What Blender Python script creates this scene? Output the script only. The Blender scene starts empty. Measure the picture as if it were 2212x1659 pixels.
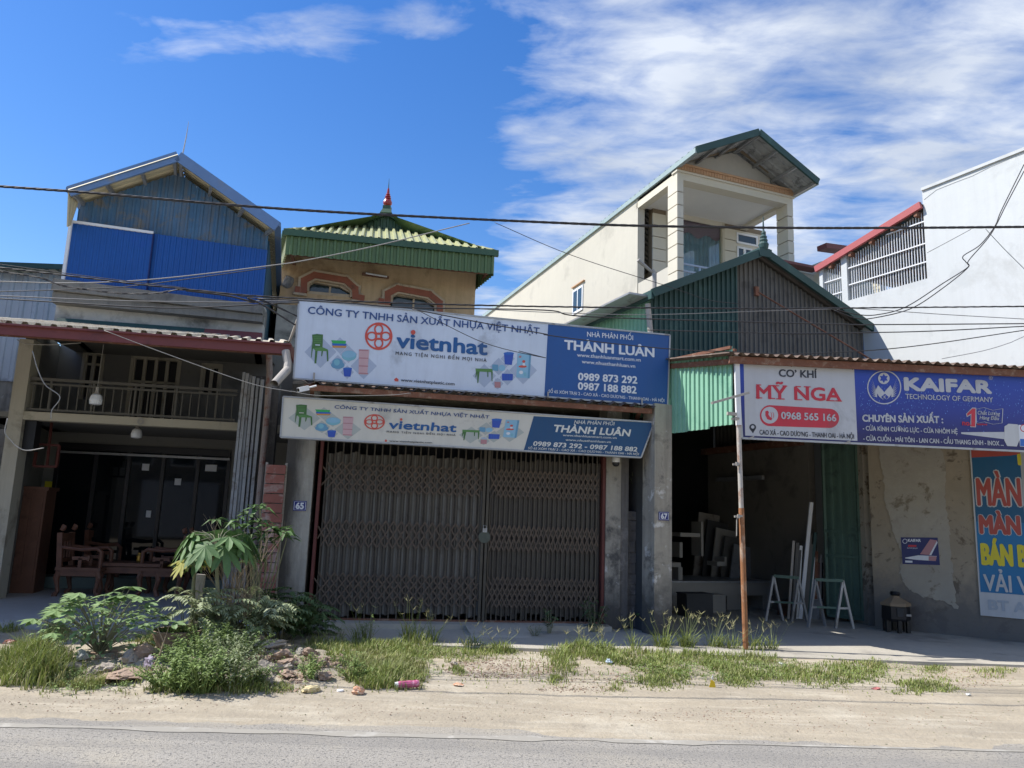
import bpy, math, random
import numpy as np
from mathutils import Vector, Matrix
rnd = random.Random(7); R = math.radians
SC = bpy.context.scene; COL = SC.collection

# ---------------------------------------------------------------- camera
CW, CHh, FOC, EYE = 2212.0, 1659.0, 1661.0, 1.6
PITCH, ROLL = R(9.8), R(2.05)
Fv = Vector((0, math.cos(PITCH), math.sin(PITCH)))
_U0 = Vector((0, -math.sin(PITCH), math.cos(PITCH))); _R0 = Vector((1, 0, 0))
Rv = _R0*math.cos(ROLL) + _U0*math.sin(ROLL)
Uv = -_R0*math.sin(ROLL) + _U0*math.cos(ROLL)
CP = Vector((0, 0, EYE))
cd = bpy.data.cameras.new('camera'); cam = bpy.data.objects.new('camera', cd); COL.objects.link(cam)
cd.sensor_width = 36; cd.lens = FOC/CW*36; cd.clip_end = 2000; cd.clip_start = .05
cam.matrix_world = Matrix(((Rv.x, Uv.x, -Fv.x, CP.x), (Rv.y, Uv.y, -Fv.y, CP.y), (Rv.z, Uv.z, -Fv.z, CP.z), (0, 0, 0, 1)))
SC.camera = cam

# ---------------------------------------------------------------- sky, sun, exposure
SUN_EL, SUNV = R(50), Vector((-1, .03, 0)).normalized()
SC.view_settings.view_transform = 'Standard'; SC.view_settings.look = 'None'
SC.view_settings.exposure = 0.58; SC.view_settings.gamma = 1; SC.view_settings.use_curve_mapping = False
W = bpy.data.worlds.new('World'); SC.world = W; W.use_nodes = True
nt = W.node_tree; nt.nodes.clear()
def nn(t, **k):
    n = nt.nodes.new(t)
    for a, b in k.items(): setattr(n, a, b)
    return n
def lk(a, b): nt.links.new(a, b)
def mth(op, a, b=None, c=None, clamp=False):
    n = nn('ShaderNodeMath', operation=op); n.use_clamp = clamp
    for i, v in enumerate((a, b, c)):
        if v is None: continue
        if isinstance(v, (int, float)): n.inputs[i].default_value = v
        else: lk(v, n.inputs[i])
    return n.outputs[0]
def ramp(v, stops, interp='LINEAR'):
    n = nn('ShaderNodeValToRGB'); n.color_ramp.interpolation = interp
    els = n.color_ramp.elements
    while len(els) < len(stops): els.new(.5)
    for e, (p, c) in zip(els, stops):
        e.position = p; e.color = (c, c, c, 1) if isinstance(c, (int, float)) else (*c, 1)
    lk(v, n.inputs[0]); return n.outputs[0]
sky = nn('ShaderNodeTexSky', sky_type='NISHITA'); sky.sun_disc = False
sky.sun_elevation = SUN_EL; sky.sun_rotation = math.atan2(SUNV.x, SUNV.y)
sky.air_density = 1.25; sky.dust_density = .25; sky.ozone_density = 3.2
geo = nn('ShaderNodeTexCoord'); sep = nn('ShaderNodeSeparateXYZ'); lk(geo.outputs['Generated'], sep.inputs[0])
zz = mth('MAXIMUM', mth('ADD', sep.outputs[2], .06), .02)
cx = mth('DIVIDE', sep.outputs[0], zz); cy = mth('DIVIDE', sep.outputs[1], zz)
def cmb(x, y, z=0.0):
    n = nn('ShaderNodeCombineXYZ')
    for i, v in enumerate((x, y, z)):
        if isinstance(v, (int, float)): n.inputs[i].default_value = v
        else: lk(v, n.inputs[i])
    return n.outputs[0]
def noise(vec, scale, det=6, rough=.55, dist=0.0, lac=2.0):
    n = nn('ShaderNodeTexNoise'); lk(vec, n.inputs['Vector'])
    n.inputs['Scale'].default_value = scale; n.inputs['Detail'].default_value = det
    n.inputs['Roughness'].default_value = rough; n.inputs['Distortion'].default_value = dist; n.inputs['Lacunarity'].default_value = lac
    return n.outputs['Fac']
SKYTUNE = None
# mass of altocumulus to the right, thin streaks to the upper left
n1 = noise(cmb(mth('MULTIPLY', cx, .8), cy, 3.1), 1.5, 3, .5, .3)
n2 = noise(cmb(mth('ADD', mth('MULTIPLY', cx, .75), mth('MULTIPLY', cy, .2)), mth('MULTIPLY', cy, 1.15), .7), 6.6, 7, .56, .3)
n3 = noise(cmb(mth('ADD', mth('MULTIPLY', cx, .55), mth('MULTIPLY', cy, -.35)), mth('MULTIPLY', cy, 1.3), 5.), 3.6, 7, .6, .5)
# coverage: open blue to the left, a broken sheet to the right, one wispy streak high on the left
cov = mth('ADD', mth('DIVIDE', mth('ADD', cx, .44), .74), mth('MULTIPLY', mth('SUBTRACT', n1, .5), 1.5))
def sq(v): return mth('MULTIPLY', v, v)
bl = mth('ADD', sq(mth('DIVIDE', mth('ADD', cx, .36), .36)), sq(mth('DIVIDE', mth('SUBTRACT', cy, mth('ADD', 1.27, mth('MULTIPLY', cx, -.14))), .085)))
bl = mth('MULTIPLY', mth('POWER', 2.718, mth('MULTIPLY', bl, -1.0)), .86)
cov = mth('MAXIMUM', ramp(cov, [(0.0, 0.0), (.85, 1.0)], 'EASE'), bl)
den = mth('ADD', mth('MULTIPLY', n2, .6), mth('MULTIPLY', n3, .4))
thr = mth('SUBTRACT', .62, mth('MULTIPLY', cov, .30))
cl = mth('DIVIDE', mth('SUBTRACT', den, thr), .27, clamp=True)
cl = mth('MULTIPLY', mth('POWER', cl, 1.1), ramp(cov, [(.0, 0.0), (.3, 1.0)]))
cl = mth('MULTIPLY', cl, .9)
shade = ramp(noise(cmb(cx, mth('MULTIPLY', cy, 1.3), 9.), 2.2, 4, .5), [(.35, (4.1, 4.6, 5.5)), (.65, (6.1, 6.5, 7.1))])
mix = nn('ShaderNodeMix', data_type='RGBA'); lk(cl, mix.inputs[0]); 
hs = nn('ShaderNodeHueSaturation'); hs.inputs['Saturation'].default_value = 1.34; hs.inputs['Value'].default_value = 1.16; hs.inputs['Hue'].default_value=.513; lk(sky.outputs[0], hs.inputs['Color'])
lk(hs.outputs[0], mix.inputs[6]); lk(shade, mix.inputs[7])
bg = nn('ShaderNodeBackground'); bg.inputs[1].default_value = .1; lk(mix.outputs[2], bg.inputs[0])
wo = nn('ShaderNodeOutputWorld'); lk(bg.outputs[0], wo.inputs[0])
sl = bpy.data.lights.new('sun', 'SUN'); sl.energy = 4.6; sl.angle = R(.53); sl.color = (1, .955, .88)
so = bpy.data.objects.new('sun', sl); COL.objects.link(so)
sd = Vector((SUNV.x*math.cos(SUN_EL), SUNV.y*math.cos(SUN_EL), math.sin(SUN_EL)))
so.rotation_euler = (-sd).to_track_quat('-Z', 'Y').to_euler(); so.location = sd*60
SC.cycles.max_bounces = 8; SC.cycles.use_denoising = True
SC.cycles.transparent_max_bounces = 16

# ---------------------------------------------------------------- frames: where a pixel's ray meets a real plane
REG = dict(A=(0,300,3.072), B=(0,800,3.072), C=(0,1260,3.072), D=(640,440,3.072), E=(660,720,4.254), F=(1160,760,4.096),
 G=(1200,300,2.458), H=(1960,360,3.0167), I=(1800,860,2.9105), J=(1600,1060,2.86), K=(680,1080,2.9625), L=(1180,1080,2.9625),
 M=(1960,1080,2.765), N=(640,1480,2.304), O=(1500,1480,2.087), P=(0,1040,3.19), Q=(600,560,3.19), R=(0,560,1.728), S=(440,1200,3.317))
def g(k, x, y):
    a = REG[k]; return ((a[0]+x/a[2])*.8640625, (a[1]+y/a[2])*.8640625)
def ray(p): return Fv + Rv*((p[0]-CW/2)/FOC) - Uv*((p[1]-CHh/2)/FOC)
def gr(p, z=0.0):
    d = ray(p); return CP + d*((z-EYE)/d.z)
def atd(p, y):
    d = ray(p); return CP + d*(y/d.y)
class Pl:
    def __init__(s, x, y, yaw):
        s.p = Vector((x, y, 0)); a = R(yaw); s.yaw = a
        s.u = Vector((math.cos(a), math.sin(a), 0)); s.n = Vector((math.sin(a), -math.cos(a), 0)); s.k = Vector((0, 0, 1))
    def q(s, p, o=0.0):
        d = ray(p); t = (s.p + s.n*o - CP).dot(s.n)/d.dot(s.n); return CP + d*t
    def l(s, p, o=0.0):
        v = s.q(p, o); return ((v-s.p).dot(s.u), v.z)
    def w(s, a, z, o=0.0): return s.p + s.u*a + s.n*o + Vector((0, 0, z))
    def loc(s, v): v = Vector(v); return ((v-s.p).dot(s.u), v.z, (v-s.p).dot(s.n))

# ---------------------------------------------------------------- mesh builder
class MB:
    def __init__(s): s.v = []; s.f = []; s.sm = False
    def poly(s, pts):
        i = len(s.v); s.v += [tuple(p) for p in pts]; s.f.append(tuple(range(i, i+len(pts)))); return s
    def hexa(s, c):                                           # 8 corners: bottom loop 0-3, top loop 4-7
        i = len(s.v); s.v += [tuple(p) for p in c]
        for f in ((0,3,2,1),(4,5,6,7),(0,1,5,4),(1,2,6,5),(2,3,7,6),(3,0,4,7)): s.f.append(tuple(i+k for k in f))
        return s
    def box(s, F, a0, a1, z0, z1, o0, o1):
        return s.hexa([F.w(a0,z0,o1), F.w(a1,z0,o1), F.w(a1,z0,o0), F.w(a0,z0,o0), F.w(a0,z1,o1), F.w(a1,z1,o1), F.w(a1,z1,o0), F.w(a0,z1,o0)])
    def prism(s, A, d):                                       # polygon A extruded by vector d
        n = len(A); i = len(s.v); d = Vector(d)
        s.v += [tuple(p) for p in A] + [tuple(Vector(p)+d) for p in A]
        s.f.append(tuple(range(i, i+n))); s.f.append(tuple(range(i+2*n-1, i+n-1, -1)))
        for k in range(n):
            j = (k+1) % n; s.f.append((i+k, i+n+k, i+n+j, i+j))
        return s
    def bar(s, p, q, w, h=None, up=(0,0,1)):
        h = h or w; p = Vector(p); q = Vector(q); d = (q-p).normalized(); up = Vector(up)
        if abs(d.dot(up)) > .98: up = Vector((0, 1, 0))
        x = d.cross(up).normalized(); y = x.cross(d).normalized(); c = []
        for e in (p, q):
            for sx, sy in ((-1,-1),(1,-1),(1,1),(-1,1)): c.append(e + x*(sx*w/2) + y*(sy*h/2))
        return s.hexa(c)
    def tube(s, pts, r, n=8, caps=True):
        pts = [Vector(p) for p in pts]; m = len(pts); i0 = len(s.v); ref = None
        for k, p in enumerate(pts):
            d = (pts[min(k+1, m-1)] - pts[max(k-1, 0)]).normalized()
            if ref is None: ref = d.orthogonal().normalized()
            ref = (ref - d*ref.dot(d)); ref = ref.normalized() if ref.length > 1e-6 else d.orthogonal().normalized()
            b = d.cross(ref); rr = r[k] if isinstance(r, (list, tuple)) else r
            for j in range(n):
                a = 2*math.pi*j/n; s.v.append(tuple(p + ref*(rr*math.cos(a)) + b*(rr*math.sin(a))))
        for k in range(m-1):
            for j in range(n):
                j2 = (j+1) % n; s.f.append((i0+k*n+j, i0+k*n+j2, i0+(k+1)*n+j2, i0+(k+1)*n+j))
        if caps:
            s.f.append(tuple(i0+j for j in reversed(range(n)))); s.f.append(tuple(i0+(m-1)*n+j for j in range(n)))
        return s
    def lathe(s, c, prof, n=14, ax=(0,0,1)):                 # prof: (radius, height)
        c = Vector(c); ax = Vector(ax).normalized()
        return s.tube([c + ax*h for r_, h in prof], [max(r_, .0004) for r_, h in prof], n) if True else s
    def blob(s, c, r, seed=0, n=1, rough=.22, flat=1.0):
        import bmesh
        bm = bmesh.new(); bmesh.ops.create_icosphere(bm, subdivisions=n+1, radius=1)
        q = random.Random(seed); ks = [(Vector((q.uniform(-1,1), q.uniform(-1,1), q.uniform(-1,1))).normalized(), q.uniform(.35,.9)) for _ in range(11)]
        i = len(s.v); rz = q.uniform(0, 6.3); cs, sn = math.cos(rz), math.sin(rz)
        for v in bm.verts:
            p = v.co.copy()
            for d, t in ks:
                e = p.dot(d)
                if e > t: p -= d*((e-t)*.97)
            p *= 1 + q.uniform(-1, 1)*rough*.22
            x, y = p.x*r[0], p.y*r[1]
            s.v.append((c[0]+x*cs-y*sn, c[1]+x*sn+y*cs, c[2]+p.z*r[2]*flat))
        for f in bm.faces: s.f.append(tuple(i+v.index for v in f.verts))
        bm.free(); return s
    def leaf(s, b, d, up, L, w, droop=.25, fold=.15):
        b = Vector(b); d = Vector(d).normalized(); up = Vector(up); x = d.cross(up)
        x = x.normalized() if x.length > 1e-4 else d.orthogonal().normalized(); n = x.cross(d)
        i = len(s.v); m = b + d*(L*.45) + n*(fold*w*-.6); t = b + d*L - Vector((0,0,1))*(droop*L)
        s.v += [tuple(b), tuple(m + x*(w/2) + n*(fold*w)), tuple(t), tuple(m - x*(w/2) + n*(fold*w)), tuple(m)]
        s.f += [(i, i+1, i+4), (i+1, i+2, i+4), (i+2, i+3, i+4), (i+3, i, i+4)]; return s
def mesh_of(mb, name, org=None):
    me = bpy.data.meshes.new(name); o = org or Vector((0, 0, 0))
    me.from_pydata([(v[0]-o[0], v[1]-o[1], v[2]-o[2]) for v in mb.v], [], mb.f); 
    if mb.sm: me.shade_smooth()
    me.update(); return me
ORG = {}
def root_of(o):
    while o.parent: o = o.parent
    return o
def part(name, mb, mat, parent=None, label=None, kind=None):
    org = ORG.get(root_of(parent).name, Vector((0, 0, 0))) if parent else Vector((0, 0, 0))
    me = mesh_of(mb, name, org); o = bpy.data.objects.new(name, me); COL.objects.link(o)
    if mat is not None:
        for m_ in (mat if isinstance(mat, list) else [mat]): me.materials.append(m_)
    o.parent = parent
    if label: o['label'] = label
    if kind: o['kind'] = kind
    return o
def thing(name, label, cat, loc=(0,0,0), group=None):
    o = bpy.data.objects.new(name, None); COL.objects.link(o); o.location = loc; o.empty_display_size = .2
    ORG[o.name] = Vector(loc); o['label'] = label; o['category'] = cat
    if group: o['group'] = group
    return o
def solo(name, mb, mat, label, cat, group=None):
    v = np.array(mb.v); org = Vector(((v[:,0].min()+v[:,0].max())/2, (v[:,1].min()+v[:,1].max())/2, v[:,2].min()))
    me = mesh_of(mb, name, org); o = bpy.data.objects.new(name, me); COL.objects.link(o); o.location = org
    me.materials.append(mat); o['label'] = label; o['category'] = cat
    if group: o['group'] = group
    return o
def dup(root, loc, rz, label=None):
    r = root.copy(); COL.objects.link(r); r.location = loc; r.rotation_euler = (0, 0, rz)
    if label: r['label'] = label
    for ch in list(root.children):
        c = ch.copy(); COL.objects.link(c); c.parent = r
        for gg in ch.children:
            d = gg.copy(); COL.objects.link(d); d.parent = c
    return r
def structure(name, mb, mat): return part(name, mb, mat, kind='structure')

# ---------------------------------------------------------------- materials
def s2l(c): return tuple((x/12.92 if x <= .04045 else ((x+.055)/1.055)**2.4) for x in c)
def mat(name, col, rough=.7, var=.12, scale=3.0, dirt=None, dirt_amt=0.0, dirt_scale=1.5, streak=0.0, bump=.0, bscale=40, metal=0.0, spec=.5, trans=0.0, sharp=.12, dirt2=None, d2=0.0, d2s=4.0, low=None, coat=0.0, side=None):
    global nt
    m = bpy.data.materials.new(name); m.use_nodes = True; nt = m.node_tree
    b = nt.nodes['Principled BSDF']; tc = nn('ShaderNodeTexCoord'); ob = tc.outputs['Object']
    def mixc(f, a, c):
        n = nn('ShaderNodeMix', data_type='RGBA')
        for i, v in ((0, f), (6, a), (7, c)):
            if isinstance(v, (int, float)): n.inputs[i].default_value = v
            elif isinstance(v, tuple): n.inputs[i].default_value = (*v, 1)
            else: lk(v, n.inputs[i])
        return n.outputs[2]
    lo = tuple(max(0, c*(1-var)) for c in col); hi = tuple(min(1, c*(1+var)) for c in col)
    c = mixc(ramp(noise(ob, scale, 6, .6), [(.3, 0.0), (.7, 1.0)]), lo, hi)
    c = mixc(ramp(noise(ob, scale*9, 4, .6), [(.35, 0.0), (.65, .5)]), c, tuple(x*(1-var*.9) for x in col))
    if streak:
        mp = nn('ShaderNodeMapping'); mp.inputs['Scale'].default_value = (6, 6, .35); lk(ob, mp.inputs[0])
        c = mixc(mth('MULTIPLY', ramp(noise(mp.outputs[0], 1.6, 6, .65), [(.46, 0.0), (.7, 1.0)]), streak), c, dirt or tuple(x*.35 for x in col))
    if dirt and dirt_amt:
        t = .62 - dirt_amt*.3
        c = mixc(mth('MULTIPLY', ramp(noise(ob, dirt_scale, 9, .68, .3), [(t, 0.0), (min(1, t+sharp), 1.0)]), .92), c, dirt)
    if dirt2 and d2:
        t = .64 - d2*.3
        c = mixc(ramp(noise(ob, d2s, 8, .65, .2), [(t, 0.0), (min(1, t+.08), 1.0)]), c, dirt2)
    if low:                                                    # splash-back grime with its own ragged edge: (height, colour)
        sp = nn('ShaderNodeSeparateXYZ'); lk(ob, sp.inputs[0])
        h = mth('ADD', mth('DIVIDE', sp.outputs[2], low[0]), mth('MULTIPLY', mth('SUBTRACT', noise(ob, 2.2, 7, .7), .5), 1.6))
        c = mixc(ramp(h, [(.35, .85), (1.0, 0.0)]), c, low[1])
    if side:                                                   # run-off soot down one side, ragged edge: (x where full, x where gone, colour)
        sp = nn('ShaderNodeSeparateXYZ'); lk(ob, sp.inputs[0]); mp = nn('ShaderNodeMapping'); mp.inputs['Scale'].default_value = (3, 3, .8); lk(ob, mp.inputs[0])
        h = mth('ADD', mth('DIVIDE', mth('SUBTRACT', sp.outputs[0], side[0]), side[1]-side[0]), mth('MULTIPLY', mth('SUBTRACT', noise(mp.outputs[0], 1.6, 8, .7), .5), 1.5))
        c = mixc(ramp(h, [(.2, .93), (.95, 0.0)]), c, side[2])
    lk(c, b.inputs['Base Color']); b.inputs['Roughness'].default_value = rough; b.inputs['Metallic'].default_value = metal
    b.inputs['Specular IOR Level'].default_value = spec
    if coat: b.inputs['Coat Weight'].default_value = coat
    if trans:
        tr = nn('ShaderNodeBsdfTranslucent'); lk(c, tr.inputs[0]); ms = nn('ShaderNodeMixShader'); ms.inputs[0].default_value = trans
        lk(b.outputs[0], ms.inputs[1]); lk(tr.outputs[0], ms.inputs[2]); lk(ms.outputs[0], nt.nodes['Material Output'].inputs[0])
    if bump:
        bn = nn('ShaderNodeBump'); bn.inputs['Strength'].default_value = bump; bn.inputs['Distance'].default_value = .02
        lk(noise(ob, bscale, 6, .65), bn.inputs['Height']); lk(bn.outputs[0], b.inputs['Normal'])
    return m
# palette (albedos; porch walls, railing and ledge darkened for their shade)
M = {}
M['asphalt'] = mat('asphalt', (.355,.33,.29), .95, .12, .7, (.42,.38,.31), .3, .5, bump=.8, bscale=70, dirt2=(.15,.145,.135), d2=.36, d2s=42)
M['dirt'] = mat('dry dirt', (.39,.335,.25), .98, .16, .8, (.49,.44,.345), .35, .9, bump=.8, bscale=22, dirt2=(.34,.29,.22), d2=.16, d2s=11)
M['soil'] = mat('rubbly soil', (.36,.29,.21), .98, .25, 3, (.22,.17,.12), .25, 4, bump=1, bscale=30)
M['apron'] = mat('concrete apron', (.43,.40,.34), .9, .12, 1.2, (.27,.25,.22), .28, 1.1, bump=.35, bscale=30)
M['porch'] = mat('smooth porch screed', (.40,.41,.42), .6, .1, .8, (.3,.3,.3), .2, .8, bump=.15, bscale=30)
M['paint_line'] = mat('worn road paint', (.42,.40,.355), .9, .1, 4, (.30,.28,.24), .85, 5)
M['conc'] = mat('weathered concrete', (.33,.31,.275), .92, .15, 1.5, (.10,.095,.09), .32, 1.0, streak=.75, bump=.5, bscale=18, dirt2=(.62,.60,.56), d2=.14, d2s=3, low=(.9, (.07,.065,.06)))
M['conc67'] = mat('weathered rendered column', (.37,.34,.285), .92, .15, 1.8, (.09,.085,.08), .26, 2.2, streak=.35, bump=.5, bscale=20, dirt2=(.62,.60,.57), d2=.2, d2s=4, low=(.8, (.06,.055,.05)))
M['sooty'] = mat('black grimy render', (.13,.12,.11), .95, .25, 2, (.30,.28,.26), .25, 3, streak=.3, bump=.7, bscale=20)
M['stain'] = mat('mouldy plaster', (.33,.28,.205), .93, .14, .9, (.13,.10,.07), .20, 2.0, bump=.5, bscale=14, sharp=.05, dirt2=(.16,.13,.09), d2=.12, d2s=5.5, low=(1.0, (.15,.14,.13)))
M['patch'] = mat('pale skim coat', (.375,.345,.285), .93, .12, 1.4, (.20,.17,.12), .18, 3.0, bump=.4, bscale=16, sharp=.05, dirt2=(.33,.30,.25), d2=.22, d2s=6)
M['yellow'] = mat('ochre plaster', (.60,.43,.255), .9, .12, .8, (.34,.22,.12), .26, 1.0, streak=.35, bump=.3, bscale=20)
M['yside'] = mat('cream side render', (.60,.55,.42), .9, .12, 1, (.22,.2,.17), .32, 1.1, streak=.4, bump=.3, bscale=15)
M['ywhite'] = mat('mouldy whitewashed wall', (.52,.51,.48), .9, .1, 1.2, (.07,.07,.07), .38, 1.3, sharp=.2, bump=.3, bscale=15)
M['brickred'] = mat('red ochre moulding', (.34,.115,.07), .85, .15, 4, (.2,.09,.06), .2, 5)
M['cornice'] = mat('pale moulding', (.55,.43,.30), .9, .12, 4, (.25,.2,.15), .2, 4)
M['roofgreen'] = mat('olive green roof sheet', (.10,.165,.065), .5, .12, 2, (.08,.13,.05), .2, 2)
M['roofpale'] = mat('sunlit yellow green roof sheet', (.40,.41,.21), .5, .1, 2, (.27,.3,.15), .2, 3)  # paler than the olive sheet: sunlight put into the colour
M['roofdk'] = mat('green roof trim', (.04,.095,.052), .5, .15, 2)
M['bluesheet'] = mat('royal blue sheet', (.006,.08,.33), .42, .08, 1.2, (.008,.07,.36), .15, .8)
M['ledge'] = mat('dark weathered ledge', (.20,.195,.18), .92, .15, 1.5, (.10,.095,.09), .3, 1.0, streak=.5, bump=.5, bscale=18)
M['teal'] = mat('weathered teal sheet', (.06,.15,.27), .7, .25, 2, (.16,.15,.13), .32, 3.5, streak=.55)
M['tealdk'] = mat('dark blue green sheet', (.02,.09,.15), .6, .2, 2)
M['bluetrim'] = mat('pale blue steel trim', (.13,.22,.40), .4, .1, 2, (.2,.22,.25), .2, 2)
M['soffit'] = mat('cream underside sheet', (.52,.47,.32), .6, .08, 2)
M['soffitg'] = mat('grey underside sheet', (.34,.35,.34), .6, .2, 4, (.10,.10,.10), .28, 5)
M['steelgrey'] = mat('galvanised steel', (.40,.41,.42), .45, .15, 4, (.18,.16,.14), .2, 4, metal=.5)
M['whitepaint'] = mat('white painted metal', (.74,.75,.76), .5, .05, 3)
M['maroon'] = mat('maroon fascia', (.17,.045,.042), .5, .12, 2, (.1,.03,.03), .2, 2)
M['greyshed'] = mat('pale grey sheet', (.50,.55,.62), .5, .08, 2, (.3,.33,.38), .2, 2, streak=.25)
M['creamwall'] = mat('cream painted wall', (.60,.56,.46), .88, .04, .6, (.62,.58,.50), .2, .9, streak=.12, bump=.12, bscale=12)
M['creamside'] = mat('pale cream render', (.52,.49,.415), .9, .05, .5, (.42,.395,.335), .22, .7, streak=.16, bump=.18, bscale=8)
M['white'] = mat('white render', (.54,.56,.56), .9, .04, .5, (.42,.43,.42), .2, .6, streak=.20, bump=.15, bscale=8, dirt2=(.48,.50,.50), d2=.2, d2s=2)
M['greengrey'] = mat('dark green sheet', (.020,.062,.058), .6, .12, 2, (.04,.10,.09), .2, 2)
M['browngrey'] = mat('faded grey brown sheet', (.125,.12,.108), .75, .15, 2, (.075,.07,.062), .3, 3, streak=.35)
M['mint'] = mat('mint green sheet', (.24,.47,.33), .5, .1, 1.5, (.16,.36,.25), .3, 2)
M['doorgreen'] = mat('green door sheet', (.085,.155,.12), .6, .15, 2, (.045,.08,.065), .25, 3, streak=.4)
M['rust'] = mat('rusty steel', (.20,.085,.05), .85, .3, 6, (.30,.20,.14), .3, 9, bump=.3, bscale=60)
M['rustedge'] = mat('rusty sheet', (.13,.09,.07), .9, .3, 5, (.3,.24,.18), .25, 9)
M['redframe'] = mat('red oxide frame', (.13,.035,.028), .7, .2, 4)
M['slat1'] = mat('zinc slat grey', (.14,.128,.11), .7, .08, 5, (.08,.07,.06), .2, 7, streak=.35)
M['slat2'] = mat('zinc slat brown', (.105,.095,.082), .75, .1, 5, (.06,.05,.042), .2, 7, streak=.35)
M['slat3'] = mat('zinc slat pale edge', (.195,.19,.172), .7, .08, 5, (.12,.11,.1), .25, 7, streak=.3)
M['gatebar'] = mat('oily bronze bar', (.085,.073,.055), .6, .25, 4, (.05,.042,.035), .3, 5, streak=.3)
M['gateslat'] = mat('dirty zinc slat', (.175,.18,.175), .7, .12, 2.5, (.08,.07,.06), .3, 2.4, streak=.7)
M['gateslatd'] = mat('dark grimy slat', (.10,.098,.09), .75, .2, 2.5, (.06,.05,.042), .45, 2.4, streak=.7)
M['lattice'] = mat('rusted lattice strip', (.13,.095,.07), .75, .25, 5, (.07,.055,.045), .35, 5)
M['strip'] = mat('worn galvanised strip', (.40,.42,.44), .7, .15, 2, (.16,.13,.11), .36, 4, streak=.5)
M['wood'] = mat('reddish carved wood', (.16,.072,.045), .5, .2, 3, (.10,.045,.03), .25, 5)
M['woodlt'] = mat('varnished wood', (.32,.19,.08), .5, .2, 3)
M['greywood'] = mat('grey split timber', (.34,.31,.27), .95, .2, 4, (.18,.16,.14), .3, 7, streak=.5, bump=.4)
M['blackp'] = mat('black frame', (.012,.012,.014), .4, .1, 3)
M['dark'] = mat('unlit room surface', (.06,.06,.06), .9, .2, 2)  # near-black; on room surfaces it stands in for darkness
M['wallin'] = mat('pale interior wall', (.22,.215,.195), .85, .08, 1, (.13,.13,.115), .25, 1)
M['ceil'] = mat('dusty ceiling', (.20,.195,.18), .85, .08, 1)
M['beam'] = mat('cream beam', (.50,.46,.36), .8, .06, 2, (.3,.27,.2), .2, 2)
M['beige'] = mat('cream column', (.47,.44,.36), .85, .06, 1, (.25,.22,.17), .28, 1.4, streak=.3)
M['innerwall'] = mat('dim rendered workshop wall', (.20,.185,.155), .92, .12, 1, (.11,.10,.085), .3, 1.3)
M['machine'] = mat('off white machine casing', (.34,.32,.28), .5, .08, 2, (.2,.19,.16), .2, 2)
M['railing'] = mat('dark grey railing', (.13,.125,.11), .6, .1, 3)
M['pvc'] = mat('grey pvc pipe', (.38,.35,.31), .5, .1, 3, (.3,.27,.24), .25, 4)
M['cable'] = mat('black cable', (.028,.026,.028), .55, .2, 30)
M['cableg'] = mat('grey cable', (.17,.17,.175), .6, .2, 20)
M['cablel'] = mat('pale cable', (.30,.29,.27), .6, .2, 20)
M['curtain'] = mat('blue grey curtain', (.15,.25,.32), .8, .15, 3)
M['valance'] = mat('dull plum valance', (.17,.09,.13), .8, .12, 3)
M['tile'] = mat('orange moulding brick', (.50,.30,.17), .8, .15, 5)
M['terracotta'] = mat('faded red slat', (.27,.10,.078), .85, .2, 3, (.36,.29,.26), .55, 3.2)
M['terr2'] = mat('greyed wood slat', (.33,.24,.20), .85, .2, 3, (.45,.40,.36), .4, 3.2)
M['rockm'] = mat('broken concrete rubble', (.38,.33,.27), .95, .2, 3, (.22,.19,.15), .3, 5, bump=.8, bscale=25)
M['rockr'] = mat('reddish rubble', (.37,.27,.20), .95, .2, 3, (.25,.17,.13), .35, 5, bump=.8, bscale=25)
M['grass'] = mat('grass blade', (.235,.29,.07), .6, .35, 6, (.33,.32,.13), .26, 1.2, trans=.25)
M['grassy'] = mat('dry grass blade', (.40,.38,.18), .7, .3, 6, (.24,.28,.08), .3, 2, trans=.2)
M['weed'] = mat('weed leaf', (.22,.31,.09), .55, .4, 7, (.33,.36,.16), .2, 3, trans=.2)
M['leafdk'] = mat('dusty dark leaf', (.09,.15,.055), .55, .3, 6, (.16,.2,.1), .2, 5, trans=.15)
M['leafdusty'] = mat('pale dusty leaf', (.29,.34,.18), .6, .3, 6, (.38,.39,.26), .25, 5, trans=.15)  # lightened to offset the shading on the front shrubs
M['leafpap'] = mat('papaya leaf', (.10,.19,.06), .6, .25, 8, (.16,.26,.10), .2, 9, trans=.2)
M['leafbroad'] = mat('broad pale leaf', (.22,.33,.13), .5, .25, 8, trans=.2)
M['yleaf'] = mat('yellowing leaf', (.34,.33,.06), .6, .25, 8, trans=.2)
M['twig'] = mat('dead twig', (.32,.25,.17), .9, .2, 9)
M['stem'] = mat('grey green stem', (.24,.24,.15), .85, .2, 6, (.15,.13,.09), .3, 9)

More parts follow.
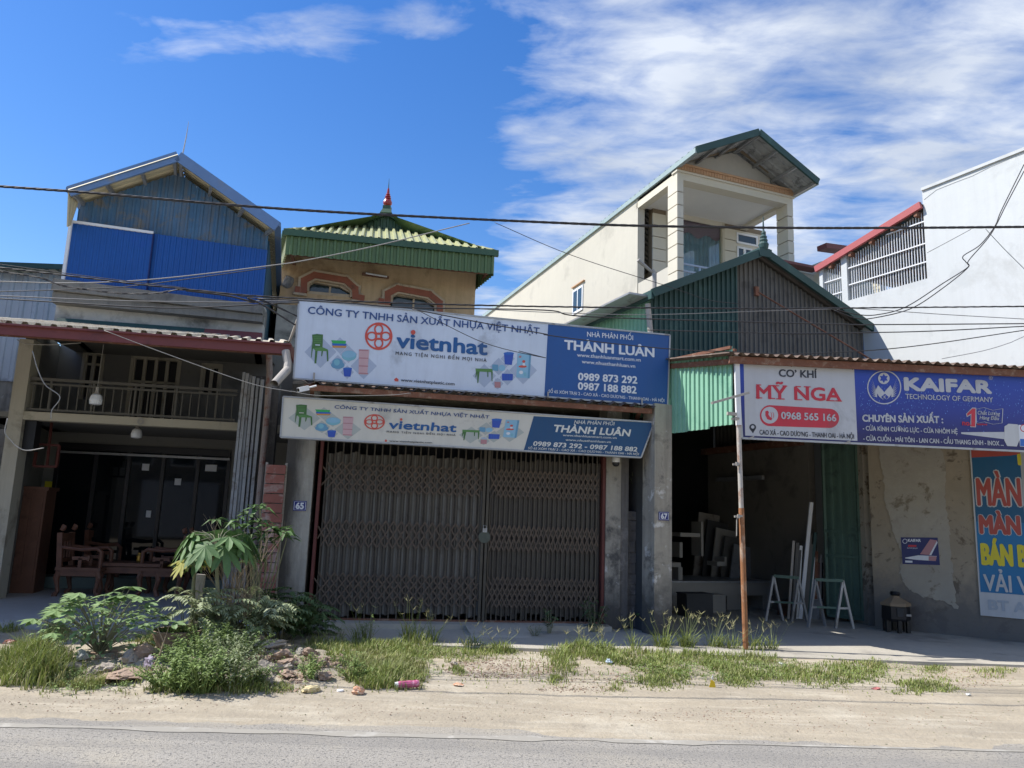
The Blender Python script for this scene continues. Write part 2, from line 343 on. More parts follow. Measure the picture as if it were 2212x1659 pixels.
nt = M['dirt'].node_tree; _b = nt.nodes['Principled BSDF']; _c = _b.inputs['Base Color'].links[0].from_socket   # wheel-dragged bands running along the road
tc = nn('ShaderNodeTexCoord'); mp = nn('ShaderNodeMapping'); mp.inputs['Scale'].default_value = (.22, 2.6, 1); lk(tc.outputs['Object'], mp.inputs[0])
mx = nn('ShaderNodeMix', data_type='RGBA'); lk(ramp(noise(mp.outputs[0], 1.6, 7, .6), [(.42, 0.0), (.62, .7)]), mx.inputs[0]); lk(_c, mx.inputs[6]); mx.inputs[7].default_value = (.30,.26,.20,1)
mp2 = nn('ShaderNodeMapping'); mp2.inputs['Scale'].default_value = (.5, 5, 1); lk(tc.outputs['Object'], mp2.inputs[0])
mx2 = nn('ShaderNodeMix', data_type='RGBA'); lk(ramp(noise(mp2.outputs[0], 2.1, 8, .7), [(.52, 0.0), (.7, .6)]), mx2.inputs[0]); lk(mx.outputs[2], mx2.inputs[6]); mx2.inputs[7].default_value = (.52,.47,.37,1)
lk(mx2.outputs[2], _b.inputs['Base Color'])
# ---------------------------------------------------------------- ground, road, verge
def sheet(pts): return MB().poly(pts)
nt = M['asphalt'].node_tree; _b = nt.nodes['Principled BSDF']; _c = _b.inputs['Base Color'].links[0].from_socket   # dust blown over the edge of the carriageway
tc = nn('ShaderNodeTexCoord'); sp_ = nn('ShaderNodeSeparateXYZ'); lk(tc.outputs['Object'], sp_.inputs[0])
ed_ = mth('SUBTRACT', sp_.outputs[1], mth('ADD', 6.033, mth('MULTIPLY', sp_.outputs[0], .036)))
mp = nn('ShaderNodeMapping'); mp.inputs['Scale'].default_value = (.5, 2.2, 1); lk(tc.outputs['Object'], mp.inputs[0])
dm_ = mth('ADD', mth('MULTIPLY', ed_, 1.6), mth('MULTIPLY', mth('SUBTRACT', noise(mp.outputs[0], 2.2, 9, .72), .5), 1.9))
mx = nn('ShaderNodeMix', data_type='RGBA'); lk(ramp(dm_, [(.0, 0.0), (.45, .85)]), mx.inputs[0]); lk(_c, mx.inputs[6]); mx.inputs[7].default_value = (.40,.355,.28,1)
tr_ = nn('ShaderNodeMapping'); tr_.inputs['Scale'].default_value = (.12, 1.5, 1); lk(tc.outputs['Object'], tr_.inputs[0])
mx2 = nn('ShaderNodeMix', data_type='RGBA'); lk(ramp(noise(tr_.outputs[0], 1.8, 5, .6), [(.44, 0.0), (.6, .45)]), mx2.inputs[0]); lk(mx.outputs[2], mx2.inputs[6]); mx2.inputs[7].default_value = (.21,.20,.185,1)
lk(mx2.outputs[2], _b.inputs['Base Color'])
structure('ground', sheet([(-400,-400,-.03),(400,-400,-.03),(400,400,-.03),(-400,400,-.03)]), M['dirt'])
def road_y(x): return 6.04 + (x-.2)*.036
ry = road_y
structure('road', MB().poly([(-60,ry(-60)-7.4,.0),(60,ry(60)-7.4,.0),(60,ry(60)+.5,0),(-60,ry(-60)+.5,0)]), M['asphalt'])
lb = MB()                                                      # worn edge line, thinning out where dust has covered it
xs_ = [-12+.12*i for i in range(200)]
for x, x2 in zip(xs_, xs_[1:]):
    w = lambda x: max(.004, (.05 if x < 1.5 else .02)*(1+.5*math.sin(x*7.3)*math.sin(x*2.1+1)) - (.03 if math.sin(x*1.7+.6) > .93 else 0))
    lb.poly([(x, ry(x)-.04-w(x), .004), (x2, ry(x2)-.04-w(x2), .004), (x2, ry(x2)-.04+w(x2), .004), (x, ry(x)-.04+w(x), .004)])
structure('road_edge_line', lb, M['paint_line'])

from mathutils import noise as mn
APY = lambda x: 9.33 + .012*x if x > -2.9 else 9.95 + (x+2.9)*.14
MOUNDS = []                                                    # (x, y, radius, height) of the rubble and weed heaps
def mound(p, rx, h): v = gr(p, .02); MOUNDS.append((v.x, v.y, rx, h))
mound((600, 1460), .75, .10); mound((440, 1425), .9, .13); mound((700, 1440), .6, .05); mound((260, 1440), .8, .07); mound((1330, 1435), .9, .06); mound((760,1425), .5, .03)
def vz(x, y):
    t = (y - ry(x)); b = max(0.0, min(1.0, t/2.4))
    n = mn.noise(Vector((x*.7, y*.9, 0)))*.03 + mn.noise(Vector((x*3.1, y*3.1, 4)))*.012 + mn.noise(Vector((x*11, y*11, 8)))*.006
    z = .012 + .055*b + n*(.25+.75*b)
    for mx, my, r_, h in MOUNDS:
        d = ((x-mx)**2 + (y-my)**2)/(r_*r_)
        if d < 4: z += h*math.exp(-d*1.6)*(1 + .5*mn.noise(Vector((x*4, y*4, 2))))
    e = .20 + .10*mn.noise(Vector((x*.6, 0, 7))) + .12*mn.noise(Vector((x*2.9, y*3, 5))) + .05*mn.noise(Vector((x*11, y*9, 5))) - (.14 if x > 1.5 else .14*max(0,(x+.5)/2))
    if t < e+.25: z = max(-.012, min(z, (t-e)*.06))
    return z
vb = MB(); vb.sm = True; NX, NY = 400, 90; X0, X1 = -9.5, 10.5; vm = []
for j in range(NY+1):
    for i in range(NX+1):
        x = X0 + (X1-X0)*i/NX; y0 = ry(x) - .2; y1 = APY(x) + .25; y = y0 + (y1-y0)*(j/NY)**1.25; vb.v.append((x, y, vz(x, y)))
for j in range(NY):
    for i in range(NX):
        a = j*(NX+1)+i; vb.f.append((a, a+1, a+NX+2, a+NX+1))
structure('verge', vb, M['dirt'])
vb = MB()
for x0_, x1_ in ((-60, X0), (X1, 60)):
    vb.poly([(x0_, ry(x0_)-.1, .006), (x1_, ry(x1_)-.1, .006), (x1_, 12, .006), (x0_, 12, .006)])
structure('verge_beyond', vb, M['dirt'])
def slab_mb(poly2, z, t=.14):
    return MB().prism([(x, y, z-t) for x, y in poly2], (0, 0, t))
ap = slab_mb([(-2.9, 9.31), (9, 9.45), (30, 9.6), (30, 30), (-2.9, 30)], .1, .16)
structure('apron', ap, M['apron'])
structure('porch_floor', slab_mb([(-14, 8.45), (-2.92, 9.98), (-2.92, 25), (-14, 25)], .15, .2), M['porch'])
# doorstep ramp in front of the gate
GA = Pl(-.32, 11, 9)
a0 = GA.l(g('N',390,178))[0]; a1 = GA.l(g('L',985,1400))[0]
st = MB().box(GA, a0, a1, .0, .165, .0, .34); structure('doorstep', st, M['apron'])
st = MB().hexa([GA.w(-.25,.1,.95), GA.w(.55,.1,.95), GA.w(.62,.1,.30), GA.w(-.25,.1,.30), GA.w(-.22,.115,.9), GA.w(.5,.115,.9), GA.w(.6,.17,.345), GA.w(-.25,.17,.345)])
structure('ramp', st, M['apron'])

# ---------------------------------------------------------------- corrugated sheet
def corr(mb, A, B, C, D, pitch=.2, dep=.03, prof='trap', split=None):
    """sheet with bottom edge A->B and top edge D->C; ribs run bottom to top. A, D may be lists of edge points (t, point)"""
    def pl_(e0):
        def f(t):
            for (t0, p0), (t1, p1) in zip(e0, e0[1:]):
                if t <= t1 + 1e-9: return p0.lerp(p1, (t-t0)/(t1-t0) if t1 > t0 else 0)
            return e0[-1][1]
        return f
    bot = pl_(A) if isinstance(A, list) else (lambda t: Vector(A).lerp(Vector(B), t))
    top = pl_(D) if isinstance(D, list) else (lambda t: Vector(D).lerp(Vector(C), t))
    L = (bot(1)-bot(0)).length; n_ = (bot(1)-bot(0)).cross(top(.5)-bot(.5)).normalized(); k = max(1, round(L/pitch)); ts = []
    if prof == 'sin':
        for i in range(k*6+1): ts.append((i/(k*6), math.sin(i/6*2*math.pi)*dep/2))
    else:
        for i in range(k): ts += [((i+a)/k, h*dep) for a, h in ((0, 0), (.52, 0), (.62, 1), (.9, 1))]
        ts.append((1, 0))
    extra = [t for t, _ in (A if isinstance(A, list) else [])] + [t for t, _ in (D if isinstance(D, list) else [])]
    for t in extra:
        if all(abs(t-s_[0]) > 1e-4 for s_ in ts): ts.append((t, 0))
    ts.sort(); i0 = len(mb.v)
    for t, h in ts:
        mb.v.append(tuple(bot(t)+n_*h)); mb.v.append(tuple(top(t)+n_*h))
    for i in range(len(ts)-1):
        a = i0+2*i; mb.f.append((a, a+2, a+3, a+1))
    return mb
def sheets(name, parent, m, A, B, C, D, n, pitch, dep, prof='trap', lift=.004, ms=None):
    """a sheet-metal surface as n separate overlapping sheets"""
    A, B, C, D = map(Vector, (A, B, C, D)); nn_ = (B-A).cross(D-A).normalized()
    for i in range(n):
        t0, t1 = i/n, min(1, (i+1.03)/n); o = nn_*(lift*(i % 2))
        part(name, corr(MB(), A.lerp(B, t0)+o, A.lerp(B, t1)+o, D.lerp(C, t1)+o, D.lerp(C, t0)+o, pitch, dep, prof), (ms[i % len(ms)] if ms else m), parent)
# ---------------------------------------------------------------- buildings
DD = lambda deg: Vector((-math.sin(R(deg)), math.cos(R(deg)), 0))
def solve_o(F, p_wall, p_tip, dz=0.0):
    zt = F.l(p_wall)[1] + dz; lo, hi = -1.0, 6.0
    for _ in range(50):
        m_ = (lo+hi)/2
        if F.l(p_tip, m_)[1] > zt: lo = m_
        else: hi = m_
    return lo
def wallbox(F, p0, p1, z0, z1, th=.2, o=0.0, dd=None):          # a wall on plane F from pixel column p0 to p1
    a0 = F.l(p0, o)[0] if isinstance(p0, tuple) else p0; a1 = F.l(p1, o)[0] if isinstance(p1, tuple) else p1
    return MB().box(F, a0, a1, z0, z1, o-th, o)

# ===== blue topped house on the left =====
BL = Pl(-5, 12.5, 10); BL0 = Pl(-5, 12.0, 10); BG = Pl(-5, 14.4, 10); FA = Pl(-5.5, 9.4, 10)
H1 = thing('shophouse', 'house clad in royal blue metal sheet under a teal gable, with a maroon edged canopy', 'house', (-6, 13, .15))
D1 = DD(16)
tl, tr = BL.l(g('A',565,795), .06), BL.l(g('A',1175,880), .06)
ub, lb_ = BL.l(g('A',500,1260), .06), BL.l(g('A',2010,1460), .06)
aL, aM, aR = tl[0], BL.l(g('A',1160,1100), .06)[0], BL.l(g('A',2055,1000), .06)[0]
zb, zt = 5.0, tl[1]
zbl_, zbr_ = ub[1]+.02, lb_[1]+.02; zbm_ = (zbl_+zbr_)/2
sheets('wall_sheet', H1, M['bluesheet'], BL.w(aL,zbl_,.10), BL.w(aM,zbm_,.10), BL.w(aM,tr[1],.10), BL.w(aL,zt,.10), 2, .09, .012)
zr = BL.l(g('A',1300,885), .06)[1]; zr2 = BL.l(g('A',2055,1000), .06)[1]
sheets('wall_sheet', H1, M['bluesheet'], BL.w(aM,zbm_-.03,.06), BL.w(aR,zbr_,.06), BL.w(aR,zr2,.06), BL.w(aM,zr,.06), 3, .09, .014)
part('trim', MB().bar(BL.w(aL,zt+.01,.12), BL.w(aM,tr[1]+.01,.12), .04, .04).bar(BL.w(aL-.02,zb,.1), BL.w(aL-.02,zt,.1), .05, .05), M['whitepaint'], H1)
part('trim', MB().bar(BL.w(aM,zbm_,.11), BL.w(aM,tr[1],.11), .02, .03), mat('navy seam', (.004,.02,.12)), H1)
pE, pR_, pE2 = BL.l(g('A',620,650)), BL.l(g('A',1370,408)), BL.l(g('A',2062,890))
gab = [(0, BL.w(pE[0],pE[1])), ((pR_[0]-pE[0])/(pE2[0]-pE[0]), BL.w(*pR_)), (1, BL.w(*pE2))]
zlo = min(zr, zr2) - .1
for i in range(5):
    t0, t1 = i/5, (i+1.02)/5 if i < 4 else 1
    def top_at(t):
        for (a_, p_), (b_, q_) in zip(gab, gab[1:]):
            if t <= b_+1e-9: return p_.lerp(q_, (t-a_)/(b_-a_))
    tm = gab[1][0]; Dl = [(0, top_at(t0))] + ([((tm-t0)/(t1-t0), gab[1][1])] if t0 < tm < t1 else []) + [(1, top_at(t1))]
    bl = BL.w(pE[0]+(pE2[0]-pE[0])*t0, zlo, .0); br = BL.w(pE[0]+(pE2[0]-pE[0])*t1, zlo, .0); o = BL.n*(.004*(i % 2))
    part('gable_sheet', corr(MB(), [(0, bl+o), (1, br+o)], None, None, [(t, p+o) for t, p in Dl], .13, .018), M['teal'], H1)
L1 = solve_o(BL, g('A',1370,408), g('A',1370,290), .06)
rp = BL.l(g('A',1370,275), L1); ep = BL.l(g('A',530,545), L1); e2 = BL.l(g('A',2132,815), L1)
back = D1*9
for (a_, z_), nm in ((ep, 'l'), (e2, 'r')):
    P0, P1 = BL.w(a_, z_, L1), BL.w(rp[0], rp[1], L1)
    P0b, P1b = P0+back, P1+back
    for i in range(4):
        s0, s1 = i/4, (i+1)/4+.005
        if nm == 'l': part('roof_sheet', corr(MB(), P0b.lerp(P0, s0), P0b.lerp(P0, s1), P1b.lerp(P1, s1), P1b.lerp(P1, s0), .14, .02), M['soffit'], H1)
        else: part('roof_sheet', corr(MB(), P0.lerp(P0b, s0), P0.lerp(P0b, s1), P1.lerp(P1b, s1), P1.lerp(P1b, s0), .14, .02), M['soffit'], H1)
    part('fascia', MB().bar(P0+Vector((0,0,-.01)), P1+Vector((0,0,-.01)), .04, .17, up=(0,0,1)), M['bluetrim'], H1)
    part('ridge_cap' , MB().bar(P0b+Vector((0,0,.03)), P0+Vector((0,0,.03)), .1, .06), M['bluetrim'], H1)
    W0, W1 = BL.w(*(pE if nm == 'l' else pE2)), BL.w(*pR_)
    for t in ((.03, .33, .66, .97)):
        v = W0.lerp(W1, t) + Vector((0,0,-.0)); q_ = P0.lerp(P1, t) + Vector((0,0,-.06)); part('purlin', MB().bar(v, q_, .045, .07), M['steelgrey'], H1)
# side walls, back volume
part('side_wall', MB().hexa([BL.w(aR-.12,4.3,-.05), BL.w(aR,4.3,-.05), BL.w(aR,4.3,-.05)+back, BL.w(aR-.12,4.3,-.05)+back, BL.w(aR-.12,zr2+.2,-.05), BL.w(aR,zr2+.2,-.05), BL.w(aR,zr2+.2,-.05)+back, BL.w(aR-.12,zr2+.2,-.05)+back]), M['tealdk'], H1)
part('side_wall', MB().hexa([BL.w(aL,4.3,-.05), BL.w(aL+.12,4.3,-.05), BL.w(aL+.12,4.3,-.05)+back, BL.w(aL,4.3,-.05)+back, BL.w(aL,zt+.3,-.05), BL.w(aL+.12,zt+.3,-.05), BL.w(aL+.12,zt+.3,-.05)+back, BL.w(aL,zt+.3,-.05)+back]), M['tealdk'], H1)
# left verge flap
part('eave_flap', corr(MB(), BL.w(aL-.02,zt-.05,.1), BL.w(ep[0],ep[1]-.55,L1*.7), BL.w(ep[0],ep[1],L1), BL.w(pE[0],pE[1],.1), .1, .02), M['soffit'], H1)
rod = BL.w(rp[0]+.06, rp[1], L1); part('lightning_rod', MB().tube([rod, rod+Vector((.03,0,.35)), rod+Vector((.04,0,.62))], [.012,.009,.003], 5), M['steelgrey'], H1)
# ledge and wall below
la, lb2 = BL.l(g('A',450,1290))[0], BL.l(g('A',2030,1500))[0]
lz0, lz1 = BL.l(g('A',450,1400), .2)[1], BL.l(g('A',2020,1550), .2)[1]
def lbox(z0l, z1l, z0r, z1r, o):
    return MB().hexa([BL.w(la,z0l,o), BL.w(lb2,z0r,o), BL.w(lb2,z0r,-.3), BL.w(la,z0l,-.3), BL.w(la,z1l,o), BL.w(lb2,z1r,o), BL.w(lb2,z1r,-.3), BL.w(la,z1l,-.3)])
zm0, zm1 = (zbl_+lz0)/2, (zbr_+lz1)/2
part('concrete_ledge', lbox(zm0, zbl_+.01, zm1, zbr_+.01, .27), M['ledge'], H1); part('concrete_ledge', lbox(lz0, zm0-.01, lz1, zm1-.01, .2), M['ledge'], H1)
part('wall', MB().box(BL, la, lb2, 4.2, 4.95, -.2, .0), M['ywhite'], H1)
part('upper_floor', MB().box(BL, la-.3, lb2, 4.3, 4.45, -6, -.2).box(BL, la-.3, lb2, 4.45, 5.0, -6, -5.8), M['ceil'], H1)
fl0, fl1 = BL.l(g('A',445,1490), .08), BL.l(g('B',2005,125), .08)
zf = (fl0[1]+fl1[1])/2
nfl = 7
for i in range(nfl):
    a_ = fl0[0]+(fl1[0]-fl0[0])*i/nfl; b_ = fl0[0]+(fl1[0]-fl0[0])*(i+1.02)/nfl
    part('flashing', MB().hexa([BL.w(a_,zf-.13,.13+.003*(i%2)), BL.w(b_,zf-.13,.13+.003*(i%2)), BL.w(b_,zf-.13,.0), BL.w(a_,zf-.13,.0), BL.w(a_,zf,.08), BL.w(b_,zf,.08), BL.w(b_,zf,.0), BL.w(a_,zf,.0)]), M['greengrey'] if i < 5 else M['maroon'], H1)
# canopy
cz = .5*(FA.l(g('B',0,22))[1]+FA.l(g('B',2212,190))[1]); ch_ = FA.l(g('B',0,22))[1]-FA.l(g('B',0,100))[1]
ca0, ca1 = FA.l(g('B',0,22))[0]-6, FA.l(g('D',258,1300))[0]  # canopy run on out of frame to keep sun off the porch floor
bk0, bk1 = BL.w(BL.loc(FA.w(ca0,0))[0], zf-.06, .1), BL.w(lb2+.35, zf-.12, .1)
M['canopy'] = mat('sun bleached roof sheet', (.50,.46,.37), .7, .14, 3, (.26,.17,.12), .3, 5, bump=.2)
sheets('canopy_sheet', H1, M['canopy'], FA.w(ca0,cz,.03), FA.w(ca1,cz,.03), bk1, bk0, 9, .19, .035)
part('canopy_fascia', MB().box(FA, ca0, ca1+.03, cz-ch_-.02, cz-.01, .04, .075).box(FA, ca0, ca1+.03, cz-.035, cz-.012, .0, .12).box(FA, ca1, ca1+.03, cz-ch_-.02, cz-.01, -.6, .04), M['maroon'], H1)
for i in range(4):
    zz_ = cz-.14 + (zf-.12-cz)*(i+.3)/4; v0 = FA.w(ca0,0,0).lerp(bk0, (i+.3)/4); v1 = FA.w(ca1,0,0).lerp(bk1, (i+.3)/4)
    part('canopy_purlin', MB().bar((v0.x,v0.y,zz_+.02), (v1.x,v1.y,zz_+.02), .06, .08), M['rust'], H1)
# columns, beam, balcony
c0, c1 = BL0.l(g('B',150,150))[0], BL0.l(g('B',262,150))[0]
part('column', MB().box(BL0, c0, c1, .15, cz+.3, -.3, .0), M['beige'], H1)
bt, bb = BL0.l(g('B',900,738))[1], BL0.l(g('B',900,800))[1]
br_ = BL0.l(g('B',1790,800))[0]+.9; bl_ = c1
part('beam', MB().box(BL0, bl_, br_, bb, bt, -.22, -.005), M['beam'], H1)
BGo = (BG.p-BL0.p).dot(-BL0.n)                                  # depth of the porch
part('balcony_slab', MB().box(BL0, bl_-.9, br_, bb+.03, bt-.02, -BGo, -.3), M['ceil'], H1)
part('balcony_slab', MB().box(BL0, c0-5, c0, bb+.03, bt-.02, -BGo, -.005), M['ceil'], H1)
gt = BG.l(g('B',900,960))[1]; ga, gb = BG.l(g('B',458,950))[0], BG.l(g('B',1767,1080))[0]
def at_back(v, dg):
    d = DD(dg); t = (BG.p-v).dot(BG.n)/d.dot(BG.n); return v+d*t
bwl, bwr = at_back(BL0.w(c1-.02,0), 22), at_back(BL0.w(br_,0), 12)
wL, wR = BG.loc(bwl)[0], BG.loc(bwr)[0]
part('wall', MB().box(BG, wL, wR, gt, bb+.03, -.2, .0), M['wallin'], H1)
part('wall', MB().box(BG, wL, ga, .15, gt, -.2, .0), M['wallin'], H1)
part('wall', MB().box(BG, gb, wR, .15, gt, -.2, .0), M['wallin'], H1)
def party(v0, v1, z0, z1, m, H, side=-1, th=.15):
    d = (v1-v0).normalized(); n_ = Vector((d.y, -d.x, 0))*side*th; k = Vector((0,0,1))
    v0 = Vector((v0.x, v0.y, 0)); v1 = Vector((v1.x, v1.y, 0))
    return part('wall', MB().hexa([v0+k*z0, v1+k*z0, v1+n_+k*z0, v0+n_+k*z0, v0+k*z1, v1+k*z1, v1+n_+k*z1, v0+n_+k*z1]), m, H)
party(BL0.w(c1-.02,0)+DD(22)*.3, bwl, .15, zf-.1, M['wallin'], H1)
party(BL0.w(br_,0), bwr, .15, zf-.15, M['wallin'], H1, 1)
structure('porch_step', MB().box(BG, wL, wR, .15, .33, -.3, .55), mat('pale teal tile step', (.20,.28,.27), .5))
# upper wall with window openings: piers between
ops = [(g('B',640,250), g('B',815,250), g('B',640,245), g('B',640,610)), (g('B',1010,285), g('B',1400,300), g('B',1010,275), None), (g('B',1550,330), g('B',1715,340), g('B',1550,330), g('B',1550,560))]
ed = [BG.l(p[0])[0] if i == 0 else 0 for p in ops for i in (0,)]
xs = [wL]; tops = []; bots = []
for p0, p1, pt, pb in ops:
    xs += [BG.l(p0)[0], BG.l(p1)[0]]; tops.append(BG.l(pt)[1]); bots.append(BG.l(pb)[1] if pb else bt)
xs.append(wR); ztop = zf+.2
for i in range(0, len(xs), 2): part('wall', MB().box(BG, xs[i], xs[i+1], bt-.02, ztop, -.15, .0), M['wallin'], H1)
for i in range(3):
    a_, b_ = xs[1+2*i], xs[2+2*i]; wz = tops[i]; wb = bots[i] if i != 1 else bt
    part('wall', MB().box(BG, a_, b_, wz, wz+.12, -.15, .0).box(BG, a_, b_, wz+.3, ztop, -.15, 0), M['wallin'], H1)
    if wb > bt+.1: part('wall', MB().box(BG, a_, b_, bt-.02, wb, -.15, .0), M['wallin'], H1)
    fr = part('window', MB().box(BG, a_, a_+.05, wb, wz, -.08, .02).box(BG, b_-.05, b_, wb, wz, -.08, .02).box(BG, a_, b_, wz-.05, wz, -.08, .02).box(BG, a_-.01, b_+.01, wz+.12, wz+.14, -.05, .02), M['beam'], H1)
    nm_ = 4 if i == 1 else 2
    for k in range(nm_):
        u0 = a_+.05+(b_-a_-.1)*k/nm_; u1 = a_+.05+(b_-a_-.1)*(k+1)/nm_
        part('pane', MB().box(BG, u0+.03, u1-.03, wb+.05, wz-.06, -.06, -.05), M['blackp'], fr)
        part('sash', MB().box(BG, u0, u0+.03, wb, wz-.05, -.05, .0).box(BG, u1-.03, u1, wb, wz-.05, -.05, .0).box(BG, u0, u1, (wb+wz)/2+.2, (wb+wz)/2+.24, -.05, .0), M['beam'], fr)
    part('vent', MB().box(BG, a_-.02, b_+.02, wz+.15, wz+.29, -.12, -.1), M['blackp'], H1)
part('gap_backing', MB().box(BG, wL, wR, bt-.02, ztop, -.7, -.6), M['dark'], H1)  # dark sheet added to stop sky showing through the window gaps
# balustrade
RLN = ('B',)
ra, rb_ = c1, BL0.l(g('B',1815,600))[0]; zt1 = BL0.l(g('B',1000,490))[1]; zt2 = BL0.l(g('B',1000,525))[1]; zb1 = BL0.l(g('B',1000,722))[1]
part('handrail', MB().bar(BL0.w(ra,zt1,-.08), BL0.w(rb_,zt1,-.08), .045), M['railing'], H1)
part('handrail', MB().bar(BL0.w(ra,zt2,-.08), BL0.w(rb_,zt2,-.08), .03), M['railing'], H1)
part('bottom_rail', MB().bar(BL0.w(ra,zb1,-.08), BL0.w(rb_,zb1,-.08), .035), M['railing'], H1)
for i in range(24):
    a_ = ra + (rb_-ra)*(i+.5)/24; part('baluster', MB().bar(BL0.w(a_,zb1,-.08), BL0.w(a_,zt2,-.08), .016), M['railing'], H1)
for i in range(5): part('rail_post', MB().bar(BL0.w(ra+(rb_-ra)*(i+.5)/5,bt,-.08), BL0.w(ra+(rb_-ra)*(i+.5)/5,zt1,-.08), .03), M['railing'], H1)
# glazed shopfront
GL = bpy.data.materials.new('dark tinted glass'); GL.use_nodes = True
b = GL.node_tree.nodes['Principled BSDF']; b.inputs['Base Color'].default_value = (.006,.009,.011,1); b.inputs['Roughness'].default_value = .03; b.inputs['Specular IOR Level'].default_value = .34
GC = bpy.data.materials.new('window glass'); GC.use_nodes = True
b = GC.node_tree.nodes['Principled BSDF']; b.inputs['Base Color'].default_value = (.03,.05,.06,1); b.inputs['Roughness'].default_value = .05; b.inputs['Specular IOR Level'].default_value = .7
sf = thing('glass_shopfront', 'dark glass sliding shopfront in thin black frames at the back of the porch', 'shopfront', tuple(BG.w(ga,.15,0)))
part('header', MB().box(BG, ga, gb, gt-.12, gt, -.1, .05), M['blackp'], sf)
part('track', MB().box(BG, ga, gb, gt-.19, gt-.15, .02, .07), M['steelgrey'], sf)
vx = [BG.l(g('B',x_,960+ (x_-460)*.06))[0] for x_ in (460, 752, 1006, 1268, 1532, 1765)]
for i, a_ in enumerate(vx): part('mullion', MB().box(BG, a_-.03, a_+.03, .15, gt-.12, -.06, .03), M['blackp'], sf)
for i in range(5): part('pane', MB().box(BG, vx[i]+.03, vx[i+1]-.03, .2, gt-.13, -.02, -.008), GL, sf)
part('sill', MB().box(BG, ga, gb, .15, .21, -.1, .05), M['blackp'], sf)
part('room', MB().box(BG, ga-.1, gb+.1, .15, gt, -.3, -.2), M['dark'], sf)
for p_, w_ in ((g('B',1118,1130), .12), (g('B',1365,1243), .11), (g('B',1620,1137), .2), (g('B',1140,1490), .08)):
    a_, z_ = BG.l(p_); part('sticker', MB().box(BG, a_-w_/2, a_+w_/2, z_-.06, z_+.06, -.006, -.003), M['whitepaint'], sf)

# ===== grey shed far left =====
GS = Pl(-9, 14.6, 14)
hs_ = thing('sheet_metal_shed', 'pale grey corrugated sheet shed with green roof edge at the far left', 'shed', tuple(GS.w(0,0,0)))
a_, b_ = GS.l(g('A',-500,1300))[0], GS.l(g('A',500,1300))[0]; z0_ = 3.8; zs = GS.l(g('A',300,1205))[1]
sheets('wall_sheet', hs_, M['greyshed'], GS.w(a_,z0_), GS.w(b_,z0_), GS.w(b_,zs+.12), GS.w(a_,zs-.1), 5, .2, .03, ms=[M['greyshed'], M['steelgrey'], M['greyshed'], M['greyshed'], M['greyshed']])
rl = GS.w(a_-.1, zs-.02, .35); rr_ = GS.w(b_+.1, zs+.16, .35); bk = DD(16)*5
sheets('roof_sheet', hs_, M['greengrey'], rl, rr_, rr_+bk+Vector((0,0,.5)), rl+bk+Vector((0,0,.5)), 3, .2, .03)
part('fascia', MB().bar(rl, rr_, .04, .1), M['greengrey'], hs_)
part('wall', MB().box(GS, a_, b_, 0, z0_+.02, -.2, -.02), M['conc'], hs_)

lerp0 = lambda a, b, t: a+(b-a)*t
# ===== ground floor shop 65 =====
H2 = thing('shop_building', 'single storey shop front number 65 with black stained columns and rusty sheet awning', 'shop', tuple(GA.w(-.3,.1,0)))
lc0, lc1 = GA.l(g('K',30,1000), .22)[0], GA.l(g('K',300,1000), .22)[0]
fr0 = GA.l(g('K',372,90))[0]; fr1 = GA.l(g('L',968,700))[0]
lc1 = fr0 - .075
_h = ORG[H2.name].x; _xa, _xb = GA.w(lc0,0).x-_h, GA.w(lc1,0).x-_h
part('column', MB().box(GA, lc0, lc1-.0, .05, 3.3, -.3, .12), mat('column with soot down its left side', (.40,.38,.335), .92, .15, 1.5, (.13,.12,.11), .22, 1.6, streak=.45, bump=.5, bscale=18, side=(lerp0(_xa,_xb,.15), lerp0(_xa,_xb,.85), (.065,.06,.055)), low=(.5, (.09,.085,.08))), H2)
rc1 = GA.l(g('L',1158,1000), .12)[0]
part('column', MB().box(GA, fr1+.01, rc1-.12, .05, 3.3, -.3, .12), M['conc67'], H2)
part('column', MB().box(GA, rc1-.118, rc1, .05, 3.3, -.3, .10), M['sooty'], H2)
# block pier with dark opening above
pr1 = GA.l(g('L',1300,1000), .06)[0]; pz = GA.l(g('L',1220,588), .06)[1]
part('pier_core', MB().box(GA, rc1, pr1, .05, pz, -.3, .02), M['sooty'], H2)
row = 0; z_ = .12; bm_proto = None
while z_ < pz-.1:
    hh = rnd.uniform(.14, .165); nb = 2 if row % 2 else 1; e = [rc1+.01, rc1+(pr1-rc1)*rnd.uniform(.4,.6), pr1-.01] if nb == 2 else [rc1+.01, pr1-.01]
    for i in range(nb): part('brick', MB().box(GA, e[i]+.006, e[i+1]-.006, z_+.006, min(z_+hh, pz)-.006, .0, .035+rnd.uniform(0,.012)), M['sooty'], H2)
    z_ += hh; row += 1
part('wall', MB().box(GA, rc1, pr1, pz, 3.3, -.5, -.3), M['dark'], H2)
part('wall', MB().box(GA, pr1, pr1+.2, .05, 3.3, -.3, .1), M['sooty'], H2)
part('roof_slab', MB().hexa([GA.w(lc0,3.22,.1), GA.w(pr1+.2,3.22,.1), GA.w(pr1+.2,3.22,.1)+DD(15)*9, GA.w(lc0,3.22,.1)+DD(15)*9, GA.w(lc0,3.34,.1), GA.w(pr1+.2,3.34,.1), GA.w(pr1+.2,3.34,.1)+DD(15)*9, GA.w(lc0,3.34,.1)+DD(15)*9]), M['conc'], H2)
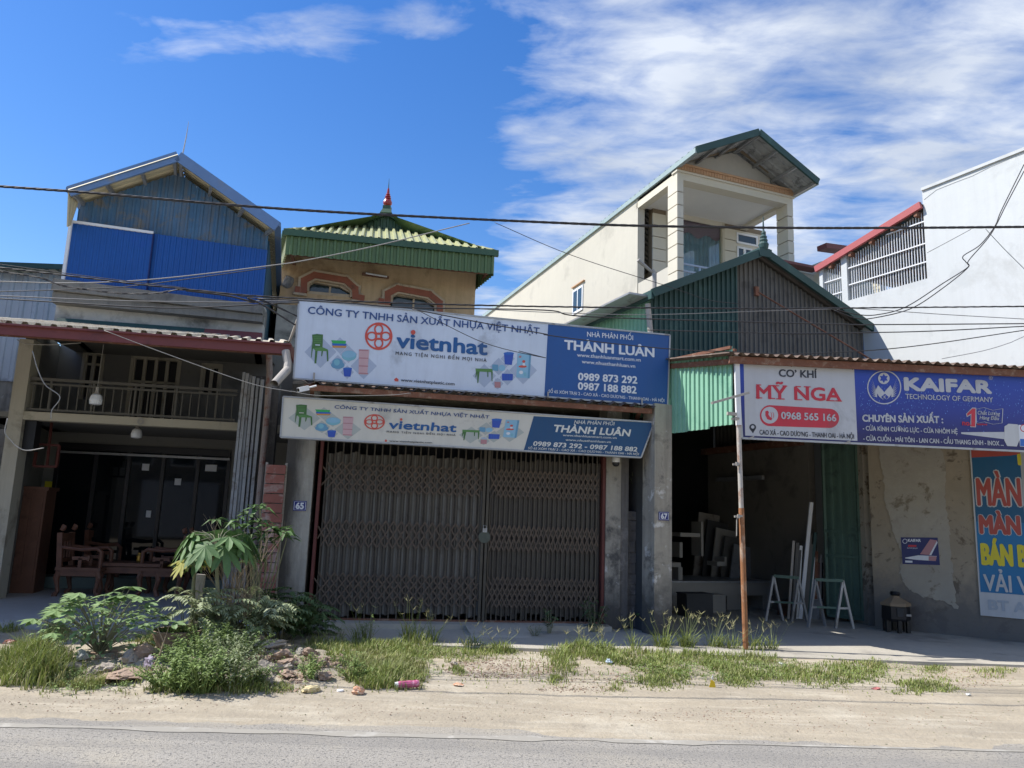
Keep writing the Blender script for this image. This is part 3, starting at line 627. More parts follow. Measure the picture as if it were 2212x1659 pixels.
for a_ in (lc0, pr1+.05):
    part('side_wall', MB().hexa([GA.w(a_,0,-.3), GA.w(a_+.15,0,-.3), GA.w(a_+.15,0,-.3)+DD(15)*8.6, GA.w(a_,0,-.3)+DD(15)*8.6, GA.w(a_,3.2,-.3), GA.w(a_+.15,3.2,-.3), GA.w(a_+.15,3.2,-.3)+DD(15)*8.6, GA.w(a_,3.2,-.3)+DD(15)*8.6]), M['sooty'], H2)
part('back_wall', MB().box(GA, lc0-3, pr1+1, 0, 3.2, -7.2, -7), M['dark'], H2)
# awning: sheet between wall and the foot of the big sign
BS = Pl(-.3, 10.25, 12.5)
aw0, aw1 = BS.q(g('E',375,1003), .1), BS.q(g('F',1965,1045), .1); az = (aw0.z+aw1.z)/2; aw0.z = aw1.z = az
wb0, wb1 = GA.w(GA.loc(aw0)[0]-.05, az+.22, .05), GA.w(GA.loc(aw1)[0], az+.22, .05)
for i in range(6):
    t0, t1 = i/6, (i+1.03)/6
    part('awning_sheet', corr(MB(), aw0.lerp(aw1, t0), aw0.lerp(aw1, min(1,t1)), wb0.lerp(wb1, min(1,t1))+Vector((0,0,.004*(i%2))), wb0.lerp(wb1, t0), .17, .045, 'sin'), M['rustedge'], H2)
part('awning_beam', MB().bar(aw0+Vector((.05,.06,-.06)), aw1+Vector((-.05,.06,-.06)), .05, .07), M['rust'], H2)
for t in (.04, .3, .44, .7, .93):
    v = aw0.lerp(aw1, t)+Vector((0,.06,-.05)); w_ = wb0.lerp(wb1, t)+Vector((0,0,-.06)); part('awning_joist', MB().bar(v, w_, .05, .06), M['rust'] if t in (.04,.93) else M['steelgrey'], H2)
part('awning_brace', MB().bar(BS.q(g('F',1800,1085), .0), GA.w(GA.l(g('F',1735,1185))[0], GA.l(g('F',1735,1200))[1], .15), .05), M['rust'], H2)
part('awning_brace', MB().bar(BS.q(g('D',435,1600), .0), BS.q(g('D',430,1680), -.25), .05), M['rust'], H2)

# ===== yellow upper house =====
YE = Pl(-3, 16, 11); H3 = thing('upper_storey_house', 'ochre plastered upper storey with two arched window surrounds under a green hipped sheet roof', 'house', tuple(YE.w(0,3.3,0)))
D3 = DD(21); ya, yb = YE.l(g('Q',285,900))[0], YE.l(g('D',1686,850))[0]
yzt = 7.35
w1o = [g('D',400,892), g('D',405,840), g('D',440,815), g('D',640,850), g('D',722,900), g('D',725,932)]
w2o = [g('D',1030,975), g('D',1035,935), g('D',1075,912), g('D',1290,945), g('D',1382,1010), g('D',1385,1100)]
def hole_wall(F, a0, a1, z0, z1, holes, th):                    # wall with rectangular holes; shaped by infill later
    hs2 = sorted(holes); mb = MB(); x_ = a0
    for (h0, h1, hz0, hz1) in hs2:
        mb.box(F, x_, h0, z0, z1, -th, 0).box(F, h0, h1, z0, hz0, -th, 0).box(F, h0, h1, hz1, z1, -th, 0); x_ = h1
    return mb.box(F, x_, a1, z0, z1, -th, 0)
holes = []
for o_ in (w1o, w2o):
    pts = [YE.l(p) for p in o_]; holes.append((min(p[0] for p in pts), max(p[0] for p in pts), min(p[1] for p in pts)-(0.5 if o_ is w2o else .0), max(p[1] for p in pts)))
part('front_wall', hole_wall(YE, ya, yb, 3.3, yzt, holes, .22), M['yellow'], H3)
part('side_wall', MB().hexa([YE.w(ya,3.3,-.22), YE.w(ya+.2,3.3,-.22), YE.w(ya+.2,3.3,-.22)+D3*9, YE.w(ya,3.3,-.22)+D3*9, YE.w(ya,yzt,-.22), YE.w(ya+.2,yzt,-.22), YE.w(ya+.2,yzt,-.22)+D3*9, YE.w(ya,yzt,-.22)+D3*9]), M['yside'], H3)
part('side_wall', MB().hexa([YE.w(yb-.2,3.3,-.22), YE.w(yb,3.3,-.22), YE.w(yb,3.3,-.22)+D3*9, YE.w(yb-.2,3.3,-.22)+D3*9, YE.w(yb-.2,yzt,-.22), YE.w(yb,yzt,-.22), YE.w(yb,yzt,-.22)+D3*9, YE.w(yb-.2,yzt,-.22)+D3*9]), M['yside'], H3)
# whitewashed lower left return
part('lower_wall', MB().box(YE, ya-.02, YE.l(g('Q',470,800))[0], 3.3, YE.l(g('Q',300,640))[1], .004, .03), M['ywhite'], H3)
def surround(pth, hole, opening):
    pts = [YE.w(*YE.l(p), 0) for p in pth]
    fr = part('window', MB(), None, H3) if False else None
    mb = MB(); mo = MB()
    for k, (p, q_) in enumerate(zip(pts, pts[1:])):
        d = (q_-p).normalized(); nrm = d.cross(YE.n).normalized()
        if nrm.z < 0 and abs(nrm.z) > .2: nrm = -nrm
        mb.bar(p+YE.n*(.04+.0015*k) - d*.045, q_+YE.n*(.04+.0015*k) + d*.045, .09, .13, up=YE.n.cross(d))
    cen = sum((YE.w(*YE.l(p), 0) for p in opening), Vector())/len(opening)
    for k, (p, q_) in enumerate(zip(pts, pts[1:])):
        d = (q_-p).normalized(); nrm = d.cross(YE.n).normalized()
        if nrm.dot((p+q_)/2-cen) < 0: nrm = -nrm
        mo.bar(p+nrm*.09+YE.n*(.055+.0015*k) - d*.07, q_+nrm*.09+YE.n*(.055+.0015*k) + d*.07, .05, .05)
        mo.bar(p-nrm*.085+YE.n*(.03+.0015*k), q_-nrm*.085+YE.n*(.03+.0015*k), .05, .04)
    a = part('window_surround', mb, M['brickred'], H3); part('edge_moulding', mo, M['cornice'], a)
    return a
for pth, o_, hl in (([g('D',318,878), g('D',368,884), g('D',372,808), g('D',452,768), g('D',690,808), g('D',762,872), g('D',764,935), g('D',815,945)], w1o, holes[0]),
                    ([g('D',955,968), g('D',1010,975), g('D',1012,908), g('D',1088,870), g('D',1330,915), g('D',1408,980), g('D',1410,1120)], w2o, holes[1])):
    surround(pth, hl, o_)
    pts = [YE.l(p) for p in o_]; z0h = hl[2]
    fill = MB()                                                # plaster spandrels that turn the hole into a canted arch
    L_, T_ = pts[1], pts[2]; fill.prism([YE.w(hl[0],L_[1],-.2), YE.w(T_[0],hl[3],-.2), YE.w(hl[0],hl[3],-.2)], YE.n*.19)
    A_, B_, C_ = pts[2], pts[3], pts[4]; fill.prism([YE.w(A_[0],hl[3],-.2), YE.w(hl[1],hl[3],-.2), YE.w(hl[1],C_[1],-.2), YE.w(B_[0],B_[1],-.2)], YE.n*.19)
    part('spandrel', fill, M['cornice'], H3)
    wf = part('window', MB().box(YE, hl[0], hl[1], z0h, z0h+.06, -.15, .0).box(YE, (hl[0]+hl[1])/2-.02, (hl[0]+hl[1])/2+.02, z0h+.06, hl[3], -.12, -.09), M['cornice'], H3)
    part('pane', MB().box(YE, hl[0], (hl[0]+hl[1])/2-.02, z0h+.06, hl[3], -.14, -.13), GC, wf)
    part('pane', MB().box(YE, (hl[0]+hl[1])/2+.02, hl[1], z0h+.06, hl[3], -.11, -.10), GC, wf)
part('plaster_patch', MB().blob(YE.q(g('Q',378,460), .01), (.17,.03,.16), 3, 1, .3), M['conc'], H3)
# roof: fringe, hip face, gablet, finial
L3 = .95
ft0, ft1 = YE.l(g('D',240,400), L3), YE.l(g('D',1828,668), L3); fz1 = (ft0[1]+ft1[1])/2; fz0 = fz1 - (ft0[1]-YE.l(g('D',240,545), L3)[1])*1.02
fa0, fa1 = ft0[0], ft1[0]
sheets('fringe_sheet', H3, M['roofgreen'], YE.w(fa0,fz0,L3), YE.w(fa1,fz0,L3), YE.w(fa1,fz1,L3), YE.w(fa0,fz1,L3), 6, .15, .035)
sideb = D3*8
for a_ in (fa0, fa1):
    for i in range(4):
        P_ = YE.w(a_,fz0,L3); s0, s1 = sideb*(i/4), sideb*((i+1.02)/4)
        part('fringe_sheet', corr(MB(), P_+s0, P_+s1, P_+s1+Vector((0,0,fz1-fz0)), P_+s0+Vector((0,0,fz1-fz0)), .15, .035), M['roofpale'] if a_ == fa0 else M['roofgreen'], H3)  # left fringe gets the pale sheet, its sunlight painted in
part('roof_trim', MB().bar(YE.w(fa0-.06,fz1+.05,L3+.03), YE.w(fa1+.08,fz1+.05,L3+.03), .09, .13).bar(YE.w(fa0-.04,fz1+.05,L3)+D3*.05, YE.w(fa0-.04,fz1+.05,L3)+sideb, .09, .13), M['roofdk'], H3)
part('soffit_beam', MB().bar(YE.w(fa0+.1,fz0+.1,L3-.12), YE.w(fa1-.1,fz0+.1,L3-.12), .08, .14).bar(YE.w(fa0+.1,fz0+.12,L3-.2), YE.w(fa0+.1,fz0+.12,-.2), .06).bar(YE.w(fa1-.1,fz0+.12,L3-.2), YE.w(fa1-.1,fz0+.12,-.2), .06), M['rust'], H3)
part('soffit', MB().hexa([YE.w(fa0+.05,fz1-.04,L3-.05), YE.w(fa1-.05,fz1-.04,L3-.05), YE.w(fa1-.05,fz1-.04,L3-.05)+sideb, YE.w(fa0+.05,fz1-.04,L3-.05)+sideb, YE.w(fa0+.05,fz1,L3-.05), YE.w(fa1-.05,fz1,L3-.05), YE.w(fa1-.05,fz1,L3-.05)+sideb, YE.w(fa0+.05,fz1,L3-.05)+sideb]), M['soffitg'], H3)
OT = -1.35
t1_, t2_ = YE.l(g('D',790,372), OT), YE.l(g('D',1250,455), OT); tz = (t1_[1]+t2_[1])/2
E0, E1 = YE.w(fa0,fz1+.1,L3), YE.w(fa1,fz1+.1,L3); T0, T1 = YE.w(t1_[0],tz,OT), YE.w(t2_[0],tz,OT)
nh = 5
def lerp(a, b, t): return a+(b-a)*t
MB_h = None
# hip face as sheets; ribs run up the slope
for i in range(nh):
    s0, s1 = i/nh, (i+1)/nh; al, ar = lerp(fa0, fa1, s0), lerp(fa0, fa1, s1)
    def topz(a):                                              # slope clipped by the hips
        if a < t1_[0]: t = (a-fa0)/(t1_[0]-fa0)
        elif a > t2_[0]: t = (fa1-a)/(fa1-t2_[0])
        else: t = 1
        return YE.w(a, lerp(fz1+.1, tz, max(.002, t)), lerp(L3, OT, max(.002, t)))
    br = sorted({0.0, 1.0} | {(x_-al)/(ar-al) for x_ in (t1_[0], t2_[0]) if al < x_ < ar})
    part('roof_sheet', corr(MB(), [(0, YE.w(al,fz1+.1,L3)), (1, YE.w(ar,fz1+.1,L3))], None, None, [(t, topz(lerp(al,ar,t))) for t in br], .17, .055), M['roofpale'], H3)
apx = YE.l(g('D',1005,288), OT); A_ = YE.w(apx[0], apx[1], OT); g0 = YE.l(g('D',728,362), OT); g1 = YE.l(g('D',1262,460), OT)
Gl, Gr = YE.w(g0[0], tz-.02, OT), YE.w(g1[0], tz-.05, OT)
part('gablet', corr(MB(), [(0, Gl-YE.n*.05), (1, Gr-YE.n*.05)], None, None, [(0, Gl-YE.n*.05+Vector((0,0,.01))), ((apx[0]-g0[0])/(g1[0]-g0[0]), A_-YE.n*.05), (1, Gr-YE.n*.05+Vector((0,0,.01)))], .15, .03), M['roofdk'], H3)
part('gablet_trim', MB().bar(Gl+YE.n*.04-Vector((0,0,.02)), A_+YE.n*.04, .1, .09).bar(A_+YE.n*.04, Gr+YE.n*.04-Vector((0,0,.02)), .1, .09).bar(A_, A_+sideb*.5, .14, .08), M['roofdk'], H3)
for P_, Q_ in ((E0, Gl), (E1, Gr)): part('hip_cap', MB().bar(P_+Vector((0,0,.03)), Q_+Vector((0,0,.03)), .13, .04), M['roofpale'], H3)
for P_, Q_, nm in ((E0, A_, 0), (E1, A_, 1)):
    X = [P_, P_+sideb, Q_+sideb*.75, Q_] if nm else [P_+sideb, P_, Q_, Q_+sideb*.75]
    part('roof_slope', MB().poly(X), M['roofgreen'], H3)
fb = A_+Vector((0,0,.02))
part('finial_base', MB().lathe(fb+Vector((0,0,-.05)), [(.2,0),(.13,.12),(.13,.2)], 4), M['roofdk'], H3)
fin = part('finial', MB().lathe(fb+Vector((0,0,.14)), [(r_*.66, h_*.58) for r_, h_ in [(.06,0),(.09,.03),(.155,.12),(.165,.2),(.13,.3),(.07,.33),(.12,.36),(.12,.39),(.06,.42),(.105,.45),(.1,.48),(.05,.51),(.08,.54),(.075,.57),(.04,.6),(.05,.64),(.035,.8),(.02,.82)]], 14), mat('glossy maroon ceramic', (.30,.03,.035), .25, .1), H3)
part('finial_spike', MB().lathe(fb+Vector((0,0,.61)), [(.014,0),(.009,.12),(.003,.26)], 6), M['greengrey'], H3)
tlp, tlq = YE.q(g('D',815,752), .08), YE.q(g('D',1020,780), .08)
tf = solo('tube_light', MB().bar(tlp, tlq, .05, .05), M['rust'], 'rusty fluorescent tube fitting fixed on the ochre wall between two arched windows', 'light fitting')
ORG[tf.name] = tf.location.copy()
tb = part('tube', MB().tube([tlp+YE.n*.06+Vector((.08,0,0)), tlq+YE.n*.06-Vector((.04,0,0))], .02, 8), M['whitepaint'], tf)
# ===== workshop 67 =====
SH = Pl(2.28, 10.82, 23); H4 = thing('workshop', 'open workshop number 67 with a grey green sheet gable, mint side panel and stained column', 'workshop', tuple(SH.w(0,.1,0)))
D4 = DD(22)
SH0 = SH; _o = SH.p - SH.n*.95; SH = Pl(_o.x, _o.y, 23)       # the gable stands back from the column line
le, ap_, re_ = SH.l(g('G',1048,1112)), SH.l(g('G',1690,850)), SH.l(g('H',590,1400))
ez = (le[1]+re_[1])/2; le = (le[0], ez); re_ = (re_[0], ez); ap_ = (ap_[0], ap_[1]); W4 = re_[0]-le[0]; zb4 = 3.95
def topg(t):
    tm = (ap_[0]-le[0])/W4; return SH.w(le[0]+W4*t, lerp(ez, ap_[1], t/tm) if t < tm else lerp(ap_[1], ez, (t-tm)/(1-tm)))
tm4 = (ap_[0]-le[0])/W4; ng = 8
for i in range(ng):
    t0, t1 = i/ng, min(1, (i+1.02)/ng); o = SH.n*(.004*(i % 2))
    Dl = [(0, topg(t0)+o)] + ([((tm4-t0)/(t1-t0), topg(tm4)+o)] if t0 < tm4 < t1 else []) + [(1, topg(t1)+o)]
    part('gable_sheet', corr(MB(), [(0, SH.w(le[0]+W4*t0, zb4)+o), (1, SH.w(le[0]+W4*t1, zb4)+o)], None, None, Dl, .105, .025), M['greengrey'] if i in (0, 1, 2) else M['browngrey'], H4)
rb4 = D4*8
for s, (a_, z_) in ((-1, le), (1, re_)):
    d = (SH.w(*ap_)-SH.w(a_, z_)).normalized(); E_ = SH.w(a_, z_, .22)-d*.12; A4 = SH.w(ap_[0], ap_[1], .22)
    up = Vector((0,0,.05)); E_ += up; A4 += up
    for i in range(3):
        s0, s1 = rb4*(i/3), rb4*((i+1.01)/3)
        q4 = [E_+s1, E_+s0, A4+s0, A4+s1] if s < 0 else [E_+s0, E_+s1, A4+s1, A4+s0]
        part('roof_sheet', corr(MB(), *q4, .2, .03), M['browngrey'], H4)
    part('fascia', MB().bar(E_+SH.n*.01, A4+SH.n*.01, .05, .13).bar(E_-Vector((0,0,.02)), E_+rb4-Vector((0,0,.02)), .04, .14), M['greengrey'] if s > 0 else M['greengrey'], H4)
ft = SH.w(ap_[0], ap_[1], .22)+Vector((0,0,.08))
part('ridge_cap', MB().bar(ft+SH.n*.03, ft+rb4, .22, .05).bar(ft+SH.n*.05-Vector((0,0,.06)), ft+SH.n*.02-Vector((0,0,.06)), .26, .14), M['greengrey'], H4)
part('finial', MB().lathe(ft, [(.06,0),(.075,.04),(.085,.1),(.06,.14),(.07,.17),(.05,.2),(.06,.23),(.03,.27),(.035,.3),(.015,.36),(.012,.5),(.003,.62)], 12), M['greengrey'], H4)
part('gutter', MB().bar(SH.w(le[0]-.28,ez-.02,.1), SH.w(le[0]-.28,ez-.02,.1)+rb4, .35, .03), M['steelgrey'], H4)
sl0 = SH.w(le[0]+.02, 3.0, -.03)
sheets('side_sheet', H4, M['mint'], sl0+rb4, sl0, sl0+Vector((0,0,ez-2.93)), sl0+rb4+Vector((0,0,ez-2.93)), 5, .12, .025)
sl1 = SH.w(re_[0]-.02, 3.9, -.03)
sheets('side_sheet', H4, M['doorgreen'], sl1, sl1+rb4, sl1+rb4+Vector((0,0,ez-3.92)), sl1+Vector((0,0,ez-3.92)), 3, .12, .025)
part('corner_flashing', MB().box(SH, re_[0]-.02, re_[0]+.10, 3.9, ez+.0, -.1, .03), M['bluetrim'], H4)
pq0, pq1 = SH.q(g('G',1030,1130), .05), SH.q(g('G',1048,1310), .05)
part('drain_pipe', MB().tube([pq0, pq1, pq1-Vector((0,0,.6))], .045, 10), M['pvc'], H4)
cs0, cs1 = SH.q(g('G',1700,1052), .06), SH.q(g('H',640,1615), .9)
part('conduit', MB().tube([cs0, cs1], .014, 6).box(SH, SH.loc(cs0)[0]-.04, SH.loc(cs0)[0]+.04, cs0.z-.08, cs0.z+.08, .03, .08), M['rust'], H4)
# front columns
SG = SH; SH = SH0
k0, k1 = SH.l(g('L',1350,1000))[0], SH.l(g('L',1480,1000))[0]
part('column', MB().box(SH, k0, k1, .08, 3.25, -.3, .0), M['conc67'], H4)
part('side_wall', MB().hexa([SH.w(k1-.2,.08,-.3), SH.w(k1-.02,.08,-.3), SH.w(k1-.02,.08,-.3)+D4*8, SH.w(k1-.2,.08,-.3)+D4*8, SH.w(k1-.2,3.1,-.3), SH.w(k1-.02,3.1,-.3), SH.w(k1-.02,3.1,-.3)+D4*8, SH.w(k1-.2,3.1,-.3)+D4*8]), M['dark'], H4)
RC = gr(g('M',556,1330), .1); RCp = Pl(RC.x, RC.y, 8); cw = RCp.l(g('M',640,1345))[0]
part('column', MB().box(RCp, -.02, cw, .08, 3.7, -.45, .16), mat('mould spotted column', (.40,.36,.29), .93, .12, 1.5, (.14,.105,.07), .3, 4, bump=.5, bscale=16, sharp=.05, low=(.8, (.2,.19,.17))), H4)
# right inner wall, back wall, ceiling
iw0 = RCp.w(-.35, 0, -.4)+D4*.5+SH.u*.1; IW = Pl(iw0.x, iw0.y, -67)
part('inner_wall', MB().hexa([iw0+Vector((0,0,.1)), iw0+D4*2.9+Vector((0,0,.1)), iw0+D4*2.9+SH.u*.15+Vector((0,0,.1)), iw0+SH.u*.15+Vector((0,0,.1)), iw0+Vector((0,0,3.15)), iw0+D4*2.9+Vector((0,0,3.15)), iw0+D4*2.9+SH.u*.15+Vector((0,0,3.15)), iw0+SH.u*.15+Vector((0,0,3.15))]), M['innerwall'], H4)
iw2 = iw0+SH.u*.2
sheets('inner_sheet', H4, M['browngrey'], iw2+D4*2.9+Vector((0,0,3.1)), iw2+Vector((0,0,3.1)), iw2+Vector((0,0,ez)), iw2+D4*2.9+Vector((0,0,ez)), 4, .12, .03)
part('inner_beam', MB().bar(iw0+Vector((-.1,0,3.1)), iw0+D4*2.9+Vector((-.1,0,3.1)), .1, .12), M['rust'], H4)
bw = SH.w(0,0,-7)
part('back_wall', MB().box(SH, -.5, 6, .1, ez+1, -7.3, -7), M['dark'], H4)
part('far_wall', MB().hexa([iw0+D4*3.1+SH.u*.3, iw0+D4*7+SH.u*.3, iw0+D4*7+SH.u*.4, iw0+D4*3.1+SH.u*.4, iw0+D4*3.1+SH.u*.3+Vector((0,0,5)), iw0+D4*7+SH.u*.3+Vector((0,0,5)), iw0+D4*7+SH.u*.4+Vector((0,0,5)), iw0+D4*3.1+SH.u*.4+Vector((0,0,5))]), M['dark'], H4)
part('post', MB().bar(gr(g('J',600,970),.1)+Vector((0,0,0)), gr(g('J',600,970),.1)+Vector((0,0,3.6)), .12), M['steelgrey'], H4)
# folded door leaf
dl = gr(g('J',1352,1400), .1); dr = gr(g('J',1600,1432), .1); dv = (dr-dl).normalized(); hgt = 3.15
sheets('door_sheet', H4, M['doorgreen'], dl+Vector((0,0,.08)), dr+Vector((0,0,.08)), dr+Vector((0,0,hgt)), dl+Vector((0,0,hgt)), 2, .155, .03)
dm = MB(); n_ = Vector((dv.y, -dv.x, 0))*.03
for z_ in (.08, 1.05, 1.45, hgt): dm.bar(dl+n_+Vector((0,0,z_)), dr+n_+Vector((0,0,z_)), .045)
dm.bar(dl+n_+Vector((0,0,.08)), dl+n_+Vector((0,0,hgt)), .045).bar(dr+n_+Vector((0,0,.06)), dr+n_+Vector((0,0,hgt+.02)), .05)
part('door_frame', dm, M['doorgreen'], H4)
part('door_edge', MB().bar(dr+dv*.05+Vector((0,0,.0)), dr+dv*.05+Vector((0,0,hgt)), .05, .1), M['blackp'], H4)
# mint side panel from the column to the pole
BN = Pl(3, 9.86, 3)
polef, poleh = gr(g('J',757,1612), .1), BN.q(g('I',120,108))
sp0, sp1 = SH.w(-.02, 0, -.34), Vector((poleh.x+.0, poleh.y+.02, 0)); SPd = (sp1-sp0).normalized()
SP = Pl(sp0.x, sp0.y, math.degrees(math.atan2(SPd.y, SPd.x)))
s_tl, s_tr, s_bl, s_br = SP.l(g('G',1165,1440)), SP.l(g('G',1552,1425)), SP.l(g('F',1975,1318)), SP.l(g('J',690,10))
ael = SP.l(g('F',1665,1150))[0]; zt4 = (s_tl[1]+s_tr[1])/2; zb5 = (s_bl[1]+s_br[1])/2; aer = s_tr[0]+.0
for i in range(5):
    t0, t1 = lerp(ael, aer, i/5), lerp(ael, aer, (i+1.03)/5 if i < 4 else 1); o = .004*(i % 2)
    jag = rnd.uniform(-.03, .03)
    part('side_panel_sheet', corr(MB(), SP.w(t0,zb5+jag,o), SP.w(t1,zb5+jag,o), SP.w(t1,zt4,o), SP.w(t0,zt4,o), .085, .022), M['mint'], H4)
part('panel_rail', MB().bar(SP.w(ael,zt4-.02,.03), SP.w(aer,zt4-.02,.03), .04).bar(SP.w(ael,zt4-.05,-.06), SP.w(aer,zt4-.05,-.06), .05), M['rust'], H4)
# lean-to awning over the banner
an0, an1 = BN.l(g('G',1530,1418), .15), BN.l(g('I',2212,182), .15); anz = (an0[1]+an1[1])/2+.0; ana = an0[0]; anb = an1[0]+1.8
SW0 = gr(g('M',650,1350), .1)
kb0 = SG.w(-.3, anz+.30, -1.0); kb1 = kb0 + (SH.u*7)  # awning carried back inside the shed to block stray sun
for i in range(11):
    t0, t1 = i/11, min(1, (i+1.03)/11); F0, F1 = BN.w(ana,anz,.15), BN.w(anb,anz,.15)
    part('awning_sheet', corr(MB(), F0.lerp(F1,t0), F0.lerp(F1,t1), kb0.lerp(kb1,t1)+Vector((0,0,.003*(i%2))), kb0.lerp(kb1,t0), .14, .045, 'sin'), M['rustedge'], H4)
part('awning_edge_beam', MB().bar(BN.w(ana+.03,anz-.07,.06), BN.w(anb,anz-.07,.06), .05, .09), M['rust'], H4)
for i in range(7): v = BN.w(lerp(ana,anb,(i+.1)/7),anz-.08,.0); w_ = kb0.lerp(kb1, (i+.1)/7)-Vector((0,0,.08)); part('awning_rafter', MB().bar(v, w_, .05, .07), M['rust'], H4)

# prop pole of the banner
pp = thing('support_pole', 'slender rusty steel pole holding up the left end of the blue and white banner', 'pole', tuple(polef))
mid = polef.lerp(poleh, .47)
part('lower_tube', MB().tube([polef-Vector((0,0,.1)), mid], .034, 12), mat('orange rusted tube', (.30,.13,.055), .8, .3, 5, (.42,.32,.24), .35, 3, bump=.2), pp)
part('upper_tube', MB().tube([mid-Vector((0,0,.05)), polef.lerp(poleh,.80)], .030, 12), mat('galvanised tube with rust', (.45,.42,.38), .6, .15, 3, (.26,.11,.05), .4, 3), pp)
part('top_post', MB().bar(polef.lerp(poleh,.76), poleh+Vector((0,0,.05)), .06, .06), M['whitepaint'], pp)
for t, s in ((.44,-1), (.62,-1), (.78,-1)):
    v = polef.lerp(poleh, t); part('clamp', MB().bar(v+Vector((-.10,-.03,0)), v+Vector((.0,-.03,.01)), .03, .025).bar(v+Vector((-.05,-.045,-.02)), v+Vector((-.05,-.045,.03)), .03), M['pvc'], pp)
v = polef.lerp(poleh, .44); part('bent_rod', MB().tube([v+Vector((-.04,-.03,0)), v+Vector((-.07,-.03,-.02)), v+Vector((-.075,-.03,-.24))], .007, 6), M['pvc'], pp)
v0, v1 = BN.q(g('I',-60,430), .25), BN.q(g('I',208,355), .1)
solo('angle_bar', MB().bar(v0, v1, .04, .03), M['pvc'], 'pale angle bar lashed across the white top of the banner pole', 'bar')
v0, v1 = BN.q(g('I',52,505), .05), BN.q(g('I',118,512), .05)
part('bracket', MB().bar(v0, v1, .05, .04), M['pvc'], pp)

# ===== stained wall behind =====
SWc = gr(g('M',650,1352), .1); SW = Pl(SWc.x, SWc.y, -36)
hw = thing('boundary_wall', 'mouldy stained plaster wall with a pale ragged skim patch under the awning', 'wall', tuple(SWc))
part('plaster', MB().box(SW, -.04, 5.5, .0, 3.95, -.2, .0), M['stain'], hw)
pt = [(660,100),(1085,100),(1122,250),(1108,420),(1132,600),(1148,700),(1150,800),(1168,950),(1180,1080),(1204,1232),(1130,1180),(1060,1160),(985,1145),(900,1110),(850,1075),(820,1030),(800,960),(812,900),(806,800),(760,720),(735,600),(700,500),(690,350),(675,250)]
rr2 = []
for (x0_, y0_), (x1_, y1_) in zip(pt, pt[1:]+pt[:1]):
    for k in range(6):
        t = k/6; rr2.append((lerp(x0_,x1_,t)+rnd.uniform(-9,9), lerp(y0_,y1_,t)+rnd.uniform(-9,9)))
part('skim_patch', MB().prism([SW.q(g('M',*p)) for p in rr2], SW.n*.012), M['patch'], hw)

# ===== cream house behind =====
CR = Pl(3.71, 16.88, 22); DC = DD(19)
H5 = thing('balcony_house', 'tall cream house with a pillared top floor balcony and a wide overhanging gable roof', 'house', tuple(CR.w(0,0,0)))
CS = Pl(3.71, 16.88, -71)
cA = CR.l(g('G',1212,500))[0]; cB = CR.l(g('G',1250,500))[0]; cC = CR.l(g('G',1890,600))[0]; cD = CR.l(g('G',1925,600))[0]
zbm = CR.l(g('G',1212,360))[1]; zlow = 5.6; zct = CR.l(g('G',1212,318))[1]
LD = 1.9                                                        # loggia depth along DC
def cbox(a0, a1, z0, z1, d0, d1):                              # box on the cream house: along front, height, depth along its side
    p = [CR.w(a0,z0)+DC*d0, CR.w(a1,z0)+DC*d0, CR.w(a1,z0)+DC*d1, CR.w(a0,z0)+DC*d1]; k = Vector((0,0,z1-z0)); return MB().hexa(p+[q+k for q in p])
gz = CR.l(g('G',1212,460))[1]-CR.l(g('G',1212,540))[1]
nblk = int((zbm-zlow)/gz)+1
M['groove'] = mat('brown groove', (.22,.17,.11), .9)
for a0_, a1_, nm in ((cA, cB, 'l'), (cC, cD, 'r')):
    part('pillar_core', cbox(a0_+.02, a1_-.02, zlow, zbm, .02, .40), M['groove'], H5)
    for k in range(nblk):
        z1_ = zbm-k*gz; part('pillar_block', cbox(a0_, a1_, max(zlow, z1_-gz+.022), z1_, 0, .42), M['creamwall'], H5)
part('front_beam', cbox(cA-.0, cD, zbm, zct, 0, .3), M['creamwall'], H5)
part('side_beam', cbox(cA, cA+.2, zbm, zct, .3, LD+.1), M['creamwall'], H5)
part('side_beam', cbox(cD-.2, cD, zbm, zct, .3, LD+.1), M['creamwall'], H5)
part('ceiling', cbox(cA+.2, cD-.2, zbm+.08, zbm+.16, .3, LD+.1), mat('white ceiling', (.72,.71,.68), .9, .03), H5)
lp = CR.w(lerp(cA,cD,.5), zbm+.05)+DC*.15; 
nb5 = 44
for k in range(nb5):
    a0_ = lerp(cA, cD, k/nb5); a1_ = lerp(cA, cD, (k+.86)/nb5); part('cornice_brick', cbox(a0_, a1_, zct+.05, zct+.15, -.07, .05), M['tile'], H5)
part('cornice', cbox(cA-.03, cD+.03, zct, zct+.05, -.04, .2), M['creamwall'], H5); part('cornice', cbox(cA-.03, cD+.03, zct+.15, zct+.20, -.10, .2), M['tile'], H5)
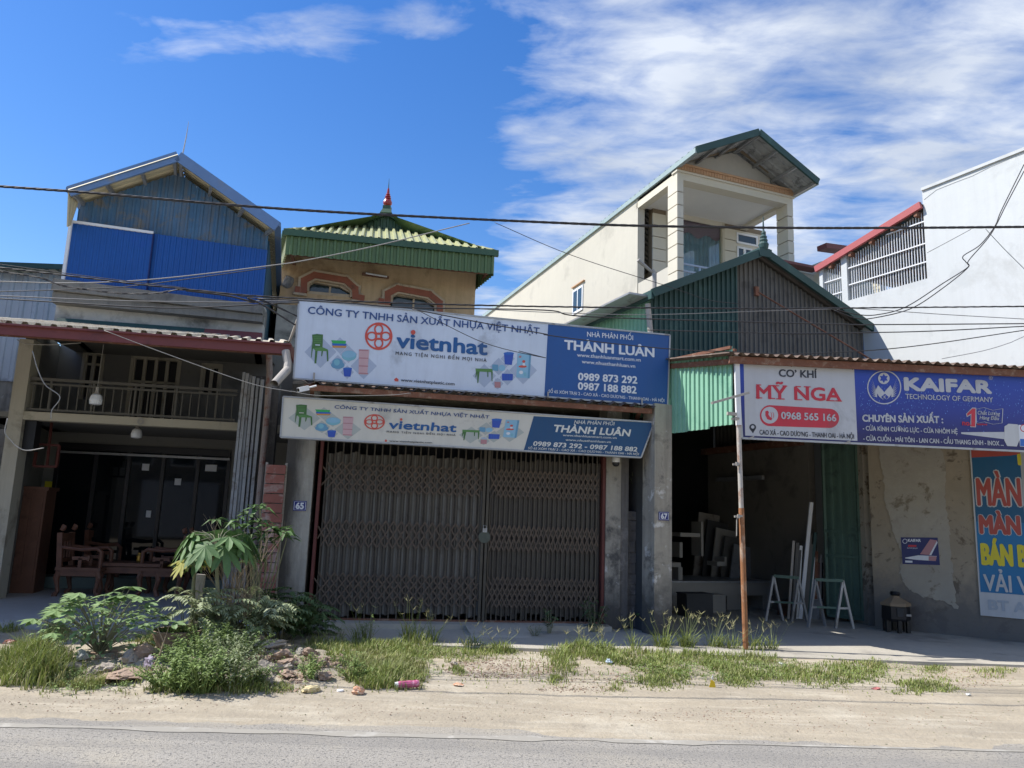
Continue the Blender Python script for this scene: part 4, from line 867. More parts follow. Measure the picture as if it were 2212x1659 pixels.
# gable triangle
gT = CR.l(g('G',1575,187)); zg = zct+.2
part('gable_wall', MB().prism([CR.w(cA,zg)+DC*.1, CR.w(cD,zg)+DC*.1, CR.w(gT[0],gT[1])+DC*.1], DC*.15), mat('grey cream gable', (.47,.45,.40), .9, .06, 1, (.36,.35,.32), .25, 1, streak=.2), H5)
L5 = solve_o(CR, g('G',1575,187), g('G',1712,80), .04)
tip = CR.l(g('G',1712,76), L5); lt_, rt_ = CR.l(g('G',1330,185), L5), CR.l(g('G',2076,382), L5)
for s, (a_, z_) in ((-1, lt_), (1, rt_)):
    P0 = CR.w(a_, z_, L5); P1 = CR.w(tip[0], tip[1], L5); bk = DC*17
    bk0 = CR.n*0
    for i in range(3):
        s0, s1 = (0, .12, .5, 1)[i], (0, .12, .5, 1)[i+1]
        q5 = [P0+bk*s1, P0+bk*s0, P1+bk*s0, P1+bk*s1] if s < 0 else [P0+bk*s0, P0+bk*s1, P1+bk*s1, P1+bk*s0]
        part('roof_sheet', corr(MB(), *q5, .25, .03), M['soffitg'], H5)
        q6 = [v+Vector((0,0,.06)) for v in q5]; part('roof_top_sheet', corr(MB(), *q6, .25, .03), mat('pale blue green roof', (.30,.38,.38), .6, .1, 2, (.2,.25,.24), .2, 2) if (s, i) == (-1, 0) else bpy.data.materials['pale blue green roof'], H5)
    part('fascia', MB().bar(P0+CR.n*.02, P1+CR.n*.02, .05, .16), M['greengrey'], H5)
    part('eave_trim', MB().bar(P0, P0+bk, .06, .12), bpy.data.materials['pale blue green roof'], H5)
    W0 = CR.w(cA if s < 0 else cD, zg-.02)
    for t in (.03, .36, .68, .98):
        v = P0.lerp(P1, t)-Vector((0,0,.05)); e = W0.lerp(CR.w(gT[0],gT[1]+.03), t); part('purlin', MB().bar(v, v+DC*(L5+.1), .05, .07), M['steelgrey'], H5)
    part('rafter', MB().bar(W0+CR.n*.05+Vector((0,0,.03)), CR.w(gT[0],gT[1]+.05)+CR.n*.05, .05, .09), M['groove'], H5)
# loggia back wall with pilaster, sliding door and window
zt6 = zbm+.1; BWp = CR.w(0,0)+DC*LD; CB = Pl(BWp.x, BWp.y, 22)
b0 = CB.l(g('G',1062,600))[0]; b1 = CB.l(g('G',1140,600))[0]; d1_ = CB.l(g('G',1500,700))[0]; wE = CB.l(g('G',1757,700))[0]
zd = CB.l(g('G',1350,590))[1]
part('back_wall', MB().box(CB, b0, b1, 5, zt6, -.2, 0).box(CB, b1, d1_, zd, zt6, -.2, 0).box(CB, d1_, wE, 5, zt6, -.2, 0), M['groove'], H5)
for (x0_, x1_) in ((b0, b1), (d1_, wE)):
    for k in range(nblk): 
        z1_ = zbm-k*gz-.05
        if x0_ == b0 or k < 9: part('wall_block', MB().box(CB, x0_-(.01 if x0_ == b0 else 0), x1_, z1_-gz+.022, z1_, -.02, .025), M['creamwall'], H5)
part('wall_block', MB().box(CB, b1, d1_, zd, zbm-.05, -.02, .024), M['creamwall'], H5)
sd_ = part('sliding_door', MB().box(CB, b1, b1+.05, 6, zd, -.1, .03).box(CB, d1_-.08, d1_, 6, zd, -.1, .03).box(CB, b1, d1_, zd-.06, zd, -.1, .03), M['beam'], H5)
zc5 = zd-.55; cmb_ = MB(); n6 = 60
for i in range(n6):
    a_ = lerp(b1+.05, d1_-.08, i/n6); a2 = lerp(b1+.05, d1_-.08, (i+1)/n6); o1, o2 = -.12+.03*math.sin(i*1.3), -.12+.03*math.sin((i+1)*1.3)
    cmb_.poly([CB.w(a_,6,o1), CB.w(a2,6,o2), CB.w(a2,zc5+.1,o2), CB.w(a_,zc5+.1,o1)])
part('curtain', cmb_, M['curtain'], sd_)
vl = MB()
for i in range(40):
    t = i/40; t2 = (i+1)/40; f_ = lambda t: .06*math.sin(t*6.28*3)+.05*(2*t-1)**2
    vl.poly([CB.w(lerp(b1+.05,d1_-.08,t),zc5+f_(t),-.07), CB.w(lerp(b1+.05,d1_-.08,t2),zc5+f_(t2),-.07), CB.w(lerp(b1+.05,d1_-.08,t2),zd-.06,-.07), CB.w(lerp(b1+.05,d1_-.08,t),zd-.06,-.07)])
part('valance', vl, M['valance'], sd_)
GT = bpy.data.materials.new('clear glass'); GT.use_nodes = True; _n = GT.node_tree
_g = _n.nodes.new('ShaderNodeBsdfGlossy'); _g.inputs['Roughness'].default_value = .02; _t = _n.nodes.new('ShaderNodeBsdfTransparent'); _m = _n.nodes.new('ShaderNodeMixShader'); _m.inputs[0].default_value = .08
_t.inputs[0].default_value = (.9,.95,.95,1)
_n.links.new(_t.outputs[0], _m.inputs[1]); _n.links.new(_g.outputs[0], _m.inputs[2]); _n.links.new(_m.outputs[0], _n.nodes['Material Output'].inputs[0])
part('glass', MB().box(CB, b1+.05, d1_-.08, 6, zd-.06, -.045, -.04), GT, sd_)
for p0, p1 in ((g('G',1575,690), g('G',1705,762)), (g('G',1578,775), g('G',1672,880))):
    (x0_, z1_), (x1_, z0_) = CB.l(p0, .03), CB.l(p1, .03); z0_ = min(z0_, z1_-.3); z1_ -= 0
    wf = part('window', MB().box(CB, x0_, x1_, z0_, z0_+.05, .0, .05).box(CB, x0_, x1_, z1_-.05, z1_, .0, .05).box(CB, x0_, x0_+.05, z0_, z1_, .0, .049).box(CB, x1_-.05, x1_, z0_, z1_, .0, .049), M['whitepaint'], H5)
    part('pane', MB().box(CB, x0_+.05, x1_-.05, z0_+.05, z1_-.05, .026, .03), GC, wf)
    if p1[1] > g('G',0,800)[1]: part('sash', MB().box(CB, (x0_+x1_)/2-.04, (x0_+x1_)/2+.04, z0_, z1_, .026, .047), M['whitepaint'], wf)
# balcony slab, parapet, railing
zfl = CB.l(g('G',1200,985))[1]-.35
zpr = CR.l(g('G',1212,866))[1]
part('parapet', cbox(cA+.02, cA+.16, zlow-1, zpr, .42, LD), M['creamside'], H5)
part('balcony_slab', cbox(cA, cD, zpr-1.15, zpr-.95, 0, LD), M['creamwall'], H5)
M['paleblue'] = mat('pale blue rail', (.35,.42,.52), .4)
r0 = CR.l(g('G',1262,850)); 
for k in range(5): part('rail', cbox(cB, cC, zpr-.02-.17*k, zpr+.02-.17*k, .08, .12), M['paleblue'], H5)
for k in range(7): part('rail_post', cbox(lerp(cB,cC,k/6.)-.02, lerp(cB,cC,k/6.)+.02, zpr-.95, zpr, .085, .115), M['paleblue'], H5)
# main volume behind the loggia
zs5 = CS.l(g('G',1060,455))[1]
vs = CR.w(cA,0)+DC*LD; ws = CR.w(cD,0)+DC*LD
part('side_wall', MB().hexa([vs, vs+CR.u*.2, vs+CR.u*.2+DC*15, vs+DC*15, vs+Vector((0,0,zct+.1)), vs+CR.u*.2+Vector((0,0,zct+.1)), vs+CR.u*.2+DC*15+Vector((0,0,zct+.1)), vs+DC*15+Vector((0,0,zct+.1))]), M['creamside'], H5)
part('side_wall', MB().hexa([ws-CR.u*.2, ws, ws+DC*15, ws-CR.u*.2+DC*15, ws-CR.u*.2+Vector((0,0,zct+.1)), ws+Vector((0,0,zct+.1)), ws+DC*15+Vector((0,0,zct+.1)), ws-CR.u*.2+DC*15+Vector((0,0,zct+.1))]), M['creamside'], H5)
part('lower_front', cbox(cA, cD, 0, zpr-.95, LD-.3, LD), M['creamwall'], H5)
CS.p = Vector((vs.x, vs.y, 0))
w0, w1_ = CS.l(g('G',575,1050)), CS.l(g('G',633,1190)); w00 = CS.l(g('G',580,1195))
wf = part('window', MB().box(CS, w0[0], w1_[0], w00[1], w0[1], -.05, .03), M['whitepaint'], H5)
wm = (w0[0]+w1_[0])/2
for x0_, x1_ in ((w0[0]+.06, wm-.03), (wm+.03, w1_[0]-.06)): part('pane', MB().box(CS, x0_, x1_, w00[1]+.07, w0[1]-.07, .028, .034), GC, wf)
part('window_hood', MB().box(CS, w0[0]-.05, w1_[0]+.1, w0[1]+.08, w0[1]+.11, .0, .06), M['tile'], H5)
pb = CR.q(g('G',1072,940), .3); part('drain_pipe', MB().tube([pb+Vector((-.05,0,.06)), pb, pb-Vector((0,0,1.8))], .05, 8).tube([pb+Vector((-.05,0,.02)), pb+Vector((-.38,-.1,.25))], [.03,.05], 8), M['pvc'], H5)

# ===== white building on the right =====
WH = Pl(6.5, 13.2, -64); H6 = thing('white_building', 'tall white rendered building with a barred roof terrace under a red edged sloping roof', 'building', tuple(WH.w(0,0,0)))
DW = DD(26)
wt = WH.l(g('H',1042,370)); wtr = WH.l(g('H',1800,40)); sl_ = WH.l(g('H',1092,990)); sl2 = WH.l(g('H',500,1195))
ztw = (wt[1]+wtr[1])/2; zsl = (sl_[1]+sl2[1])/2; aw = wt[0]; afr = WH.l(g('H',1810,500))[0]+2.5; aleft = WH.l(g('H',283,1200))[0]
part('side_wall', MB().box(WH, aw, afr, 0, ztw, -.2, 0), M['white'], H6)
part('side_wall', MB().box(WH, aleft-.4, aw, 0, zsl, -.2, 0), M['white'], H6)
part('front_wall', MB().box(WH, afr-.2, afr, 0, ztw, -7, -.2), M['white'], H6)
part('parapet_cap', MB().box(WH, aw, afr, ztw, ztw+.05, -.25, .03), M['white'], H6)
pa0, pa1 = WH.l(g('H',432,1000))[0], WH.l(g('H',500,1000))[0]
fe0, fe1 = WH.l(g('H',270,945)), WH.l(g('H',1050,465))
part('terrace_pillar', MB().box(WH, pa0, (pa0*.35+pa1*.65), zsl, lerp(fe0[1], fe1[1], (pa0-fe0[0])/(fe1[0]-fe0[0])), -.3, .0), M['white'], H6)
part('terrace_post', MB().box(WH, fe0[0]-.0, fe0[0]+.08, zsl-.4, fe0[1], -.1, .02), M['white'], H6)
Pa, Pb = WH.w(fe0[0]-.05, fe0[1], .06), WH.w(fe1[0], fe1[1], .06)
M['redtrim'] = mat('dusty red trim', (.40,.09,.09), .55, .1, 3)
part('roof_fascia', MB().bar(Pa, Pb, .06, .12), M['redtrim'], H6)
inn = -WH.n*6
sheets('roof_sheet', H6, M['tealdk'], Pb+inn, Pb+Vector((0,0,.05)), Pa+Vector((0,0,.05)), Pa+inn, 6, .2, .03)
sheets('ceiling_sheet', H6, M['browngrey'], Pa, Pb, Pb+inn, Pa+inn, 5, .2, .02)
for t in (.15, .35, .55, .75, .95): v = Pa.lerp(Pb, t)-Vector((0,0,.1)); part('roof_purlin', MB().bar(v, v+inn, .06, .08), M['rust'], H6)
part('terrace_floor', MB().box(WH, aleft-.4, aw, zsl-.3, zsl-.15, -6, -.2), M['conc'], H6)
part('inner_wall', MB().box(WH, aw, aw+.15, zsl-.2, ztw-.05, -6.5, -.21), M['browngrey'], H6)
bq0, bq1 = WH.l(g('H',330,985), -2.6), WH.l(g('H',725,1060), -2.6)
bz0, bz1 = zsl-.2, WH.l(g('H',500,1010), -2.6)[1]
part('brick_wall_core', MB().box(WH, bq0[0]-.4, bq1[0], bz0, bz1, -2.8, -2.61), M['ywhite'], H6)
mb = MB(); 
z_ = bz0; r_ = 0
while z_ < bz1-.05:
    x_ = bq0[0]-.4 - (.1 if r_ % 2 else 0)
    while x_ < bq1[0]:
        mb.box(WH, max(x_, bq0[0]-.4)+.005, min(x_+.21, bq1[0])-.005, z_+.005, z_+.07, -2.62, -2.598); x_ += .22
    z_ += .08; r_ += 1
part('brick', mb, M['soffit'], H6, kind='stuff')
cu = WH.l(g('H',760,900), -3)[0]; cu2 = WH.l(g('H',865,900), -3)[0]
part('brown_curtain', MB().box(WH, cu, cu2+.2, zsl-.2, ztw-1.6, -3.1, -3), M['wood'], H6)
# grille: uprights and slanting cross bars
nb6 = 40
for k in range(nb6):
    a_ = lerp(fe0[0]+.1, aw-.02, k/(nb6-1)); 
    if pa0-.03 < a_ < pa0*.35+pa1*.65+.03: continue
    zt_ = lerp(fe0[1], fe1[1], (a_-fe0[0])/(fe1[0]-fe0[0]))-.08
    part('grille_bar', MB().bar(WH.w(a_,zsl-(.35 if a_ < pa0 else 0),-.05), WH.w(a_,zt_,-.05), .014), M['whitepaint'], H6)
for p0, p1 in ((g('H',480,955), g('H',1068,725)), (g('H',487,1082), g('H',1080,860)), (g('H',765,672), g('H',1058,592)), (g('H',298,1050), g('H',440,1000)), (g('H',305,1155), g('H',440,1110))):
    z_ = (WH.l(p0)[1]+WH.l(p1)[1])/2; part('grille_rail', MB().bar(WH.w(WH.l(p0)[0],z_,-.02), WH.w(WH.l(p1)[0],z_,-.02), .02), M['whitepaint'], H6)
part('crack_line', MB().tube([WH.q(g('H',*p), .001) for p in ((1055,420),(1150,345),(1300,285),(1420,240),(1560,170),(1700,110),(1810,70))], .006, 4), mat('grey joint', (.42,.43,.43), .9), H6)
# small house between
SB = Pl(10, 19, 22)
x0_, x1_ = SB.l(g('H',95,1000))[0], SB.l(g('H',300,1000))[0]; zz1 = SB.l(g('H',150,970))[1]
H7 = thing('rear_house', 'grey beige rear house glimpsed between the cream house and the white building', 'house', tuple(SB.w(x0_,0)))
part('wall', MB().box(SB, x0_-.6, (x0_+x1_)/2+.1, 0, zz1, -4, 0), M['ywhite'], H7)
part('wall', MB().box(SB, (x0_+x1_)/2+.1, x1_+1.5, 0, zz1+.25, -4, .3), M['creamwall'], H7)
part('roof', MB().bar(SB.w((x0_+x1_)/2-.1,zz1+.5,.5), SB.w(x1_+1.6,zz1+.62,.5), .3, .12).bar(SB.w(x0_-.7,zz1+.04,.2), SB.w((x0_+x1_)/2,zz1+.04,.2), .3, .06), M['maroon'], H7)
# ===== scissor gate =====
gt_ = thing('folding_gate', 'closed two leaf scissor gate of bronze bars, zinc slats and rusty crossed strips', 'gate', tuple(GA.w(GA.l(g('K',1560,1000))[0],.16,0)))
gx0, gxm, gx1 = GA.l(g('K',385,700))[0], GA.l(g('K',1568,760))[0], GA.l(g('L',940,700))[0]
gx0 = fr0+.03; gzb, gzt = .17, 2.62
part('frame', MB().box(GA, fr0-.012, fr0+.028, .1, gzt+.1, -.08, .1), M['redframe'], gt_)
part('frame', MB().box(GA, fr1-.035, fr1+.008, .1, gzt+.1, -.08, .1), M['redframe'], gt_)
part('frame_head', MB().box(GA, fr0, fr1, gzt-.05, gzt+.1, -.1, .08), M['rust'], gt_)
part('bottom_track', MB().box(GA, gx0, gx1, .165, .185, -.04, .06), M['rust'], gt_)
def leafgate(x0, x1, n, slatm, span, seed):
    q = random.Random(seed); p = (x1-x0)/n
    zs = GA.l(g('K',900,170))[1]
    for k in range(n):
        a = x0+p*(k+.5)
        part('bar', MB().box(GA, a-.009, a+.009, gzb, gzt-.03, .012, .034), M['gatebar'], gt_)
        zt_ = zs+q.uniform(-.02,.02); zb_ = gzb+q.uniform(.03,.12)
        w = p*.5; th = q.uniform(-.012,.012)
        mb = MB(); c = a+p*.5
        mb.prism([GA.w(c-w*.98,zb_,-.02+th), GA.w(c-w*.35,zb_,-.004), GA.w(c+w*.35,zb_+q.uniform(-.02,.03),-.002), GA.w(c+w*.98,zb_,-.024)], Vector((0,0,zt_-zb_)))
        part('slat', mb, slatm[0] if k % 2 else slatm[1], gt_)
        if slatm[2]: part('slat_edge', MB().prism([GA.w(a+p*.22,zb_,.002), GA.w(a+p*.22+p*.22,zb_,.009), GA.w(a+p*.22+p*.22,zb_,-.003), GA.w(a+p*.22,zb_,-.006)], Vector((0,0,zt_-zb_-.01))), slatm[2], gt_)
    bands = [(K_(240), K_(455), span), (K_(660), K_(860), 2), (K_(1050), K_(1285), span)]
    for zt_, zb_, sp in bands:
        for k in range(-1, n-1):
            for s in (1, -1):
                a0_, a1_ = x0+p*(k+.5), x0+p*(k+.5+sp)
                if s < 0: a0_, a1_ = a1_, a0_
                lo, hi = x0+.005, x1-.005
                v0, v1 = (a0_, zt_), (a1_, zb_)
                def clip(u, w_):
                    if u[0] < lo: t = (lo-u[0])/(w_[0]-u[0]); return (lo, lerp(u[1], w_[1], t))
                    if u[0] > hi: t = (hi-u[0])/(w_[0]-u[0]); return (hi, lerp(u[1], w_[1], t))
                    return u
                c0_, c1_ = clip(v0, v1), clip(v1, v0); o = .044 if s > 0 else .050
                o += .0005*(k % 3)
                part('lattice_strip', MB().bar(GA.w(*c0_,o), GA.w(*c1_,o), .0035, .019, up=(GA.k.cross(GA.n)).cross(GA.n)*-1 if False else (0,0,1)), M['lattice'], gt_)
def K_(y): return GA.l(g('K', 900, y))[1]
leafgate(gx0, gxm-.035, 21, (M['slat1'], M['slat2'], M['slat3']), 3, 1)
leafgate(gxm+.035, fr1-.07, 23, (M['slat2'], M['slat2'], None), 3, 2)
for s in (-1, 1):
    part('meeting_stile', MB().box(GA, gxm+s*.028-.018, gxm+s*.028+.018, gzb-.01, gzt-.1, .0, .075), M['gatebar'], gt_)
lk_ = part('lock_plate', MB().prism([GA.w(gxm+.085*math.cos(t), K_(755)+.085*math.sin(t), .078) for t in [i*math.pi/6 for i in range(12)]], GA.n*.006), mat('dull bronze plate', (.07,.085,.07), .5, .2), gt_)
part('padlock', MB().box(GA, gxm-.03, gxm+.03, K_(720), K_(690), .085, .11).tube([GA.w(gxm-.02,K_(690),.1), GA.w(gxm-.02,K_(670),.1), GA.w(gxm+.02,K_(670),.1), GA.w(gxm+.02,K_(690),.1)], .006, 6), M['steelgrey'], gt_)
part('dark_backing', MB().box(GA, gx0, gx1, .0, 3.2, -1.2, -1.1), M['blackp'], H2)  # black sheet stands in for the dark interior behind the gate

# ===== lettering helpers =====
TXT = {}
def text_mesh(s, track=1.0):
    key = (s, track)
    if key in TXT: return TXT[key]
    c = bpy.data.curves.new('lettering', 'FONT'); c.body = s; c.size = 1; c.resolution_u = 3; c.space_character = track
    o = bpy.data.objects.new('lettering', c); COL.objects.link(o); bpy.context.view_layer.update()
    me = o.to_mesh(); v = np.array([tuple(x.co) for x in me.vertices]) if len(me.vertices) else np.zeros((1, 3)); f = [tuple(p.vertices) for p in me.polygons]
    o.to_mesh_clear(); bpy.data.objects.remove(o); bpy.data.curves.remove(c); TXT[key] = (v, f); return TXT[key]
CAP = text_mesh('H')[0][:, 1].max()
LAY = [0]
def lettering(parent, F, s, p0, p1, h, m, o=.004, bold=.0, track=1.0, shear=0.0, name='lettering', scx=1.0):
    """flat print on frame F: baseline runs from pixel p0 to p1, capitals h pixels tall"""
    bold *= .55
    v, f = text_mesh(s, track); P0, P1 = F.q(p0, o), F.q(p1, o); U = P1-P0; d = ((P0+P1)/2-CP).length
    dep = ((P0+P1)/2-CP).dot(Fv); hh = h*dep/FOC; up = Vector((0, 0, 1)); x0, x1 = v[:,0].min(), v[:,0].max(); un = U.normalized()
    mb = MB(); offs = [(0, 0)]
    if bold: offs += [(bold*math.cos(t), bold*math.sin(t)*.8) for t in [i*math.pi/4 for i in range(8)]]
    for k, (bx, by) in enumerate(offs):
        i0 = len(mb.v); sc = hh/CAP
        for x, y, _ in v:
            mb.v.append(tuple(P0 + U*((x-x0)/(x1-x0)) + un*(bx*hh) + up*(y*sc+by*hh) + un*(shear*y*sc) + F.n*(.0004*k)))
        mb.f += [tuple(i0+a for a in q) for q in f]
    return part(name, mb, m, parent, kind='stuff' if len(s) > 300 else None)
def fpoly(F, pts, o): return MB().poly([F.q(p, o) for p in pts])
def flat(parent, F, pts, m, o=.004, name='print'): return part(name, fpoly(F, pts, o), m, parent)
def ring(F, c, r0, r1, o, n=40, ax=1.0):
    mb = MB(); P = [(math.cos(2*math.pi*i/n), math.sin(2*math.pi*i/n)) for i in range(n)]
    for i in range(n):
        a, b_ = P[i], P[(i+1) % n]; mb.poly([F.q((c[0]+a[0]*r0*ax, c[1]+a[1]*r0), o), F.q((c[0]+a[0]*r1*ax, c[1]+a[1]*r1), o), F.q((c[0]+b_[0]*r1*ax, c[1]+b_[1]*r1), o), F.q((c[0]+b_[0]*r0*ax, c[1]+b_[1]*r0), o)])
    return mb
def disc(F, c, r, o, n=20, ry=None): ry = ry or r; return MB().poly([F.q((c[0]+r*math.cos(-2*math.pi*i/n), c[1]+ry*math.sin(-2*math.pi*i/n)), o) for i in range(n)])
def add(mb, other):
    i = len(mb.v); mb.v += other.v; mb.f += [tuple(i+k for k in f) for f in other.f]; return mb
def ink(n, c, r=.5): return mat('print '+n, c, r, .07, .9, tuple(x*.62+.03 for x in c), .1, 1.4, streak=.22, bump=.12, bscale=3)
I = dict(navy=ink('navy',(.025,.075,.24)), blue=ink('blue',(.012,.10,.30)), red=ink('red',(.62,.085,.06)), black=ink('black',(.03,.035,.05)), white=ink('white',(.72,.74,.78)),
 bg=ink('board white',(.60,.67,.78)), panel=ink('panel blue',(.012,.085,.29)), dia=ink('diamond',(.40,.47,.60)), green=ink('chair green',(.06,.16,.045)), green2=ink('chair green light',(.10,.25,.07)),
 lgreen=ink('bright green',(.04,.42,.10)), mblue=ink('tray blue',(.03,.14,.50)), orange=ink('orange',(.55,.26,.07)), aqua=ink('aqua',(.20,.46,.56)), steel=ink('steel blue',(.13,.32,.48)), bucket=ink('bucket',(.03,.09,.45)),
 pink=ink('pink',(.58,.38,.40)), pink2=ink('dark pink',(.45,.22,.24)), cyan=ink('cabinet',(.25,.48,.64)), cream=ink('board cream',(.62,.60,.53)), panel2=ink('panel deep blue',(.005,.065,.175)), diac=ink('diamond grey',(.42,.45,.42)), cwhite=ink('cream white',(.68,.68,.64)),
 kblue=ink('banner blue',(.018,.055,.36)), kwhite=ink('banner white',(.50,.51,.53)), kred=ink('banner red',(.55,.03,.055)), kdark=ink('banner navy',(.02,.025,.13)), yel=ink('yellow',(.70,.60,.03)), pblue=ink('poster blue',(.008,.10,.21)), pblue2=ink('poster bright blue',(.01,.17,.38)), pred=ink('poster red',(.42,.07,.05)), pwhite=ink('poster white',(.55,.56,.56)), spark=ink('sparkle',(.15,.30,.70)), plate=ink('plate blue',(.01,.02,.20)))

def board(name, label, F, tl, tr, br, bl, m, th, frame, cat='sign', fw=.02):
    t = thing(name, label, cat, tuple(F.q(bl)))
    P = [F.q(p) for p in (bl, br, tr, tl)]
    part('panel', MB().prism(P, -F.n*th), m, t)
    mb = MB()
    for a, b_ in zip(P, P[1:]+P[:1]): mb.bar(a+F.n*.004, b_+F.n*.004, fw, fw) if False else mb.bar(a-F.n*(th/2-.006), b_-F.n*(th/2-.006), fw, th+.012, up=F.n.cross((b_-a).normalized()) if False else (F.n))
    part('frame', mb, frame, t); return t

def products(t, F, k, T, cre=False):
    """the printed product pictures; T maps zoom pixels of one board to pixels"""
    dm = I['diac'] if cre else I['dia']
    return None
def logo(t, F, c, r, ax, m=None):
    m = m or I['red']; mb = ring(F, c, r*.86, r, .0045, 44, ax)
    for dx, dy, sx, sy in ((0,-.5,.34,.40), (0,.5,.34,.40), (-.5,0,.40,.34), (.5,0,.40,.34)):
        n = 24; cc = (c[0]+dx*r*ax, c[1]+dy*r)
        for i in range(n):
            a, b_ = 2*math.pi*i/n, 2*math.pi*(i+1)/n; pts = []
            for (an, q) in ((a, .66), (a, 1), (b_, 1), (b_, .66)): pts.append(F.q((cc[0]+math.cos(an)*sx*r*q*ax, cc[1]+math.sin(an)*sy*r*q), .005+.0004*(abs(dx) > 0)))
            mb.poly(pts)
    add(mb, ring(F, c, r*.15, r*.27, .006, 24, ax)); part('logo', mb, m, t)
def quadp(t, F, T, pts, m, o, name='print'): return flat(t, F, [T(*p) for p in pts], m, o, name)
def product_art(t, F, TL, TR, dm):
    # left group in TL coordinates: big-sign space of zoom E ; right group TR: big-sign space of zoom F
    def dia(T, cx, cy, rx, ry): quadp(t, F, T, [(cx-rx,cy),(cx,cy+ry),(cx+rx,cy),(cx,cy-ry)], dm, .002, 'diamond')
    for d in ((600,680,170,170), (808,612,88,88), (900,705,92,92), (785,800,88,88), (885,895,72,72), (1060,830,140,140)): dia(TL, *d)
    for d in ((208,735,120,120), (355,640,88,90), (448,560,72,75), (445,750,80,85), (345,815,60,60), (605,680,142,142)): dia(TR, *d)
    P = lambda T, pts, c, o=.004, n='print': quadp(t, F, T, pts, I[c], o, n)
    # chair
    P(TL, [(512,495),(565,488),(628,495),(622,640),(520,645)], 'green', .004, 'chair_print')
    for y in (515, 535, 555, 575): P(TL, [(530,y),(530,y+7),(610,y+9),(610,y+2)], 'green2', .005)
    P(TL, [(545,600),(545,610),(595,612),(595,602)], 'bg', .005)
    P(TL, [(520,640),(548,668),(672,672),(682,655),(620,628)], 'green2', .0055)
    for q in ([(512,560),(520,645),(506,740),(500,738)], [(545,665),(570,668),(556,802),(536,802)], [(664,668),(682,660),(685,778),(672,780)], [(612,670),(628,672),(618,726),(608,726)]): P(TL, q, 'green', .005)
    P(TL, [(715,555),(730,590),(868,592),(872,562)], 'lgreen'); P(TL, [(722,588),(728,612),(874,614),(880,594)], 'mblue', .0045); P(TL, [(724,612),(732,634),(870,636),(876,616)], 'orange', .005)
    mb = MB(); e = lambda T, cx, cy, rx, ry, o: MB().poly([F.q(T(cx+rx*math.cos(-2*math.pi*i/20), cy+ry*math.sin(-2*math.pi*i/20)), o) for i in range(20)])
    part('basin_print', e(TL, 905, 720, 78, 55, .004), I['aqua'], t); part('basin_print', e(TL, 905, 705, 74, 36, .0048), I['steel'] if False else I['cyan'], t)
    part('basin_print', e(TL, 785, 820, 72, 40, .004), I['steel'], t); part('basin_print', e(TL, 782, 790, 56, 42, .0048), I['steel'], t); part('basin_print', e(TL, 775, 790, 30, 34, .0055), I['navy'] if False else I['aqua'], t)
    P(TL, [(842,852),(852,940),(920,944),(936,852)], 'bucket', .004, 'bucket_print'); part('bucket_print', e(TL, 889, 854, 48, 9, .005), I['mblue'], t)
    P(TL, [(1010,650),(1005,915),(1098,922),(1120,655)], 'pink', .004, 'shelf_print')
    for y in (655, 738, 822, 900): P(TL, [(1010,y),(1009,y+12),(1108,y+16),(1108,y+4)], 'pink2', .005)
    # right group
    P(TR, [(118,660),(120,690),(292,698),(296,664)], 'green2', .004, 'table_print')
    for q in ([(122,688),(140,692),(124,752),(117,750)], [(134,690),(160,692),(146,810),(137,810)], [(238,690),(250,692),(249,748),(240,748)], [(278,692),(294,694),(291,792),(284,792)]): P(TR, q, 'green', .005)
    P(TR, [(290,618),(290,680),(350,688),(350,622)], 'steel', .004); part('pot_print', e(TR, 388, 655, 36, 32, .004), I['dia'] if False else I['cyan'], t)
    P(TR, [(410,505),(418,618),(490,624),(508,508)], 'bucket', .004, 'bucket_print'); part('bucket_print', e(TR, 459, 506, 54, 14, .005), I['mblue'], t)
    P(TR, [(388,712),(390,784),(498,782),(502,716)], 'bucket', .004, 'crate_print')
    for x in (415, 440, 465): P(TR, [(x,716),(x,780),(x+4,780),(x+4,716)], 'mblue', .005)
    P(TR, [(312,796),(314,856),(375,858),(376,798)], 'pink2', .004, 'box_print'); P(TR, [(318,764),(318,784),(374,786),(374,766)], 'dia', .004)
    P(TR, [(550,505),(535,752),(672,762),(688,508)], 'cyan', .004, 'cabinet_print')
    P(TR, [(668,508),(652,760),(672,762),(688,508)], 'steel', .005)
    for cx_, cy_, rx_, ry_, c_ in ((575,540,14,11,'pink2'), (612,588,16,14,'red'), (600,640,42,12,'red'), (585,700,20,18,'white'), (625,720,14,20,'aqua'), (612,620,14,16,'white')): part('cabinet_print', e(TR, cx_, cy_, rx_, ry_, .006), I[c_], t)

# big sign
SB1 = board('shop_sign', 'large upper pale blue and dark blue plastics shop sign standing on the awning', BS, g('D',330,945), g('F',2108,318), g('F',2083,1045), g('D',288,1555), I['bg'], .09, M['steelgrey'])
flat(SB1, BS, [g('F',822,940), g('F',2078,1036), g('F',2101,324), g('F',862,208)], I['panel'], .002, 'blue_panel')
E_ = lambda x, y: g('E', x, y); F_ = lambda x, y: g('F', x, y); D_ = lambda x, y: g('D', x, y)
product_art(SB1, BS, E_, F_, I['dia'])
z = lambda k, s: s/REG[k][2]*.8640625
TX = lettering
TX(SB1, BS, 'CÔNG TY TNHH SẢN XUẤT NHỰA VIỆT NHẬT', D_(398,1056), D_(2176,1216), z('D',53), I['navy'], bold=.045)
TX(SB1, BS, 'vietnhat', D_(1080,1315), D_(1772,1374), z('D',112), I['blue'], bold=.10)
part('dot', disc(BS, D_(1207,1200), z('D',18), .012), I['red'], SB1)
logo(SB1, BS, E_(1220,513), z('E',147), 1.0)
TX(SB1, BS, 'MANG TIỆN NGHI ĐẾN MỌI NHÀ', D_(1072,1372), D_(1770,1428), z('D',25), I['black'], track=1.35, bold=.03)
